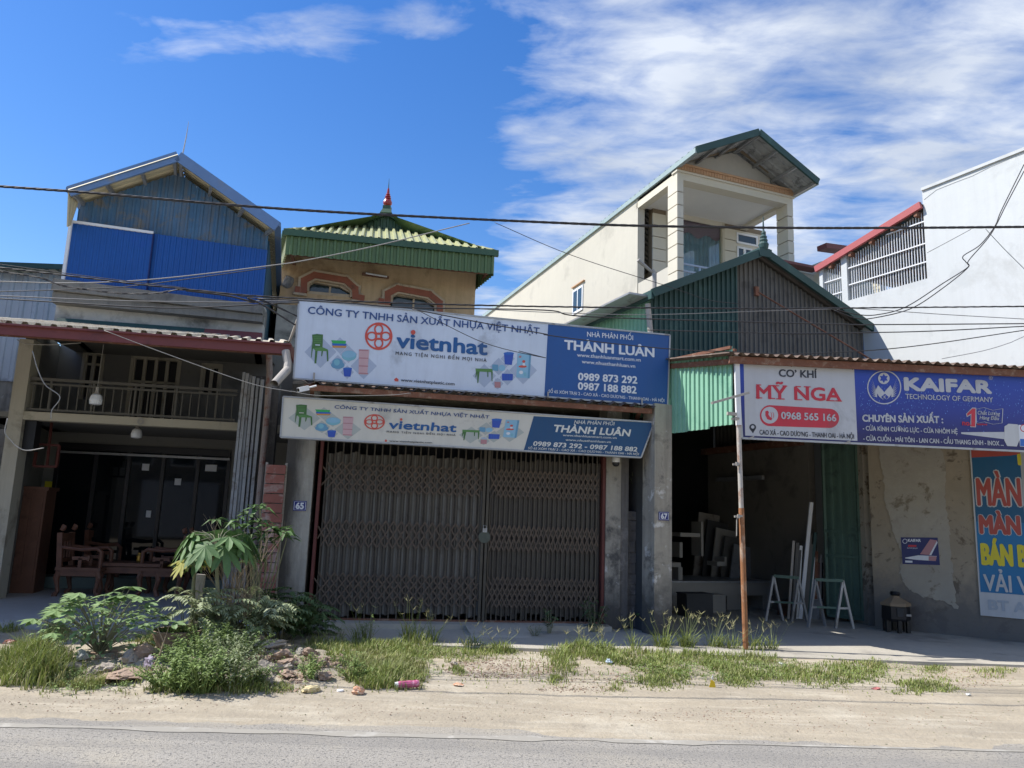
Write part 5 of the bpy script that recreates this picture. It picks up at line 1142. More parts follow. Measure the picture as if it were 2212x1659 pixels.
TX(SB1, BS, 'www.vietnhatplastic.com', D_(1112,1577), D_(1524,1608), z('D',24), I['black'], bold=.03)
quadp(SB1, BS, D_, [(1060,1562),(1066,1576),(1092,1578),(1096,1564),(1078,1548)], I['red'], .004, 'house_icon')
TX(SB1, BS, 'NHÀ PHÂN PHỐI', F_(1260,333), F_(1730,370), z('F',50), I['white'], bold=.03)
TX(SB1, BS, 'THÀNH LUÂN', F_(1030,462), F_(1945,542), z('F',92), I['white'], bold=.11)
TX(SB1, BS, 'www.thanhluanmart.com.vn', F_(1158,538), F_(1808,590), z('F',36), I['white'], bold=.05)
TX(SB1, BS, 'www.nhuathanhluan.vn', F_(1206,606), F_(1752,654), z('F',36), I['white'], bold=.05)
TX(SB1, BS, '0989 873 292', F_(1170,778), F_(1772,814), z('F',72), I['white'], bold=.10)
TX(SB1, BS, '0987 188 882', F_(1168,874), F_(1764,916), z('F',72), I['white'], bold=.10)
TX(SB1, BS, 'SỐ 65 XÓM TRẠI 2 - CAO XÁ - CAO DƯO’NG - THANH OAI - HÀ NỘI', F_(866,908), F_(2050,1004), z('F',31), I['white'], bold=.04)
for t_ in (.15, .5, .9):
    v = BS.q(D_(330,945)).lerp(BS.q(F_(2108,318)), t_); part('stay', MB().tube([v-BS.n*.1-Vector((0,0,.1)), v-BS.n*1.2-Vector((0,0,1.0))], .015, 6), M['steelgrey'], SB1)
v0, v1 = BS.q(g('Q',460,760), -.1), BS.q(g('Q',385,965), -.5)
part('stay', MB().tube([v0, v1], .018, 6), M['pvc'], SB1)
for p in (g('D',445,1540), g('F',860,935), g('F',1822,1000)): v = BS.q(p, .03); part('clip', MB().bar(v-Vector((0,0,.05)), v+Vector((0,0,.05)), .02), M['pvc'], SB1)

# lower sign
LS = Pl(-.3, 10.3, 12)
SB2 = board('shop_sign', 'lower cream and dark blue plastics shop sign with slanted right end above the gate', LS, g('E',205,1155), g('F',1945,1212), g('F',1812,1572), g('E',175,1585), I['cream'], .12, M['steelgrey'])
flat(SB2, LS, [g('F',612,1498), g('F',1806,1566), g('F',1938,1217), g('F',714,1148)], I['panel2'], .002, 'blue_panel')
def TLo(x, y):                                                 # big-sign art space -> lower sign pixels
    u = (x-430)/(1190-430); v = (y-488)/(950-488); return g('E', 258+u*765, 1237+v*350+u*8)
def TRo(x, y):
    u = (x-118)/(745-118); v = (y-495)/(860-495); return g('F', -20+u*632+(1-v)*22-8, 1168+v*262+u*14)
_bgs = I['bg']; I['bg'] = I['cream']; product_art(SB2, LS, TLo, TRo, I['diac']); I['bg'] = _bgs
TX(SB2, LS, 'CÔNG TY TNHH SẢN XUẤT NHỰA VIỆT NHẬT', E_(748,1280), F_(256,1174), z('E',34), I['navy'], bold=.04, shear=.12)
TX(SB2, LS, 'vietnhat', E_(1325,1492), E_(2040,1530), z('E',84), I['blue'], bold=.10, shear=.1)
part('dot', disc(LS, E_(1459,1398), z('E',14), .012), I['red'], SB2)
logo(SB2, LS, E_(1175,1424), z('E',82), 1.36)
TX(SB2, LS, 'MANG TIỆN NGHI ĐẾN MỌI NHÀ', E_(1305,1536), E_(2036,1574), z('E',19), I['black'], track=1.35, bold=.03)
TX(SB2, LS, 'www.vietnhatplastic.com', E_(1332,1634), E_(1788,1654), z('E',18), I['black'], bold=.03)
quadp(SB2, LS, E_, [(1284,1622),(1287,1634),(1306,1635),(1309,1623),(1297,1608)], I['red'], .004, 'house_icon')
TX(SB2, LS, 'NHÀ PHÂN PHỐI', F_(1127,1226), F_(1535,1243), z('F',36), I['cwhite'], bold=.03, shear=.25)
TX(SB2, LS, 'THÀNH LUÂN', F_(910,1306), F_(1692,1354), z('F',68), I['cwhite'], bold=.11, shear=.25)
TX(SB2, LS, 'www.thanhluanmart.com.vn', F_(1010,1352), F_(1560,1382), z('F',22), I['cwhite'], bold=.05, shear=.2)
TX(SB2, LS, 'www.nhuathanhluan.vn', F_(1038,1400), F_(1502,1424), z('F',22), I['cwhite'], bold=.05, shear=.2)
TX(SB2, LS, '0989 873 292 - 0987 188 882', F_(706,1450), F_(1770,1510), z('F',44), I['cwhite'], bold=.10, shear=.2)
TX(SB2, LS, 'SỐ 65 XÓM TRẠI 2 - CAO XÁ - CAO DƯO’NG - THANH OAI - HÀ NỘI', F_(655,1486), F_(1788,1548), z('F',22), I['cwhite'], bold=.04, shear=.15)
part('bracket', MB().bar(LS.q(g('E',460,1180),-.05), GA.w(GA.l(g('E',460,1150))[0],3.1,0), .03), M['steelgrey'], SB2)

# banner on the right
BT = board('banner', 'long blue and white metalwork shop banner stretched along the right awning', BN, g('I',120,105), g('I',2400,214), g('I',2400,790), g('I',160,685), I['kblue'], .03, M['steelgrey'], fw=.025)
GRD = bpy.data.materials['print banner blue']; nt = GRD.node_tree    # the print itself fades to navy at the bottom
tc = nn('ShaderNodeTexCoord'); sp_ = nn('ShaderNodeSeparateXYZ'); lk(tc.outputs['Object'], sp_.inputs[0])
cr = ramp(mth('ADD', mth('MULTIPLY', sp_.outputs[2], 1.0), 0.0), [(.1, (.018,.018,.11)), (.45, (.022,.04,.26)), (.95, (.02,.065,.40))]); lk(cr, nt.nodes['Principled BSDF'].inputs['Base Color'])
I_ = lambda x, y: g('I', x, y)
quadp(BT, BN, I_, [(183,666),(1000,705),(975,165),(172,125)], I['kwhite'], .002, 'white_panel')
q = random.Random(5); mb = MB()
for _ in range(420):
    x_, y_ = q.uniform(1010, 2300), q.gauss(430, 95); r_ = q.uniform(.5, 1.9)
    if y_ > 720 or y_ < 190: continue
    c = I_(x_, y_); mb.poly([BN.q((c[0]-r_*.5,c[1]),.0025), BN.q((c[0],c[1]+r_*q.uniform(.5,1.6)),.0025), BN.q((c[0]+r_*.5,c[1]),.0025), BN.q((c[0],c[1]-r_),.0025)])
part('sparkle', mb, I['spark'], BT, kind='stuff')
TX(BT, BN, 'CO’ KHÍ', I_(430,236), I_(704,247), z('I',52), I['black'], bold=.08)
TX(BT, BN, 'MỸ NGA', I_(268,395), I_(880,415), z('I',92), I['kred'], bold=.09)
sf_ = MB()
for x0_, x1_, y_ in ((262,308,394),(350,402,398),(410,470,402),(552,600,408),(785,835,415),(838,888,417)): sf_.poly([BN.q(I_(x0_,y_),.009), BN.q(I_(x1_,y_+2),.009), BN.q(I_(x1_,y_-5),.009), BN.q(I_(x0_,y_-7),.009)])
for x0_, x1_, y_ in ((262,300,300),(352,390,305),(390,432,306),(455,490,308),(550,590,312),(610,660,314)): sf_.poly([BN.q(I_(x0_,y_),.009), BN.q(I_(x1_,y_+2),.009), BN.q(I_(x1_,y_-5),.009), BN.q(I_(x0_,y_-7),.009)])
part('serif', sf_, I['kred'], BT)
pl1 = []
for i in range(13): a = math.pi/2+math.pi*i/12; pl1.append((362+72*math.cos(a), 521-76*math.sin(a)))
for i in range(13): a = -math.pi/2+math.pi*i/12; pl1.append((797+70*math.cos(a), 541-70*math.sin(a)))
quadp(BT, BN, I_, pl1, I['kred'], .004, 'pill')
part('phone_disc', disc(BN, I_(362,518), z('I',61), .005, 28), I['kwhite'], BT)
quadp(BT, BN, I_, [(330,490),(330,520),(345,548),(375,556),(380,540),(362,528),(352,512),(356,494),(345,484)], I['kred'], .006, 'phone_icon')
TX(BT, BN, '))', I_(368,530), I_(394,531), z('I',34), I['kred'], o=.006)
TX(BT, BN, '0968 565 166', I_(447,544), I_(845,562), z('I',50), I['kwhite'], bold=.08, o=.0055)
mb = disc(BN, I_(238,606), z('I',25), .004, 20); mb.poly([BN.q(I_(218,620),.004), BN.q(I_(240,650),.004), BN.q(I_(258,620),.004)]); part('pin_icon', mb, I['black'], BT)
part('pin_dot', disc(BN, I_(238,604), z('I',12), .005, 16), I['kwhite'], BT)
TX(BT, BN, 'CAO XÁ - CAO DƯO’NG - THANH OAI - HÀ NỘI', I_(288,658), I_(975,690), z('I',34), I['black'], bold=.04)
part('emblem_ring', ring(BN, I_(1195,315), z('I',116), z('I',124), .004, 44), I['kwhite'], BT)
wg = MB()
for s in (-1, 1):
    for k in range(7):
        a = .15+k*.26; x0_, y0_ = 1195+s*52, 385-k*4; x1_, y1_ = 1195+s*(88+10*math.sin(a*1.6)), 375-k*21; w_ = 7
        wg.poly([BN.q(I_(x0_,y0_-w_),.0045+.0003*k), BN.q(I_(x0_,y0_+w_*.4),.0045+.0003*k), BN.q(I_(x1_,y1_),.0045+.0003*k)] if s > 0 else [BN.q(I_(x0_,y0_+w_*.4),.0045+.0003*k), BN.q(I_(x0_,y0_-w_),.0045+.0003*k), BN.q(I_(x1_,y1_),.0045+.0003*k)])
for pts in ([(1150,300),(1195,350),(1240,300),(1262,340),(1235,385),(1200,415),(1160,385),(1130,340)],): wg.poly([BN.q(I_(*p),.007) for p in pts])
part('emblem_wings', wg, I['kwhite'], BT)
part('emblem_disc', disc(BN, I_(1192,250), z('I',42), .007, 24), I['kwhite'], BT)
st_ = MB(); 
for k in range(2): st_.poly([BN.q((I_(1192,250)[0]+z('I',34)*math.sin(a+k*math.pi), I_(1192,250)[1]-z('I',34)*math.cos(a+k*math.pi)), .008+.0005*k) for a in (0, 2.094, 4.189)])
part('emblem_star', st_, I['kblue'], BT)
quadp(BT, BN, I_, [(1172,385),(1200,362),(1228,385),(1200,417)], I['kblue'], .0085, 'emblem_shield'); TX(BT, BN, 'K', I_(1191,397), I_(1209,397), z('I',22), I['kwhite'], bold=.06, o=.010)
TX(BT, BN, 'KAIFAR', I_(1348,333), I_(1972,356), z('I',86), I['kwhite'], bold=.2)
TX(BT, BN, '®', I_(1957,260), I_(1986,261), z('I',26), I['kwhite'])
TX(BT, BN, 'TECHNOLOGY OF GERMANY', I_(1350,398), I_(1986,424), z('I',36), I['kwhite'], bold=.03)
TX(BT, BN, 'CHUYÊN SẢN XUẤT :', I_(1038,563), I_(1622,575), z('I',48), I['kwhite'], bold=.12)
TX(BT, BN, '- CỬA KÍNH CƯỜNG LỰC - CỬA NHÔM HỆ', I_(1040,628), I_(1728,654), z('I',32), I['kwhite'], bold=.07)
TX(BT, BN, '- CỬA CUỐN - MÁI TÔN - LAN CAN - CẦU THANG KÍNH - INOX ...', I_(1043,702), I_(2062,740), z('I',32), I['kwhite'], bold=.07)
TX(BT, BN, 'no.', I_(1764,590), I_(1826,594), z('I',36), I['kred'], bold=.1)
quadp(BT, BN, I_, [(1822,604),(1862,606),(1864,464),(1836,462),(1790,508),(1796,532),(1824,516)], I['kwhite'], .004, 'numeral_edge'); quadp(BT, BN, I_, [(1828,600),(1857,602),(1859,470),(1838,468),(1796,508),(1800,524),(1829,506)], I['kred'], .006, 'numeral')
fl_ = [(1862,475),(1920,462),(1985,482),(2058,470),(2052,575),(1985,584),(1925,566),(1866,578)]
mb = MB()
for p, q_ in zip(fl_, fl_[1:]+fl_[:1]): P, Q = BN.q(I_(*p), .004), BN.q(I_(*q_), .004); mb.bar(P, Q, .008, .003)
part('flag_outline', mb, I['kwhite'], BT)
TX(BT, BN, 'Chất Lượng', I_(1872,512), I_(2034,520), z('I',26), I['kwhite'], bold=.04, shear=.25); TX(BT, BN, 'Hàng Đầu', I_(1888,548), I_(2026,554), z('I',26), I['kwhite'], bold=.04, shear=.25)
TX(BT, BN, '*****', I_(1870,600), I_(1945,602), z('I',22), I['kred'], bold=.05)
quadp(BT, BN, I_, [(1755,642),(1755,654),(2068,692),(2068,640)], I['kwhite'], .004, 'nozzle_print')
quadp(BT, BN, I_, [(2070,600),(2068,700),(2090,742),(2160,746),(2182,690),(2182,615),(2165,585),(2100,580)], I['pwhite'], .005, 'cartridge_print')
quadp(BT, BN, I_, [(2172,588),(2182,745),(2400,758),(2400,600)], I['white'], .0055, 'cartridge_print'); quadp(BT, BN, I_, [(2184,690),(2184,742),(2400,754),(2400,700)], I['mblue'], .006, 'label_print'); part('label_print', ring(BN, I_(2212,612), z('I',22), z('I',28), .0065, 24), I['kred'], BT)
for p in (g('I',925,716), g('I',225,682), g('I',1408,160)): v = BN.q(p, .01); part('tie', MB().bar(v-Vector((.03,0,.01)), v+Vector((.04,0,.02)), .015), M['pvc'], BT)

# wall poster, big
M_ = lambda x, y: g('M', x, y)
PT = thing('wall_poster', 'tall blue curtain shop poster with red, yellow and white letters at the right edge', 'poster', tuple(SW.q(M_(1380,1268))))
Sa = SW.l(M_(1380,1268)); zt7 = 3.05; zb7 = Sa[1]; x7 = (SW.l(M_(1267,140))[0]+Sa[0])/2; x8 = x7+2.2
part('panel', MB().box(SW, x7, x8, zb7, 3.2, .0, .03), I['pwhite'], PT)
zbl = SW.l(M_(1370,1105))[1]
part('field', MB().box(SW, x7+.02, x8-.02, zbl, 3.18, .03, .033), I['pblue'], PT)
part('field', MB().box(SW, x7+.02, x8-.02, zbl, lerp(zbl,3.18,.42), .0335, .035), I['pblue2'], PT)
zr1 = SW.l(M_(1275,178))[1]
part('red_arc', MB().prism([SW.w(x7+.02,zr1,.034), SW.w(x7+.5,zr1+.02,.034), SW.w(x7+1,zr1+.1,.034), SW.w(x7+1.5,zr1+.25,.034), SW.w(x7+1.5,3.17,.034), SW.w(x7+.02,3.17,.034)], SW.n*.002), I['pred'], PT)
def PTX(s, p0, zoomh, m, bold, xl, x0=None, o=.037, shear=0):   # on this wall one metre spans so many pixels: give start pixel and length in metres
    a0_, z0_ = SW.l(p0); v, f = text_mesh(s); xs0, xs1 = v[:,0].min(), v[:,0].max(); hh = zoomh; mb = MB()
    offs = [(0,0)]+[(bold*math.cos(t), bold*math.sin(t)) for t in [i*math.pi/4 for i in range(8)]] if bold else [(0,0)]
    for k, (bx, by) in enumerate(offs):
        i0 = len(mb.v)
        for x_, y_, _ in v: mb.v.append(tuple(SW.w(a0_+(x_-xs0)/(xs1-xs0)*xl+bx*hh, z0_+y_/CAP*hh+by*hh, o+.0004*k)))
        mb.f += [tuple(i0+j for j in qq) for qq in f]
    return part('lettering', mb, m, PT)
def mh(p0, p1): return abs(SW.l(M_(*p0))[1]-SW.l(M_(*p1))[1])
def ml(p0, p1): return SW.l(M_(*p1))[0]-SW.l(M_(*p0))[0]
for s, p0, top, p1, m, ol, b1_, b2_ in (('MÀN', (1345,505), (1345,325), (1640,505), I['pred'], I['pwhite'], .075, .03), ('MÀN', (1362,698), (1362,580), (1632,700), I['pred'], I['pwhite'], .10, .06), ('BÁN BUÔN', (1375,912), (1375,775), (1950,960), I['yel'], None, 0, .055), ('VẢI VÀ', (1388,1092), (1388,985), (1790,1120), I['pwhite'], None, 0, .03)):
    if ol: PTX(s, M_(*p0), mh(p0, top), ol, b1_, ml(p0, p1))
    PTX(s, M_(*p0), mh(p0, top), m, b2_, ml(p0, p1), o=.042)
PTX('BT A', M_(1420,1225), mh((1420,1225),(1420,1160)), ink('ghost',(.40,.45,.50)), .06, ml((1420,1225),(1680,1240)))
PTX('RÈM', M_(1625,225), .14, I['yel'], .1, .45, shear=.2)
PS = thing('wall_poster', 'small dark blue sealant poster pasted on the pale skim patch of the stained wall', 'poster', tuple(SW.q(M_(820,912))))
part('sheet', MB().prism([SW.q(M_(820,912), .014), SW.q(M_(1078,920), .014), SW.q(M_(1062,730), .014), SW.q(M_(808,728), .014)], SW.n*.006), I['kdark'], PS)
quadp(PS, SW, M_, [(940,845),(1005,850),(1060,750),(1010,742)], I['pink2'], .0225, 'box_print'); quadp(PS, SW, M_, [(1005,850),(1018,852),(1062,765),(1056,752)], I['white'], .0225)
quadp(PS, SW, M_, [(838,868),(838,874),(920,884),(1050,892),(1055,858),(930,852)], I['white'], .023, 'cartridge_print'); quadp(PS, SW, M_, [(1000,858),(1000,888),(1050,892),(1054,860)], I['pink2'], .024)
quadp(PS, SW, M_, [(858,780),(858,794),(915,795),(915,781)], I['kred'], .0225); quadp(PS, SW, M_, [(838,888),(838,902),(888,904),(888,890)], I['white'], .0225)
TX(PS, SW, 'KAIFAR', M_(858,758), M_(945,759), z('M',18), I['white'], o=.0225, bold=.14); TX(PS, SW, 'SILICONE SEALANT', M_(852,806), M_(925,808), z('M',8), I['white'], o=.0225)
part('emblem', ring(SW, M_(836,755), z('M',13), z('M',17), .0225, 20), I['white'], PS)

# number plates
for F, k, pts, s, lab in ((GA, 'K', [(155,582),(258,586),(258,512),(155,508)], '65', 'small blue enamel number plate reading 65 on the column left of the gate'), (SH, 'J', [(133,688),(205,692),(205,630),(133,625)], '67', 'small blue enamel number plate reading 67 on the workshop column')):
    ofs = .125 if F is GA else .004
    T_ = lambda x, y: g(k, x, y)
    (a0_, z0_), (a1_, z1_) = F.l(T_(*pts[0]), ofs), F.l(T_(*pts[2]), ofs)
    pt_ = thing('number_plate', lab, 'number plate', tuple(F.w(a0_, z0_, ofs)))
    part('plate', MB().box(F, a0_, a1_, z0_, z1_, ofs, ofs+.008), I['plate'], pt_)
    mb = MB(); e_ = .012
    for (x0_, y0_), (x1_, y1_) in (((a0_+e_,z0_+e_),(a1_-e_,z0_+e_)), ((a1_-e_,z0_+e_),(a1_-e_,z1_-e_)), ((a1_-e_,z1_-e_),(a0_+e_,z1_-e_)), ((a0_+e_,z1_-e_),(a0_+e_,z0_+e_))): mb.bar(F.w(x0_,y0_,ofs+.009), F.w(x1_,y1_,ofs+.009), .006, .003)
    part('border', mb, I['white'], pt_)
    v, f = text_mesh(s); mb = MB(); wx = (a1_-a0_)*.58; xs0, xs1 = v[:,0].min(), v[:,0].max(); hh = (z1_-z0_)*.58
    for kk, (bx, by) in enumerate([(0,0)]+[(.07*math.cos(t), .07*math.sin(t)) for t in [i*math.pi/4 for i in range(8)]]):
        i0 = len(mb.v)
        for x_, y_, _ in v: mb.v.append(tuple(F.w(a0_+(a1_-a0_)*.21+(x_-xs0)/(xs1-xs0)*wx+bx*hh, z0_+(z1_-z0_)*.21+y_/CAP*hh+by*hh, ofs+.0095+.0003*kk)))
        mb.f += [tuple(i0+j for j in qq) for qq in f]
    part('numeral', mb, I['white'], pt_)
# ===== far side of the street (seen only as reflections in the glass) =====
def opp(x0, x1, y, h, m, nm, lab, win, shutter=False):
    F = Pl(x0, y, 0); t = thing(nm, lab, 'house', (x0, y, 0)); w = x1-x0
    part('wall', MB().box(F, 0, w, 0, h, 0, 6), m, t)
    for i in range(win):
        a = w*(i+.5)/win
        for z_ in ((3.6, 6.6) if h > 7 else (3.4,)):
            fr = part('window', MB().box(F, a-.55, a+.55, z_, z_+1.5, -.05, -.0), M['whitepaint'], t); part('pane', MB().box(F, a-.48, a+.48, z_+.07, z_+1.43, -.06, -.051), GC, fr)
    part('shutter' if shutter else 'door', MB().box(F, w*.2, w*.8, .1, 2.7, -.06, -.0), M['greyshed'] if shutter else M['blackp'], t)
    part('roof', MB().box(F, -.3, w+.3, h, h+.25, -.6, 6.4), M['maroon'], t)
opp(-16, -10.3, -11, 8.2, M['creamwall'], 'opposite_house', 'tall cream house across the road with white windows', 2)
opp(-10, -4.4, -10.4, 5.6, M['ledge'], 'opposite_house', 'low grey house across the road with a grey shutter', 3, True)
opp(-4, 1.8, -11, 9, M['whitepaint'], 'opposite_house', 'white three storey house across the road', 2)
opp(2.2, 9, -10.6, 6, M['creamwall'], 'opposite_house', 'cream low house across the road with grey shutter', 3, True)
opp(-23, -16.6, -10.6, 6, M['white'], 'opposite_house', 'pale low house across the road at the bend', 2)
# unseen house added left of the frame to keep sun off the porch
nb = thing('sun_block_house', 'unseen pale house block added beyond the left edge to shade the porch', 'house', (-12, 11, 0))
FN = Pl(-9.2, 9.4, 10)
part('wall', MB().box(FN, -6, -1.6, 0, 6.5, -9, 0), M['creamwall'], nb)
part('inner_wall', MB().box(BL0, c0-3.6, c0-3.4, .15, 3.4, -3, 0), M['wallin'], nb)

# ===== porch furniture =====
def arm_chair(label, p, rz, wood):
    F = Pl(0, 0, 0); t = thing('carved_armchair', label, 'armchair', (0, 0, 0)); w, d, sh = .66, .56, .44
    B = lambda a0, a1, z0, z1, o0, o1: MB().box(F, a0, a1, z0, z1, o0, o1)
    part('seat', B(-w/2, w/2, sh-.05, sh, -d/2, d/2), wood, t); part('apron', B(-w/2+.02, w/2-.02, sh-.13, sh-.05, d/2-.05, d/2-.02).box(F, -w/2+.02, w/2-.02, sh-.13, sh-.05, -d/2+.02, -d/2+.05), wood, t)
    for sx in (-1, 1):
        for sy in (-1, 1):
            x_, y_ = sx*(w/2-.05), -sy*(d/2-.05)
            part('leg', MB().tube([(x_,y_,sh-.06), (x_+sx*.03,y_,sh-.16), (x_+sx*.015,y_,.2), (x_-sx*.01,y_,.08), (x_+sx*.03,y_,.03), (x_+sx*.03,y_,0)], [.05,.05,.036,.03,.04,.042], 8), wood, t)
    xb = -w/2+.04
    for sy in (-1, 1):
        y_ = sy*(d/2-.06)
        part('back_post', MB().bar((xb,y_,sh), (xb-.05,y_,sh+.52), .075, .06, up=(0,1,0)), wood, t)
        part('scroll_head', MB().blob((xb-.02,y_,sh+.60), (.06,.032,.06), 3, 1, .4), wood, t)
        part('arm', MB().tube([(xb,y_,sh+.30), (0,y_,sh+.27), (w/2-.1,y_,sh+.29), (w/2-.03,y_,sh+.24), (w/2-.03,y_,sh)], [.03,.028,.032,.032,.028], 8), wood, t)
        part('arm_panel', MB().bar((-.12,y_,sh+.14), (.14,y_,sh+.14), .03, .05, up=(0,0,1)).bar((.0,y_,sh), (.0,y_,sh+.14), .05, .03).bar((.12,y_,sh+.10), (.12,y_,sh+.18), .03, .04), wood, t)
    part('back_splat', MB().bar((xb-.03,-.2,sh+.45), (xb-.03,.2,sh+.45), .04, .12, up=(0,0,1)).bar((xb-.01,-.2,sh+.1), (xb-.01,.2,sh+.1), .04, .06, up=(0,0,1)), wood, t)
    for k in range(4): part('back_slat', MB().bar((xb-.01,-.15+.1*k,sh+.1), (xb-.03,-.15+.1*k,sh+.45), .02, .04), wood, t)
    t.location = p; t.rotation_euler = (0, 0, rz); ORG[t.name] = Vector((0,0,0)); return t
pc = lambda k, x, y, z_=.15: gr(g(k, x, y), z_)
A1 = arm_chair('carved reddish wooden armchair with scroll heads, left of the low table on the porch', pc('C',625,700), R(8), M['wood'])
dup(A1, pc('C',740,640)+Vector((0,.35,0)), R(-4), 'carved wooden armchair standing just behind the leftmost one')
dup(A1, pc('C',1245,700), R(188), 'carved reddish wooden armchair right of the low table, its front turned left')
dup(A1, pc('C',1010,600)+Vector((.2,.9,0)), R(-85), 'dim slatted wooden armchair at the back behind the low table')
for o_ in COL.objects:
    if o_.name.startswith('carved_armchair'): o_['group'] = 'carved wooden armchairs on the porch'
TB = pc('C',990,700)+Vector((0,.1,0)); FT = Pl(TB.x, TB.y, 8); tt = thing('low_table', 'low carved reddish wooden tea table between the porch armchairs', 'table', tuple(TB))
part('table_top', MB().box(FT, -.47, .47, .61, .66, -.35, .3), M['wood'], tt); part('apron', MB().box(FT, -.43, .43, .50, .60, -.3, .26), M['wood'], tt)
for sx in (-1, 1):
    for o_ in (-.28, .22): v = FT.w(sx*.4, .15, o_); part('leg', MB().tube([v+Vector((0,0,.4)), v+Vector((sx*.05,0,.25)), v+Vector((sx*.01,0,.1)), v+Vector((sx*.05,0,0))], [.05,.045,.035,.045], 8), M['wood'], tt)
solo('brass_jar', MB().lathe(FT.w(.05,.66,.0), [(.03,0),(.045,.03),(.045,.1),(.03,.13),(.032,.15)], 10), mat('brass', (.5,.33,.08), .35, .1, metal=.8), 'small brass jar standing on the low wooden tea table', 'jar')
cbv = atd(g('P',215,1335), 12.5); cbv.z = .15; FC = Pl(cbv.x, cbv.y, 14); cb = thing('wooden_cabinet', 'tall reddish brown wooden cabinet standing beside the left column of the porch', 'cabinet', tuple(cbv))
cz1 = FC.l(g('P',200,590))[1]; ca, cb_ = FC.l(g('P',160,700))[0], FC.l(g('P',360,700))[0]
part('body', MB().box(FC, ca, cb_, .15, cz1, -.5, 0), M['wood'], cb); part('cornice', MB().box(FC, ca-.03, cb_+.03, cz1, cz1+.06, -.53, .03), M['wood'], cb)
for i in range(2):
    for z0_, z1_ in ((.3, .95), (1.02, cz1-.1)): part('door_panel', MB().box(FC, lerp(ca,cb_,i/2)+.03, lerp(ca,cb_,(i+1)/2)-.03, z0_, z1_, .0, .018), M['wood'], cb)
oc = pc('P',150,1370); ofc = thing('office_chair', 'black office chair in the dark by the wooden cabinet', 'chair', tuple(oc)); Fo = Pl(oc.x, oc.y, 20)
part('backrest', MB().box(Fo, -.24, .26, .65, 1.22, -.12, -.04), M['blackp'], ofc); part('seat', MB().box(Fo, -.25, .25, .5, .6, -.1, .35), M['blackp'], ofc)
part('column', MB().tube([Fo.w(0,.25,.1), Fo.w(0,.55,.1)], .03), M['blackp'], ofc); 
for k in range(5): a = k*1.257; part('foot', MB().bar(Fo.w(0,.25,.1), Fo.w(.28*math.cos(a),.2,.1+.28*math.sin(a)), .04, .03), M['blackp'], ofc)
# left edge: white cupboard with a wire rack
wc = pc('P',-60,1300); FW = Pl(wc.x, wc.y, 8); wcp = thing('white_cupboard', 'white cupboard standing at the far left edge in front of the column', 'cupboard', tuple(wc))
wa, wz = FW.l(g('P',85,800))[0], FW.l(g('P',60,590))[1]
part('body', MB().box(FW, wa-1.0, wa, .2, wz, -.5, 0), M['greyshed'], wcp)
for z_ in (FW.l(g('P',60,830))[1], FW.l(g('P',60,1015))[1]): part('dark_rail', MB().box(FW, wa-1, wa+.03, z_, z_+.04, .0, .05), M['blackp'], wcp)
part('handle', MB().box(FW, wa-.42, wa-.36, FW.l(g('P',0,760))[1], FW.l(g('P',0,690))[1], .0, .03), M['blackp'], wcp)
rk = thing('wire_rack', 'small pale metal rack projecting at the far left edge beside the column', 'rack', tuple(FW.q(g('P',0,520))))
for y_ in (400, 455, 515): v0, v1 = FW.q(g('P',-60,y_-18)), FW.q(g('P',165,y_+55), .25); part('rail', MB().bar(v0, v1, .022), M['steelgrey'], rk)
part('upright', MB().bar(FW.q(g('P',160,455), .25), FW.q(g('P',150,510), .25), .022), M['steelgrey'], rk)

# folded steel strips (folding door) at the porch's right end
fd = thing('folding_door', 'stack of tall worn galvanised strips folded up at the right end of the porch', 'door', tuple(BL0.q(g('B',1840,1500), .8)))
zf0, zf1 = .16, cz-.12
for k, xt in enumerate((1855, 1882, 1908, 1935, 1968, 2003)):
    a_ = BL0.l(g('B',xt-14,600), .8)[0]; a2_ = BL0.l(g('B',xt+ (10 if k % 2 else 5),600), .8)[0]
    part('strip', MB().box(BL0, a_, a2_, zf0, zf1-.02*k, .72+.03*(k%2), .76+.03*(k%2)), M['strip'], fd)
    part('inner_leaf', MB().box(BL0, a2_+.0, a2_+.02, zf0, zf1-.05, .55, .72), M['gateslatd'], fd)
part('backing', MB().box(BL0, BL0.l(g('B',1850,600), .8)[0], BL0.l(g('B',2120,600), .8)[0], .1, zf1, .3, .5), M['sooty'], fd)
# slatted shutter leaning between
sv0, sv1 = GA.l(g('B',2022,1100), .3), GA.l(g('B',2188,1560), .3); sb = GA.l(g('S',700,880), .3)
sx0, sx1 = GA.l(g('B',2022,1300), .3)[0], GA.l(g('B',2180,1300), .3)[0]
sp_t = thing('slatted_board', 'tall board of faded red and grey horizontal slats leaning by the left column', 'board', tuple(GA.w(sx0,.12,.3)))
zt_ = sv0[1]; n_s = 16
for k in range(n_s):
    z0_ = lerp(.14, zt_, k/n_s); z1_ = lerp(.14, zt_, (k+1)/n_s)-.012; part('slat', MB().box(GA, sx0+rnd.uniform(0,.012), sx1-rnd.uniform(0,.012), z0_, z1_, .22, .25+rnd.uniform(0,.012)), M['terracotta'] if rnd.random() < .55 or k > 12 else M['terr2'], sp_t)
part('stile', MB().box(GA, sx0-.012, sx0+.02, .12, zt_+.02, .19, .215).box(GA, sx1-.02, sx1+.012, .12, zt_+.02, .19, .215), M['greywood'], sp_t)
gapw = GA.l(g('S',880,600), .1)[0]
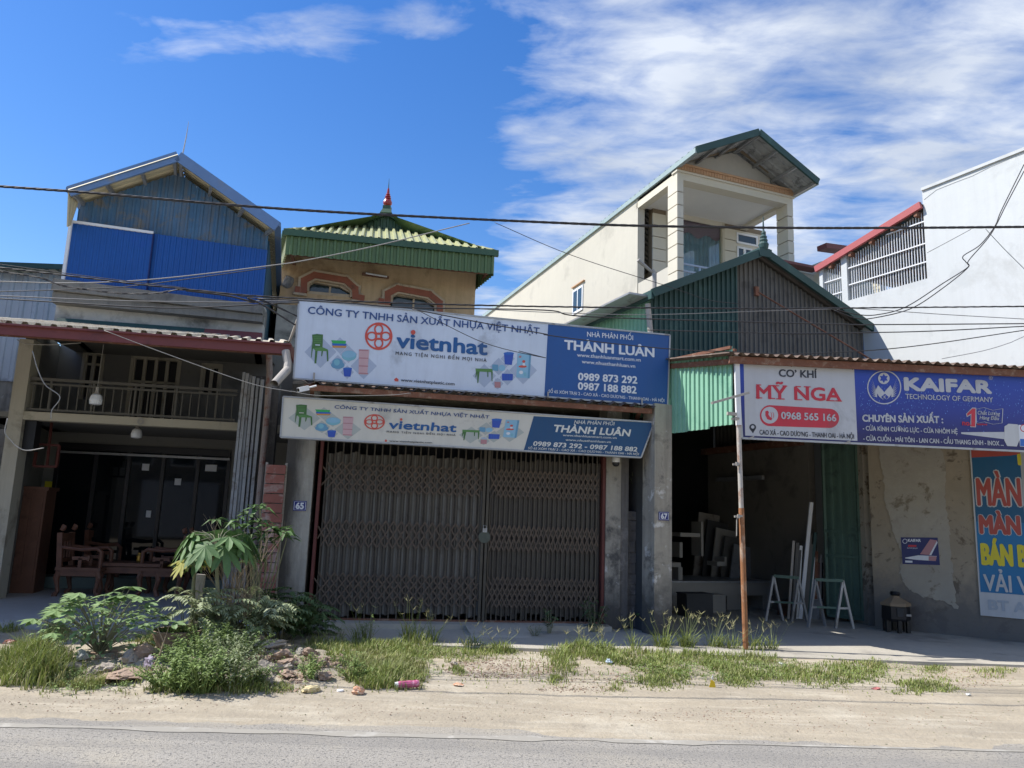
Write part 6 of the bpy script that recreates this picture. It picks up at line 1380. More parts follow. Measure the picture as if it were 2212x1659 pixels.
# drain pipes
dp = thing('drain_pipe', 'thick pale elbowed pvc drain pipe jutting out under the maroon fascia end', 'pipe', tuple(BS.q(g('D',240,1500))))
q0, q1, q2, q3 = [BS.q(p, o) for p, o in ((g('D',228,1345), -.1), (g('D',245,1440), -.05), (g('D',238,1500), .0), (g('D',140,1598), .35))]
part('down_pipe', MB().tube([q0, q1, q2], .052, 12), M['pvc'], dp); part('spout', MB().tube([q2+Vector((0,0,.02)), q3], .052, 14, caps=False).tube([q3, q2], .046, 14, caps=False), M['pvc'], dp)
r0_, r1_ = BL0.q(g('B',2065,270), 1.0), BL0.q(g('B',2050,700), 1.0)
solo('rusty_pipe', MB().tube([r0_, r0_.lerp(r1_,.3)+Vector((.02,0,0)), r1_, r1_-Vector((0,0,2.2))], .045, 10), mat('rusty white pipe', (.33,.27,.24), .7, .2, 4, (.22,.07,.05), .35, 6), 'rust stained pale vertical pipe in the gap right of the folded strips', 'pipe')
def camera_prop(kind):
    if kind == 'bullet':
        v = BS.q(g('D',362,1635), .15); t = thing('security_camera', 'small white box security camera under the left end of the rusty awning', 'camera', tuple(v))
        d = Vector((-.5,-.55,-.25)).normalized(); part('housing', MB().bar(v-d*.07, v+d*.07, .06, .06), M['whitepaint'], t); part('lens', MB().tube([v+d*.07, v+d*.074], .022, 12), M['blackp'], t); part('bracket', MB().tube([v-d*.03, v-d*.05+Vector((.12,.02,.04))], .012, 6), M['whitepaint'], t)
    else:
        v = GA.q(g('L',1066,225), .32); t = thing('security_camera', 'white dome security camera hanging under the lower sign on the right column', 'camera', tuple(v))
        part('mount', MB().bar(v+Vector((-.06,.1,.11)), v+Vector((0,0,.11)), .05, .05), M['whitepaint'], t); part('body', MB().lathe(v+Vector((0,0,.0)), [(.04,.09),(.055,.08),(.058,.02),(.055,0)], 14), M['whitepaint'], t); part('dome', MB().lathe(v, [(.052,.0),(.048,-.035),(.03,-.055),(.01,-.06)], 14), M['blackp'], t)
camera_prop('bullet'); camera_prop('dome')
# bulbs and small porch fittings
def bulb(F, o, p, top, lab, s=1.0):
    v = F.q(p, o); tv = F.q(top, o); t = thing('hanging_bulb', lab, 'light bulb', tuple(v)); t['group'] = 'hanging bulbs on the porch'
    part('cord', MB().tube([v+Vector((0,0,.18*s)), Vector((tv.x, tv.y, max(tv.z, v.z+.2*s)))], .004, 5), M['cablel'], t)
    part('socket', MB().lathe(v+Vector((0,0,.1*s)), [(.05*s,0),(.03*s,.02*s),(.022*s,.05*s),(.022*s,.1*s)], 10), M['pvc'], t)
    part('globe', MB().lathe(v, [(.035*s,-.05*s),(.078*s,-.04*s),(.085*s,.02*s),(.07*s,.08*s),(.05*s,.1*s)], 14), M['whitepaint'], t)
bulb(BL0, 1.1, g('B',735,625), g('B',795,190), 'white bulb on a long cord hanging in front of the balcony balusters', 1.0)
bulb(BL0, -.5, g('B',1048,885), g('B',1050,800), 'white bulb hanging below the cream balcony beam')
v = BL0.q(g('B',1080,780), .01); vr = solo('round_vent', ring(BL0, g('B',1080,780), z('B',12), z('B',26), .02, 20), M['pvc'], 'small round cream fitting fixed to the middle of the balcony beam', 'fitting')
mbx = BL0.q(g('P',232,160), -.3); solo('meter_box', MB().box(Pl(mbx.x,mbx.y,10), -.14, .16, mbx.z-.24, mbx.z+.24, 0, .2), M['blackp'], 'black box fixed high on the porch wall beside the left column', 'box')
fq = [BL0.q(g('P',*p), -.6) for p in ((300,225),(475,235),(450,405),(270,400))]; mb = MB()
for a, b_ in zip(fq, fq[1:]+fq[:1]): mb.bar(a, b_, .035)
mb.bar(BL0.q(g('P',420,-20), -.6), BL0.q(g('P',375,400), -.6), .03)
solo('sign_bracket', mb, M['redframe'], 'dark red square metal bracket hanging from a rod left of the glass shopfront', 'bracket')
yn = BG.q(g('P',390,562), .02); solo('yellow_notice', MB().box(Pl(yn.x,yn.y,10), -.07, .07, yn.z-.09, yn.z+.09, 0, .005), I['yel'], 'small yellow notice on the wall left of the glass shopfront', 'notice')
hk = BL0.l(g('S',60,690), -.2); 
ttp = pc('S',60,880); F9 = Pl(ttp.x, ttp.y, 8); st9 = thing('side_stand', 'thin pale metal stand with a flat top right of the porch armchairs', 'stand', tuple(ttp)); w9 = F9.l(g('S',300,690))[0]; z9 = F9.l(g('S',60,685))[1]
part('top', MB().box(F9, -.02, w9, z9-.03, z9, -.3, 0), M['pvc'], st9)
for a_ in (0, .1, w9-.1, w9): part('leg', MB().bar(F9.w(a_,.15,-.02 if a_ in (0, w9) else -.28), F9.w(a_,z9-.03,-.02 if a_ in (0, w9) else -.28), .025), M['pvc'], st9)

# ===== workshop contents =====
def trestle(lab, fr):
    tops = []; t = thing('trestle', lab, 'trestle', tuple(pc('J',*fr[0][1],.1))); t['group'] = 'grey metal trestles in the workshop'
    for (ax, ay), (lx, ly), (rx, ry_) in fr:
        l, r_ = pc('J',lx,ly,.1), pc('J',rx,ry_,.1); m_ = (l+r_)/2; h_ = atd(g('J',ax,ay), m_.y).z; top = Vector((m_.x, m_.y, h_)); tops.append((top, l, r_))
        part('leg', MB().bar(l, top, .035), M['steelgrey'], t); part('leg', MB().bar(r_, top, .035), M['steelgrey'], t); part('tie', MB().bar(l.lerp(top,.42), r_.lerp(top,.42), .03), M['steelgrey'], t)
    a, b_ = tops; part('top_rail', MB().bar(a[0], b_[0], .045), M['doorgreen'], t); part('lower_rail', MB().bar((a[1]+a[2])/2*.58+a[0]*.42, (b_[1]+b_[2])/2*.58+b_[0]*.42, .03), M['doorgreen'], t)
trestle('grey metal A shaped trestle standing nearer the support pole in the workshop', [((950,1085),(898,1408),(1022,1408)), ((1125,1100),(1083,1412),(1197,1412))])
trestle('grey metal A shaped trestle standing in front of the green door leaf', [((1248,1112),(1203,1455),(1325,1447)), ((1440,1120),(1398,1460),(1525,1462))])
mv = pc('J',700,1330,.1); FM = Pl(mv.x, mv.y, 22); mt = thing('cnc_machine', 'long off white cutting machine with a gantry standing in the dark workshop', 'machine', tuple(mv))
xl, xr = FM.l(g('J',350,1200))[0], FM.l(g('J',1000,1200))[0]; zb_, zt_ = .25, FM.l(g('J',700,1135))[1]
part('bed', MB().box(FM, xl-.4, xr, zb_+.1, zt_, -1.2, 0), M['machine'], mt); part('bed_top', MB().box(FM, xl-.4, xr, zt_, zt_+.03, -1.25, .04), M['steelgrey'], mt)
for a_ in (xl-.2, (xl+xr)/2, xr-.2): part('foot', MB().box(FM, a_-.15, a_+.15, .1, zb_+.1, -1, -.05), M['machine'], mt)
part('end_cabinet', MB().box(FM, xr+.0, xr+.9, .18, FM.l(g('J',1100,1190))[1], -.7, .1), M['machine'], mt)
px = lambda x, y: FM.l(g('J',x,y))
for (x0_,y0_,x1_,y1_) in ((330,850,352,960),(335,780,480,812),(485,700,503,950),(255,995,340,1030),(322,1030,352,1195),(600,990,668,1022),(655,955,670,1020)):
    a0_, z1_ = px(x0_, y0_); a1_, z0_ = px(x1_, y1_); part('gantry_arm', MB().box(FM, a0_, a1_, z0_, z1_, -.5, -.2), M['machine'], mt)
ctl = pc('J',1000,1250,.1); FK = Pl(ctl.x, ctl.y, 20); kt = thing('control_stand', 'small white control box on a stand between the trestles', 'control box', tuple(ctl))
(a0_,z1_),(a1_,z0_) = FK.l(g('J',972,1035)), FK.l(g('J',1032,1085)); part('box', MB().box(FK, a0_, a1_, z0_, z1_, -.25, 0), M['machine'], kt); part('red_top', MB().box(FK, a0_-.01, a1_+.01, z1_, z1_+.06, -.26, .01), M['kred'] if 'kred' in M else I['kred'], kt)
part('post', MB().box(FK, (a0_+a1_)/2-.05, (a0_+a1_)/2+.05, .1, z0_, -.15, -.05), M['machine'], kt)
lw = pc('J',1150,1330,.1)
for i, (xb, xt_, yt_, m_, w_) in enumerate(((1145,1225,560,'whitepaint',.06),(1060,1098,835,'pvc',.04),(1090,1125,850,'browngrey',.05),(1120,1150,870,'steelgrey',.05),(1165,1215,790,'browngrey',.06),(1190,1255,775,'greengrey',.05),(1215,1240,950,'steelgrey',.05),(1250,1262,910,'rust',.05),(1262,1272,990,'wood',.06),(1285,1292,935,'pvc',.035),(1300,1302,990,'blackp',.03),(1205,1235,1040,'steelgrey',.04),(1100,1140,900,'blackp',.06),(1180,1222,860,'browngrey',.06))):
    b_ = pc('J',xb,1392,.1); tpp = atd(g('J',xt_,yt_), b_.y+.08)
    solo('metal_profile', MB().bar(b_, tpp, w_, w_*.6), M[m_], ['long white door profile leaning highest against the workshop wall', 'pale thin profile at the left of the leaning bundle', 'black profile second from the left in the leaning bundle', 'grey steel profile in the middle of the bundle', 'thick black profile behind the white one', 'dark green profile leaning right of the tall white one', 'short black profile low in the bundle', 'rusty profile in the right half of the bundle', 'short reddish timber at the right of the bundle', 'thin pale rod near the right end of the bundle', 'thin black rod at the far right of the bundle', 'short grey steel profile low in front', 'wide black profile left of the white one', 'grey brown profile crossing behind the white one'][i], 'profile', 'metal profiles leaning in the workshop')
for k in range(4):
    a_ = px(0,0)
v0, v1 = IW.q(g('J',622,398)), IW.q(g('J',862,378)); d_ = D4
lv = iw0+D4*1.0+Vector((-.12,0,2.5)); solo('tube_light', MB().bar(lv, lv+D4*1.4, .06, .08), M['steelgrey'], 'unlit tube light fixed high on the dim workshop wall', 'light fitting')
for i, (x_, y_, w_, h_, m_, lab) in enumerate(((430,1380,.5,.35,'dark','dark crate on the workshop floor beside the column'),(560,1350,.35,.28,'machine','pale carton on the workshop floor under the machine bed'),(1130,1375,.3,.22,'wood','small reddish box at the foot of the leaning profiles'),(1300,1395,.22,.3,'steelgrey','grey bucket like box by the green door leaf'))):
    b_ = pc('J',x_,y_,.1); solo('crate', MB().box(Pl(b_.x,b_.y,20+i*9), -w_/2, w_/2, .1, .1+h_, -.3, 0).box(Pl(b_.x,b_.y,20+i*9), -w_/2-.01, w_/2+.01, .1+h_, .12+h_, -.31, .01), M[m_], lab, 'crate')
for i in range(5):
    b_ = iw0+D4*(1.6+.18*i)-SH.u*(.35+.07*i); solo('panel_board', MB().bar(b_+Vector((0,0,0)), b_+SH.u*.22+Vector((0,0,1.2+.15*i)), .5, .03, up=D4), M[('steelgrey','browngrey','machine','dark','greywood')[i]], ['steel sheet', 'grey brown sheet', 'off white panel', 'black panel', 'grey timber board'][i]+' leaning against the dim workshop wall', 'panel')
rv = pc('P',830,1270,.15); rt = thing('carved_root', 'dark gnarled carved root standing behind the leftmost armchairs on the porch', 'carving', tuple(rv)); q = random.Random(4)
part('base', MB().blob((rv.x, rv.y, .4), (.28,.25,.3), 8, 2, .6), M['dark'], rt); part('crown', MB().blob((rv.x-.05, rv.y, .95), (.3,.25,.32), 9, 2, .8), M['woodlt'], rt)
# stove
sv = pc('M',805,1368,.1); sv = sv+SW.n*max(0,.30-SW.loc(sv)[2]); s_ = thing('iron_stove', 'small black six sided iron stove with a brown tapered cap against the stained wall', 'stove', tuple(sv)); sw_ = (SW.l(g('M',885,1250))[0]-SW.l(g('M',718,1250))[0])/2*1.2; zt_ = atd(g('M',800,1200), sv.y).z; zc_ = atd(g('M',790,1140), sv.y).z
part('body', MB().lathe(sv, [(sw_*.92,.16),(sw_,.2),(sw_*.96,zt_-.1)], 6), M['blackp'], s_); part('cap', MB().lathe(sv, [(sw_*1.06,zt_-.1),(sw_*1.04,zt_-.06),(sw_*.3,zc_-.1),(sw_*.3,zc_-.08)], 6), mat('brown cap', (.30,.22,.14), .8), s_)
part('collar', MB().lathe(sv, [(sw_*.32,zc_-.08),(sw_*.38,zc_-.05),(sw_*.3,zc_-.02)], 10), M['blackp'], s_); part('door', MB().bar(sv+Vector((-.07,-sw_*.86,.3)), sv+Vector((.07,-sw_*.86,.3)), .02, .12), M['dark'], s_)
for k in range(6): a = k*math.pi/3+.3; part('foot', MB().bar(sv+Vector((sw_*.8*math.cos(a),sw_*.8*math.sin(a),-.0)), sv+Vector((sw_*.8*math.cos(a),sw_*.8*math.sin(a),.18)), .05), M['blackp'], s_)
part('handle', MB().bar(sv+Vector((.06,-sw_*.9,zt_-.22)), sv+Vector((.13,-sw_*.9,zt_-.22)), .03), M['pvc'], s_)

# ===== overhead cables =====
def cat(P, n=8):                                               # Catmull-Rom
    P = [P[0]*2-P[1]] + P + [P[-1]*2-P[-2]]; out = []
    for i in range(1, len(P)-2):
        for k in range(n):
            t = k/n; a, b_, c, d = P[i-1:i+3]; out.append(.5*((2*b_)+(c-a)*t+(2*a-5*b_+4*c-d)*t*t+(3*b_-a-3*c+d)*t**3))
    return out+[P[-2]]
def wire(lab, pts, y, r, m, strands=1, yaw=3, ext=1.5, nm='cable'):
    F = Pl(0, y, yaw); P = [F.q(p) for p in pts]
    if pts[0][0] <= 3: P = [P[0]+(P[0]-P[1]).normalized()*ext]+P
    if pts[-1][0] >= 2208: P = P+[P[-1]+(P[-1]-P[-2]).normalized()*ext]
    C_ = cat(P, 8 if strands == 1 else 26); mb = MB(); mb.sm = True
    if strands == 1: mb.tube(C_, r, 6)
    else:
        L = [0]
        for a, b_ in zip(C_, C_[1:]): L.append(L[-1]+(b_-a).length)
        for s in range(strands):
            Q = []
            for p, l_ in zip(C_, L): a = l_*2*math.pi/.42+s*2*math.pi/strands; Q.append(p+F.n*(r*.62*math.cos(a))+Vector((0,0,r*.62*math.sin(a))))
            mb.tube(Q, r*.52, 5)
    return solo(nm, mb, M[m], lab, 'cable', 'overhead street cables')
G_ = lambda *a: [g(a[0], a[i], a[i+1]) for i in range(1, len(a), 2)]
wire('thick twisted black power cable sweeping across in front of all the gables', G_('A',0,510,700,560,1500,630,2212,685)+G_('D',1030,300,2212,355)+G_('G',1000,650)+G_('H',0,632,900,632,1810,625), 7.6, .013, 'cable', 4)
wire('twisted dark cable running along the top edge of the upper sign', G_('A',0,1133,600,1205,1000,1255,1430,1300,1870,1345)+G_('D',330,940,690,960,1400,985,2212,1003)+G_('G',1100,1155)+G_('H',0,1240,1810,1225), 8.0, .009, 'cable', 3)
wire('sagging dark cable loop below the blue sheets at the left', G_('A',0,1160,300,1210,500,1275,900,1328,1200,1330,1430,1303,1870,1352)+G_('Q',190,615,455,735), 8.1, .010, 'cable', 2)
wire('black cable diving to the left edge of the upper sign', G_('A',1430,1310,1750,1350,1950,1400)+G_('Q',60,590,190,650,440,805), 8.15, .010, 'cable')
wire('pale cable rising from the left across the blue sheets to the green roof', G_('A',0,1240,500,1252,1000,1236,1500,1190,2100,1115)+G_('D',300,662,600,605,970,525,1400,420,1640,362), 8.3, .006, 'cablel')
wire('thin dark cable just under the pale one over the blue sheets', G_('A',0,1318,430,1305,900,1285,1300,1240,2100,1130), 8.35, .005, 'cable')
wire('grey cable passing straight below the blue sheets', G_('A',0,1350,1000,1390,2212,1402)+G_('D',0,958,330,962), 8.2, .006, 'cableg')
wire('lowest dark cable in front of the concrete ledge', G_('A',0,1372,1000,1432,1500,1440,2212,1405)+G_('D',330,975), 8.25, .007, 'cable')
wire('topmost thin wire at the left edge', G_('A',0,1108,600,1190,1000,1240,1430,1290), 8.05, .004, 'cable')
wire('black cable crossing the middle of the grey gable and the white wall', G_('D',0,940,690,975,1150,1010,2212,1030)+G_('G',700,1210,2212,1255)+G_('H',700,1362,1810,1355), 8.1, .007, 'cable')
wire('long cable slanting across the upper sign towards the right roof', G_('D',1200,1022,1700,1120,2212,1212)+G_('F',850,318,1500,402,2212,468)+G_('G',1500,1422)+G_('H',0,1583,600,1560,1100,1510,1810,1405), 8.3, .006, 'cable')
wire('thin wire hanging from the thick cable past the cream side wall', G_('G',90,630,560,830,1180,1030,1400,1105,1600,1130), 7.9, .0035, 'cable')
wire('thin wire crossing the vietnhat lettering diagonally', G_('D',1240,1030,1750,1280,2212,1395)+G_('F',560,480,840,552), 8.4, .004, 'cable') if False else wire('thin wire crossing the big blue lettering diagonally', G_('D',1240,1030,1750,1280,2212,1395)+G_('F',560,480,840,552), 8.4, .004, 'cable')
wire('thin grey wire over the gable just under the second cable', G_('G',0,1162,500,1185,1050,1196,1800,1172,2212,1160), 8.05, .004, 'cableg')
wire('cable across the lower gable and white wall', G_('G',1030,1290,1600,1305,2212,1315)+G_('H',0,1430,1000,1415,1810,1375), 8.15, .006, 'cable')
wire('left cable of the hanging pair that kinks in front of the white wall', G_('H',1810,155,1640,500,1590,620,1480,760,1352,845,1372,890,1385,930,1200,1050,920,1228,700,1288,550,1285,400,1250)[::1], 8.6, .006, 'cable')
wire('right cable of the hanging pair in front of the white wall', G_('H',1810,205,1680,450,1560,680,1392,880,1385,935,1180,1100,960,1240,700,1308,550,1315,380,1255), 8.65, .006, 'cable')
wire('faint wire rising to the thick cable in front of the white wall', G_('H',1080,820,1250,730,1410,643), 8.0, .0035, 'cableg')
wire('thin wire falling to the right edge over the white wall', G_('H',1520,640,1650,780,1810,940), 8.0, .0035, 'cableg')
wire('low thin wire curving up to the right edge', G_('H',1190,1620,1500,1560,1700,1500,1810,1452), 9.0, .004, 'cableg')
wire('thin wire sloping gently down across the white wall', G_('H',380,1235,620,1245,1200,1285,1810,1320), 8.2, .004, 'cableg')
wire('pale thin wire slanting across the porch opening to the awning', G_('B',800,80,1250,250,1900,480,2212,545)+G_('Q',420,1335)+G_('E',600,1145,1300,1140,1560,1118), 9.0, .004, 'cablel')
for k, (lab, pts) in enumerate((('tangled grey cable looping down the left column', G_('P',60,20,40,130,90,200,130,240,210,275,350,255)), ('pale cable hanging from the column top into the porch', G_('B',250,240,290,380,350,500,460,590,400,690,390,760)), ('short grey cable drooping beside the left column', G_('B',130,150,190,180,350,190,480,185,620,175)))):
    wire(lab, pts, 9.6+.6*k, .006, 'cablel', yaw=10)

# ===== vegetation and litter on the verge =====
def gz(p, z0=.06):
    v = gr(p, z0)
    for _ in range(4): v = gr(p, vz(v.x, v.y))
    return v
def scale_at(v): return (v-CP).dot(Fv)/FOC                     # metres per pixel
def blades(zones, m, name, seed, wid=.0042):
    q = random.Random(seed); mb = MB()
    for (k, cx_, cy_, rx_, ry_, n, h0, h1) in zones:
        for _ in range(int(n*1.35)):
            a = q.uniform(0, 6.283); r_ = q.random()**.6*1.45
            v = gz(g(k, cx_+rx_*r_*math.cos(a), cy_+ry_*r_*math.sin(a)))
            if mn.noise(Vector((v.x*2.2, v.y*2.2, 3)))*.8+mn.noise(Vector((v.x*7, v.y*7, 9)))*.55+mn.noise(Vector((v.x*21, v.y*21, 2)))*.5 < -.30+.42*r_*r_+q.uniform(-.28,.28) or v.y > APY(v.x)+.12 or v.y < ry(v.x)+.5: continue
            h = q.uniform(h0, h1)*(1.25-.62*r_)*(.78 if k == 'O' else 1); d = q.uniform(0, 6.283); ln = q.uniform(.15, .75)*h; w = wid*q.uniform(.7,1.5)
            dx, dy = math.cos(d), math.sin(d); sx, sy = -dy*w, dx*w; i = len(mb.v); x_, y_, z_ = v.x, v.y, v.z-.01
            mb.v += [(x_-sx,y_-sy,z_),(x_+sx,y_+sy,z_),(x_+dx*ln*.35-sx*.8,y_+dy*ln*.35-sy*.8,z_+h*.6),(x_+dx*ln*.35+sx*.8,y_+dy*ln*.35+sy*.8,z_+h*.6),(x_+dx*ln,y_+dy*ln,z_+h*(1-.25*ln/h))]
            mb.f += [(i,i+1,i+3,i+2),(i+2,i+3,i+4)]
    o = part(name, mb, m, kind='stuff'); return o
ZN = [('C',250,1290,300,110,3600,.08,.40),('C',60,1300,170,80,1600,.05,.3),('C',800,1395,380,40,2200,.03,.13),('C',1600,1420,520,45,2600,.03,.15),('C',1150,1050,160,60,900,.04,.12),('C',60,960,120,40,400,.04,.14),('C',430,1010,120,50,700,.06,.2),
 ('N',700,330,380,55,6500,.03,.13),('N',1150,360,330,38,3600,.02,.07),('N',780,420,330,90,5200,.03,.13),('N',760,500,200,70,3200,.05,.19),('N',930,290,140,45,1300,.08,.26),('N',420,300,160,45,900,.06,.18),
 ('N',1240,310,130,30,500,.06,.2),('N',1400,335,110,30,500,.05,.15),('N',1760,395,90,75,900,.05,.17),('N',1880,340,230,50,2600,.04,.17),('N',2160,380,240,45,1800,.03,.12),('N',1160,455,50,25,260,.03,.08),('N',1710,510,50,25,250,.03,.09),('N',2080,535,70,30,300,.03,.08),
 ('O',450,330,500,75,6500,.03,.14),('O',420,260,260,60,2400,.08,.3),('O',780,320,180,60,1200,.06,.2),('O',640,410,420,65,4600,.03,.12),('O',1150,430,340,65,4400,.03,.12),('O',300,460,200,50,1500,.03,.1),('O',1430,385,75,35,600,.05,.13),('O',1680,495,180,40,1700,.03,.11),('O',1750,400,75,22,350,.03,.08),('O',2060,425,130,28,600,.03,.09),('O',100,500,90,30,350,.03,.09),('O',730,450,110,40,800,.04,.12)]
ZN += [('N',300,420,700,150,900,.02,.09),('N',1700,450,700,110,900,.02,.08),('O',1500,430,700,90,900,.02,.08),('C',900,1330,1000,130,1400,.02,.12)]
blades(ZN, M['grass'], 'grass', 11)
blades([(k, a, b_, c*1.05, d*1.1, int(n*.38), h0, h1*.9) for k, a, b_, c, d, n, h0, h1 in ZN], M['grassy'], 'dry_grass', 12)

def groundcover(zones, m, name, seed):                          # low creeping weeds: small leaves near the soil
    q = random.Random(seed); mb = MB()
    for (k, cx_, cy_, rx_, ry_, n) in zones:
        for _ in range(n):
            a = q.uniform(0, 6.283); r_ = q.random()**.6*1.3; v = gz(g(k, cx_+rx_*r_*math.cos(a), cy_+ry_*r_*math.sin(a)))
            if v.y > APY(v.x)+.1 or v.y < ry(v.x)+.45 or mn.noise(Vector((v.x*3, v.y*3, 31)))+.5*mn.noise(Vector((v.x*12, v.y*12, 3))) < -.1+.3*r_: continue
            for _ in range(3): mb.leaf((v.x+q.uniform(-.02,.02), v.y+q.uniform(-.02,.02), v.z+q.uniform(.0,.05)), Vector((q.uniform(-1,1), q.uniform(-1,1), q.uniform(0,.9))), Vector((0,0,1)), q.uniform(.015,.04), q.uniform(.008,.018), .3)
    return part(name, mb, m, kind='stuff')
groundcover([('N',700,400,420,120,2600),('C',900,1330,900,110,2600),('O',500,400,520,80,2200),('O',1250,430,450,60,1400),('N',200,420,260,120,900),('C',300,1250,320,120,1400)], M['weed'], 'ground_cover', 51)
def seed_tuft(k, x_, y_, h, n, lab, seed, spread=.25, leafy=True):
    q = random.Random(seed); v = gz(g(k, x_, y_)); t = thing('grass_tuft', lab, 'grass', tuple(v)); t['group'] = 'tall seeding grass tufts on the verge'
    mb = MB(); hd = MB()
    for _ in range(n):
        a = q.uniform(0, 6.283); l = q.uniform(.2, 1)*spread; hh = h*q.uniform(.65, 1); b_ = v+Vector((q.uniform(-.05,.05), q.uniform(-.05,.05), 0)); top = b_+Vector((math.cos(a)*l, math.sin(a)*l*.7, hh)); mid = b_.lerp(top, .5)+Vector((0,0,.08*hh))
        mb.tube([b_, mid, top], [.0025,.002,.0012], 3)
        for j in range(4):
            e = Vector((q.uniform(-1,1), q.uniform(-1,1), q.uniform(.3,1.2))).normalized(); hd.tube([top, top+e*q.uniform(.04,.09)], [.0022,.0012], 3)
    for _ in range(n*7):
        a = q.uniform(0, 6.283); d = Vector((math.cos(a), math.sin(a), q.uniform(.8, 2.6))).normalized(); b_ = v+Vector((q.uniform(-.09,.09), q.uniform(-.06,.06), 0)); L = q.uniform(.35,.85)*h; s = d.cross(Vector((0,0,1))).normalized()*.004
        m1 = b_+d*L*.6; tp = b_+d*L+Vector((math.cos(a)*.12*h,math.sin(a)*.12*h,-.10*h)); i = len(mb.v); mb.v += [tuple(b_-s), tuple(b_+s), tuple(m1+s), tuple(m1-s), tuple(tp)]; mb.f += [(i,i+1,i+2,i+3),(i+3,i+2,i+4)]
    part('blades', mb, M['grass'], t); part('seed_heads', hd, M['grassy'], t)
for i, (k, x_, y_, h, n) in enumerate((('N',890,300,.50,9), ('N',1000,305,.38,8), ('N',1240,325,.30,5), ('N',600,290,.45,5), ('N',1880,350,.26,10), ('N',2000,350,.26,8), ('O',330,300,.42,12), ('O',450,300,.45,12), ('O',600,300,.4,9), ('O',700,310,.36,6), ('O',810,310,.38,8), ('O',890,310,.33,6), ('O',180,310,.38,5), ('N',1420,350,.24,6))):
    seed_tuft(k, x_, y_, h, n, ['tall seeding grass tuft in front of the gate centre left', 'seeding tuft right of the tallest one before the gate', 'thin seeding tuft before the gate meeting stile', 'sparse tall seeding stalks before the gate left half', 'bushy green tuft before the right half of the gate', 'bushy tuft beside the white bag on the grass', 'wide seeding tuft before the number 67 column', 'largest seeding tuft left of the support pole', 'seeding tuft close to the left of the support pole', 'low tuft at the foot of the support pole', 'branching seeding tuft right of the support pole', 'last seeding tuft right of the support pole', 'lone thin seeding stalks before the brick pier', 'low spreading tuft on the sunlit concrete edge'][i], 100+i)

def leafy_plant(nm, lab, p, h, w, nst, m, seed, lw=.035, ll=.09, kind='alt', cat='plant', stemm='stem', lean=(0,0), dens=1.0, parent_group=None, base=None, up0=.6):
    q = random.Random(seed); v = base or gz(p); t = thing(nm, lab, cat, tuple(v))
    if parent_group: t['group'] = parent_group
    sm_, lm = MB(), MB()
    for s in range(nst):
        a = q.uniform(0, 6.283); l = math.sqrt(q.random())*w; hh = h*q.uniform(up0, 1)*(1-.35*(l/w if w else 0)**2); b_ = v+Vector((math.cos(a)*l*.25, math.sin(a)*l*.2, 0)); top = v+Vector((math.cos(a)*l+lean[0], math.sin(a)*l*.75+lean[1], hh)); mid = b_.lerp(top, .5)+Vector((0,0,.12*hh))
        sm_.tube([b_, mid, top], [.006,.004,.002], 4)
        nl = max(4, int(hh/.035*dens))
        for j in range(nl):
            tt_ = .22+.78*(j+q.random())/nl; pnt = b_.lerp(mid, tt_*2) if tt_ < .5 else mid.lerp(top, tt_*2-1); az_ = q.uniform(0, 6.283)
            if kind == 'pinnate':                              # arching leaf stalk with paired leaflets
                d = Vector((math.cos(az_), math.sin(az_), .35)).normalized(); L = q.uniform(.16,.28)
                for c in range(6):
                    f_ = (c+1)/6; pp_ = pnt+d*L*f_-Vector((0,0,.10*f_*f_)); sd2 = d.cross(Vector((0,0,1))).normalized()
                    for s2 in (-1, 1): lm.leaf(pp_, (sd2*s2+d*.5-Vector((0,0,.35))), Vector((0,0,1)), ll, lw, .3)
            else:
                d = Vector((math.cos(az_), math.sin(az_), q.uniform(-.15,.7))).normalized(); lm.leaf(pnt, d, Vector((0,0,1)), ll*q.uniform(.6,1.15), lw*q.uniform(.7,1.15), q.uniform(.05,.5))
    part('stems', sm_, M[stemm], t); part('foliage', lm, M[m], t); return t
# bushy weeds in front of the rubble
wl_extra = ('tall weed clump directly below the dead twigs', 'weed clump spilling over the broad flat slab')
wl = ['leafy green weed clump at the front edge of the verge, leftmost of the bushy mass', 'dense weed clump in the middle of the bushy mass', 'weed clump right of the middle of the bushy mass', 'low weed clump at the right end of the bushy mass', 'weed clump behind the front ones beside the timber stake', 'weed clump under the dead twigs', *wl_extra, 'small weed clump among the rubble stones', 'low weed clump touching the dirt shoulder', 'weed clump left of the stake', 'yellowish weed clump near the flat slab']
for i, (k, x_, y_, h, w, n, m_) in enumerate((('C',1300,1420,.33,.34,44,'weed'),('C',1560,1440,.38,.38,56,'weed'),('C',1780,1420,.36,.34,46,'leafdusty'),('C',1960,1390,.24,.24,22,'weed'),('C',1450,1290,.36,.34,36,'weed'),('C',1750,1260,.36,.36,40,'leafdusty'),('C',1560,1180,.40,.36,40,'weed'),('C',1860,1160,.34,.34,34,'weed'),('N',300,500,.24,.2,18,'weed'),('C',1400,1440,.2,.3,22,'weed'),('C',1330,1250,.26,.22,18,'weed'),('N',560,500,.2,.22,18,'weed'))):
    leafy_plant('weed_clump', wl[i], g(k, x_, y_), h, w, n, m_, 200+i, .021, .055, dens=2.4, stemm='weed', parent_group='weed clumps on the verge', cat='weeds')
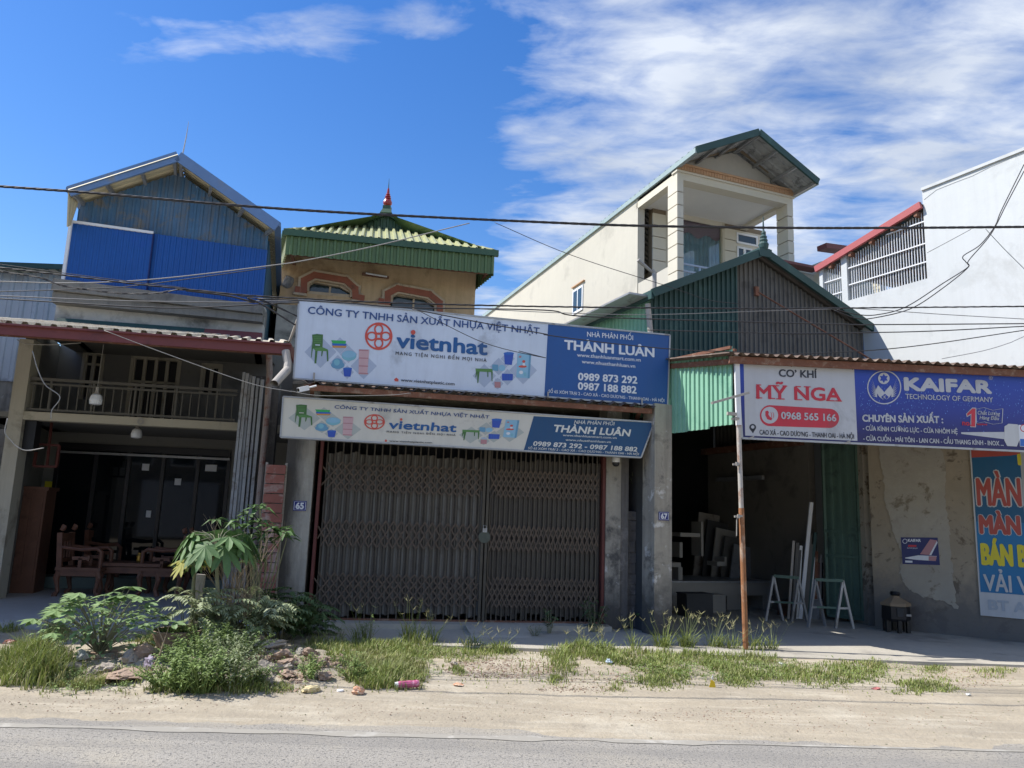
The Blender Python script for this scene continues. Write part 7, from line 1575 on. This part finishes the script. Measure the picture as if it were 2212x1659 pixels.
# pinnate shrub
leafy_plant('pinnate_shrub', 'dark spreading shrub with drooping paired leaflets before the left column', g('S',860,1335), .66, .55, 26, 'leafdk', 301, .04, .085, 'pinnate', 'shrub', dens=.45)
leafy_plant('pinnate_shrub', 'dusty sunlit shrub with drooping paired leaflets in front of the darker one', g('S',560,1360), .66, .5, 30, 'leafdusty', 302, .036, .08, 'pinnate', 'shrub', dens=.45)
leafy_plant('pinnate_shrub', 'low branch of paired leaflets reaching left past the timber stake', g('S',120,1345), .66, .42, 9, 'leafdusty', 303, .036, .08, 'pinnate', 'shrub', dens=.4, up0=.85)
leafy_plant('pinnate_shrub', 'dark low shrub at the foot of the gate left end', g('S',1080,1310), .50, .34, 12, 'leafdk', 304, .04, .085, 'pinnate', 'shrub', dens=.45)  # darker leaf colour carries the shade this shrub stands in
def broad_leaf(mb, b_, d, L, lobes, q, droop=.3, up=Vector((0,0,1)), wd=1.0):
    d = d.normalized(); x = d.cross(up).normalized(); n = x.cross(d); i = len(mb.v); c = b_+d*L*.12; mb.v.append(tuple(c)); pts = []
    for k in range(lobes):
        a = (k-(lobes-1)/2)*(4.2/lobes); r_ = L*(1-.09*abs(k-(lobes-1)/2)); e = lambda a, r_: c+(d*math.cos(a)+x*math.sin(a)*wd)*r_-Vector((0,0,droop*r_*r_/L))-n*(.12*r_*abs(math.sin(a)))
        pts += [e(a-.52*4.2/lobes, r_*.52), e(a-.26*4.2/lobes, r_*.80), e(a, r_), e(a+.26*4.2/lobes, r_*.80)]
    pts.append(e((lobes/2)*(4.2/lobes), L*.5)); mb.v += [tuple(p) for p in pts]
    for k in range(len(pts)-1): mb.f.append((i, i+k+1, i+k+2))
# broad-leaved low shrub (left)
q = random.Random(9); v = gz(g('C',760,1150)); t = thing('broad_leaved_shrub', 'pale broad lobed leaved shrub standing left of the rubble stones', 'shrub', tuple(v)); sm_, = (MB(),); 
for s in range(60):
    a = q.uniform(0, 6.283); l = math.sqrt(q.random())*.68; hh = (.66-.75*l*l)*q.uniform(.75,1.05); top = v+Vector((math.cos(a)*l, math.sin(a)*l*.8, max(.12,hh))); sm_.tube([v, v.lerp(top,.5)+Vector((0,0,.06)), top], [.008,.004,.002], 4)
    mb = MB(); az_ = a+q.uniform(-.7,.7); broad_leaf(mb, top, Vector((math.cos(az_), math.sin(az_), q.uniform(-.1,.35))), q.uniform(.11,.17), 5, q, .25); part('leaf', mb, M['leafbroad'], t)
lm = MB()
for s in range(420):
    a = q.uniform(0, 6.283); l = math.sqrt(q.random())*.6; hh = (.60-.7*l*l)*q.uniform(.15,.95); b_ = v+Vector((math.cos(a)*l, math.sin(a)*l*.8, max(.05,hh))); lm.leaf(b_, Vector((math.cos(a), math.sin(a), q.uniform(-.3,.5))), Vector((0,0,1)), q.uniform(.06,.1), q.uniform(.04,.06), .3)
part('stems', sm_, M['stem'], t); part('inner_foliage', lm, M['leafbroad'], t, kind='stuff')
# papaya saplings
def papaya(lab, kb, topk, nl, LL, seed, yl=0, tilt=.0):
    q = random.Random(seed); b_ = gz(g(*kb)); tp = atd(g(*topk), b_.y); t = thing('papaya_sapling', lab, 'papaya tree', tuple(b_))
    part('trunk', MB().tube([b_-Vector((0,0,.05)), b_.lerp(tp,.3)+Vector((.015,0,0)), b_.lerp(tp,.7)-Vector((.01,0,0)), tp], [.028,.024,.02,.014], 8), M['stem'], t)
    for i in range(nl):
        a = i*2.4+seed; up_ = q.uniform(.1,.9); st_l = LL*q.uniform(.7,1.25); d = Vector((math.cos(a), math.sin(a)*.8, up_)).normalized(); e = tp+d*st_l-Vector((0,0,.05)); s0 = tp-Vector((0,0,q.uniform(0,.08)))
        stk = part('leaf_stalk', MB().tube([s0, s0.lerp(e,.5)+Vector((0,0,.04)), e], [.006,.005,.004], 5), M['stem'], t)
        mb = MB(); broad_leaf(mb, e, Vector((d.x, d.y, -1.1 if q.random() < .8 else -.15)), LL*q.uniform(.75,1.1), 7, q, .35, Vector((d.x*.6, d.y*.6, 1)).normalized()); part('leaf', mb, M['yleaf'] if q.random() < yl else M['leafpap'], t)
papaya('tall papaya sapling with big drooping lobed leaves beside the timber stake', ('S',335,1350), ('S',352,520), 17, .27, 1)
papaya('thin leaning papaya sapling with small yellowing leaves left of the stake', ('S',110,1340), ('S',170,660), 10, .17, 4, .45)
v = atd(g('S',140,680), gz(g('S',110,1340)).y); solo('dried_leaf', MB().blob(v, (.045,.035,.07), 5, 1, .5), mat('brown dry leaf', (.28,.10,.03), .8), 'curled rust brown dry leaf hanging on the thin papaya sapling', 'dry leaf')
# palmate climbing shrub behind
q = random.Random(21); b_ = gz(g('S',640,1310)); t = thing('umbrella_leaf_shrub', 'green shrub with long finger like leaf whorls in front of the slatted board', 'shrub', tuple(b_)); sm_ = MB()
for (xx, yy, sz) in ((565,400,1.0),(700,240,.9),(820,430,1.15),(590,290,.7),(520,330,.7),(680,350,.9),(760,390,.8),(880,430,1.0),(330,330,.6),(640,560,.9),(740,500,.9),(600,680,.8),(660,640,.9),(450,350,.7),(690,210,.5),(920,480,.8),(620,450,.8)):
    sz *= 1.25; tp = atd(g('S',xx,yy), b_.y-.3+q.uniform(-.2,.2)); sm_.tube([b_, b_.lerp(tp,.55)+Vector((.05,0,.1)), tp], [.014,.009,.005], 5)
    wh = MB(); n = q.randint(7, 9)
    for k in range(n):
        a = k*6.283/n+q.random(); d = Vector((math.cos(a), math.sin(a)*.9, q.uniform(-.15,.55))).normalized(); wh.leaf(tp, d, Vector((0,0,1)), .20*sz*q.uniform(.8,1.15), .07*sz, q.uniform(.1,.5))
    part('leaf_whorl', wh, M['leafpap'] if q.random() < .8 else M['leafdk'], t)
part('stems', sm_, M['stem'], t)
# dead twiggy bush
q = random.Random(31); v = gz(g('S',430,1350)); mb = MB()
def twig(p, d, L, r_, dep):
    e = p+d*L; m_ = p.lerp(e,.5)+Vector((q.uniform(-.02,.02), q.uniform(-.02,.02), 0)); mb.tube([p, m_, e], [r_, r_*.8, r_*.55], 4)
    if dep:
        for _ in range(q.randint(2,4)): twig(p.lerp(e, q.uniform(.35,1)), (d+Vector((q.uniform(-.6,.6), q.uniform(-.5,.5), q.uniform(-.15,.45)))).normalized(), L*q.uniform(.5,.8), r_*.6, dep-1)
for _ in range(12): twig(v+Vector((q.uniform(-.12,.2), q.uniform(-.1,.1), .1)), Vector((q.uniform(-.35,.25), q.uniform(-.2,.2), 1)).normalized(), q.uniform(.38,.6), .006, 3)
solo('dead_bush', mb, M['twig'], 'bare dead bush of pale dry twigs rising from the shrubs', 'bush')
mb = MB()
for k in range(10): b_ = gz(g('C',1230+k*20,1010)); twig(b_, Vector((q.uniform(-.5,.3), 0, 1)).normalized(), q.uniform(.12,.28), .003, 1)
solo('dry_stalks', mb, M['twig'], 'thin dry reddish stalks standing at the left of the stake', 'stalks')
b_ = gz(g('C',1150,1300)); mb = MB(); mb.tube([b_, atd(g('C',1230,1150), b_.y), atd(g('C',1270,1020), b_.y)], [.01,.008,.005], 5); mb.tube([atd(g('C',1255,1060), b_.y), atd(g('C',1210,950), b_.y)], [.005,.003], 4).tube([atd(g('C',1270,1020), b_.y), atd(g('C',1300,930), b_.y)], [.004,.002], 4)
solo('dry_branch', mb, M['twig'], 'forked dark dry branch stuck upright in front of the stones', 'branch')
b_ = gz(g('S',118,1330)); tp = atd(g('S',208,782), b_.y); solo('timber_stake', MB().bar(b_-Vector((0,0,.05)), tp, .095, .05, up=(0,1,0)), M['greywood'], 'grey split timber stake leaning beside the thin papaya sapling', 'stake')
# weeds by the gate foot
leafy_plant('weed_plant', 'bushy leafy plant at the foot of the gate right end', g('L',900,1480), .52, .22, 16, 'leafdk', 401, .035, .10, cat='weed', base=pc('L',900,1478,.1), dens=.8)
leafy_plant('weed_plant', 'short broad leaved weed before the gate right half', g('L',570,1490), .36, .14, 8, 'leafdk', 402, .05, .10, cat='weed', base=pc('L',570,1490,.1), dens=.6)
leafy_plant('weed_plant', 'low weeds left of the short broad leaved weed', g('L',470,1500), .16, .14, 8, 'leafdk', 403, .02, .05, cat='weed', base=pc('L',470,1510,.1))
leafy_plant('weed_plant', 'small broad leaved weed at the foot of the brick pier', g('L',1270,1400), .40, .10, 5, 'leafpap', 404, .06, .10, cat='weed', base=pc('L',1280,1465,.1), dens=.5)
leafy_plant('weed_plant', 'tiny weed beside the right gate column base', g('L',1130,1470), .18, .07, 5, 'leafdk', 405, .02, .05, cat='weed', base=pc('L',1130,1470,.1))
hp = GA.q(g('L',1215,440), -.1); leafy_plant('weed_plant', 'dark leafy weed growing in the opening above the brick pier', None, .42, .12, 9, 'leafdk', 406, .025, .06, cat='weed', base=hp, dens=1.2)
for i, (x_, y_, h) in enumerate(((480,300,.22),(625,290,.34),(655,300,.38))): leafy_plant('weed_plant', ['small upright leafy weed on the grass left of the gate centre', 'feathery upright weed in the bright grass', 'tallest upright weed in the bright grass before the gate'][i], g('N',x_,y_), h, .07, 5, 'weed', 410+i, .018, .06, cat='weed', dens=1.4)
leafy_plant('weed_plant', 'upright spiky weed at the left edge of the verge', g('C',330,1050), .38, .05, 3, 'weed', 415, .014, .09, cat='weed', dens=.9)
st_ = pc('L',1310,1465,.1); solo('bamboo_stick', MB().tube([st_, atd(g('L',1300,1200), st_.y)], .012, 6), M['pvc'], 'thin pale stick standing against the sooty column', 'stick')
cw_ = [('C',1340,1060,'round old concrete planter rim half buried in the weeds')]
v = gz(g('C',1350,1090)); pr = thing('planter', 'old round planter with grass, half buried behind the stones', 'planter', tuple(v)); part('basin', MB().lathe(v, [(.18,0),(.24,.14),(.25,.16),(.22,.16),(.2,.12)], 18), M['rockr'], pr)
lm = MB(); q = random.Random(77)
for _ in range(500): a = q.uniform(0,6.28); r_ = math.sqrt(q.random())*.2; lm.leaf(v+Vector((r_*math.cos(a), r_*math.sin(a), .12)), Vector((q.uniform(-.5,.5), q.uniform(-.5,.5), 1)), Vector((0,1,0)), q.uniform(.05,.12), .006, .2)
part('turf', lm, M['grass'], pr, kind='stuff')

# stones
stones = [('C',2080,1330,150,110,'rockm','dark upright boulder at the right end of the bushy weeds'),('N',140,400,150,55,'rockr','layered reddish stone on top of the right heap'),('N',330,395,90,45,'rockm','pale block sunk in the soil right of the heap'),('C',560,1290,150,60,'rockm','half buried grey stone beside the clear plastic bag'),('C',1080,1190,265,115,'rockr','large reddish rubble stone behind the others'),('C',1000,1265,190,115,'rockm','rounded grey stone below the large reddish one'),('C',900,1350,390,75,'rockr','long flat pale slab lying at the front of the stones'),('C',820,1310,190,80,'rockm','angular stone left of the flat slab'),('C',690,1310,180,70,'rockm','low flat grey stone at the left end of the rubble'),('C',790,1220,150,50,'rockm','thin stone chip leaning behind the angular stone'),
 ('C',1860,1090,420,110,'rockr','broad flat slab under the dusty shrub'),('N',100,335,240,55,'rockm','wide flat slab at the right foot of the shrubs'),('N',165,440,130,60,'rockr','reddish broken stone in the middle of the right heap'),('N',150,465,100,55,'rockm','block below the reddish broken stone'),('N',55,475,120,80,'rockm','grey boulder at the left of the right heap'),('N',185,500,140,42,'rockr','flat pale slab at the bottom of the right heap'),('N',40,540,120,70,'rockm','dark stone at the lower left of the right heap'),
 ('N',245,370,45,45,'patch','small white block standing on the right heap'),('N',310,378,110,50,'rockr','pale crusty lump right of the white block'),('N',390,510,110,50,'rockr','crusty lump among the weeds right of the heap'),('N',230,435,80,30,'rockr','small slab between the reddish stone and the gravel'),('N',485,385,40,25,'rockr','small orange stone on top of the gravel heap'),('N',370,430,90,45,'rockr','reddish lump on the gravel heap'),('N',1140,432,50,25,'rockm','small grey stone at the edge of the bright grass')]
for i, (k, x_, y_, w_, h_, m_, lab) in enumerate(stones):
    v = gz(g(k, x_, y_)); s = scale_at(v)*.8640625/REG[k][2]; a, hh = w_*s/2*1.12, h_*s*1.15
    solo('stone', MB().blob((v.x, v.y+.05, v.z+hh*.38), (a, min(a, .25)*.8, hh*.62), 500+i, 2, .9), M[m_], lab, 'stone', 'rubble stones on the verge')
q = random.Random(88); mb = MB()
import bmesh
_bm = bmesh.new(); bmesh.ops.create_icosphere(_bm, subdivisions=1, radius=1); IV = [v.co.copy() for v in _bm.verts]; IF_ = [tuple(v.index for v in f.verts) for f in _bm.faces]; _bm.free()
def pebble(mb, c, r_):
    i = len(mb.v); a, b_, c2 = q.uniform(.6,1.3), q.uniform(.6,1.3), q.uniform(.35,.8)
    for p in IV: f_ = q.uniform(.8,1.15)*r_; mb.v.append((c[0]+p.x*a*f_, c[1]+p.y*b_*f_, c[2]+p.z*c2*f_))
    mb.f.extend(tuple(i+k for k in f) for f in IF_)
PZ = [('N',150,430,240,90,420,.012,.045),('N',420,440,160,60,260,.01,.035),('C',1000,1230,420,110,160,.012,.04),('C',2050,1250,180,180,160,.012,.045),('N',470,430,190,60,900,.006,.022),('N',1400,440,330,60,1500,.004,.014),('N',1900,480,350,60,500,.003,.012),('O',1900,450,260,50,500,.003,.012),('O',250,430,280,50,400,.003,.014),('N',1850,560,250,20,250,.003,.012),('O',400,640,600,35,260,.003,.009),('N',1000,690,900,60,500,.002,.007),('O',1300,640,900,90,600,.002,.008),('C',900,1520,900,100,500,.002,.008),('N',150,520,160,60,350,.006,.02),('C',800,1290,300,80,300,.006,.02)]
for k, cx_, cy_, rx_, ry_, n, r0_, r1_ in PZ:
    for _ in range(n):
        a = q.uniform(0,6.283); r_ = math.sqrt(q.random()); v = gz(g(k, cx_+rx_*r_*math.cos(a), cy_+ry_*r_*math.sin(a))); 
        if v.y > APY(v.x)-.05 or v.y < ry(v.x)-.05: continue
        rr = r0_+(r1_-r0_)*q.random()**2.5; pebble(mb, (v.x, v.y, v.z+rr*.2), rr)
part('gravel', mb, M['rockr'], kind='stuff')
mb = MB()
for _ in range(500):                                           # dark crumbs and leaves blown on the shoulder
    x_ = q.uniform(-7, 8); y_ = ry(x_)+q.uniform(-.3, 2.0); rr = q.uniform(.003,.010); pebble(mb, (x_, y_, vz(x_,y_)+rr*.3), rr)
part('dark_crumbs', mb, M['stem'], kind='stuff')
# litter
def crumple(nm, k, x_, y_, w_, h_, m, lab, cat, seed):
    v = gz(g(k, x_, y_)); s = scale_at(v)*.8640625/REG[k][2]; solo(nm, MB().blob((v.x, v.y, v.z+h_*s*.4), (w_*s/2, w_*s*.4, h_*s*.6), seed, 2, .9), m, lab, cat)
film = mat('crumpled white plastic', (.62,.63,.60), .35, .08, 8); org_ = mat('faded orange wrapper', (.62,.33,.20), .5, .3, 20, (.7,.62,.5), .5, 14); ylw = mat('yellowed paper', (.62,.52,.30), .8, .15, 12)
crumple('plastic_bag', 'C',640,1200,130,95,film,'crumpled clear plastic bag lying in front of the broad leaved shrub','bag',1)
crumple('plastic_bag', 'C',1150,1290,150,120,mat('mauve cloth', (.30,.25,.32), .7, .2, 20, (.42,.37,.42), .4, 14),'mauve patterned plastic bag tucked beside the front stones','bag',2)
crumple('wrapper', 'C',70,1070,110,35,mat('red wrapper', (.5,.14,.12), .5, .3, 12, (.65,.6,.58), .5, 10),'red and white wrapper on the soil at the left edge','wrapper',3)
crumple('paper_bag', 'N',330,575,135,40,ylw,'yellowed paper bag at the edge of the dirt shoulder','bag',4); crumple('wrapper', 'N',600,585,100,45,org_,'torn orange and white wrapper beside the paper bag','wrapper',5)
crumple('plastic_bag', 'N',810,318,50,22,film,'small white plastic scrap at the grass edge before the gate','scrap',6); crumple('plastic_bag', 'N',2035,415,85,30,mat('pale blue film', (.5,.58,.66), .4, .1, 9),'pale blue and white plastic scrap on the grass left of the support pole','scrap',7)
crumple('wrapper', 'N',1165,540,75,16,org_,'flat orange wrapper on the bare dirt before the gate','wrapper',8); crumple('plastic_bag', 'O',1920,540,34,14,film,'tiny white scrap on the dirt at the right','scrap',9); crumple('wrapper', 'O',1440,508,50,14,mat('red scrap', (.5,.16,.15), .6),'small red scrap in the right grass','wrapper',10)
crumple('plastic_bag', 'O',950,380,40,16,film,'white scrap at the edge of the sunlit concrete right of the pole','scrap',12)
v = gz(g('N',485,572)); solo('plastic_disc', MB().lathe(v, [(.03,.0),(.03,.012),(.026,.014)], 16), M['whitepaint'], 'round white plastic disc lying on the dirt between two wrappers', 'plastic disc')
v = gz(g('N',830,560)); bt_ = thing('bottle', 'crushed pink soft drink bottle lying on the dirt shoulder', 'bottle', tuple(v)); d = Vector((1,.25,.06)).normalized(); c = v+Vector((-.02,0,.035))
part('bottle_body', MB().tube([c, c+d*.02, c+d*.05, c+d*.11, c+d*.13, c+d*.17, c+d*.19], [.030,.034,.032,.034,.030,.034,.026], 12), mat('pink drink bottle', (.45,.10,.20), .35, .15, 30, (.7,.4,.5), .3, 30), bt_); part('cap_end', MB().tube([c-d*.03, c], [.026,.03], 12), film, bt_)
v = gz(g('O',588,498)); pk = thing('snack_packet', 'small bright yellow packet with a white top standing in the grass left of the pole', 'packet', tuple(v)); part('packet', MB().hexa([v+Vector(p) for p in ((-.035,0,0),(.03,0,0),(.02,.02,0),(-.03,.02,0),(-.012,0,.075),(.02,0,.05),(.02,.015,.05),(-.01,.015,.07))]), mat('yellow packet', (.75,.52,.02), .4), pk); part('top', MB().blob(v+Vector((-.0,0,.09)), (.02,.012,.025), 4, 1, .6), film, pk)
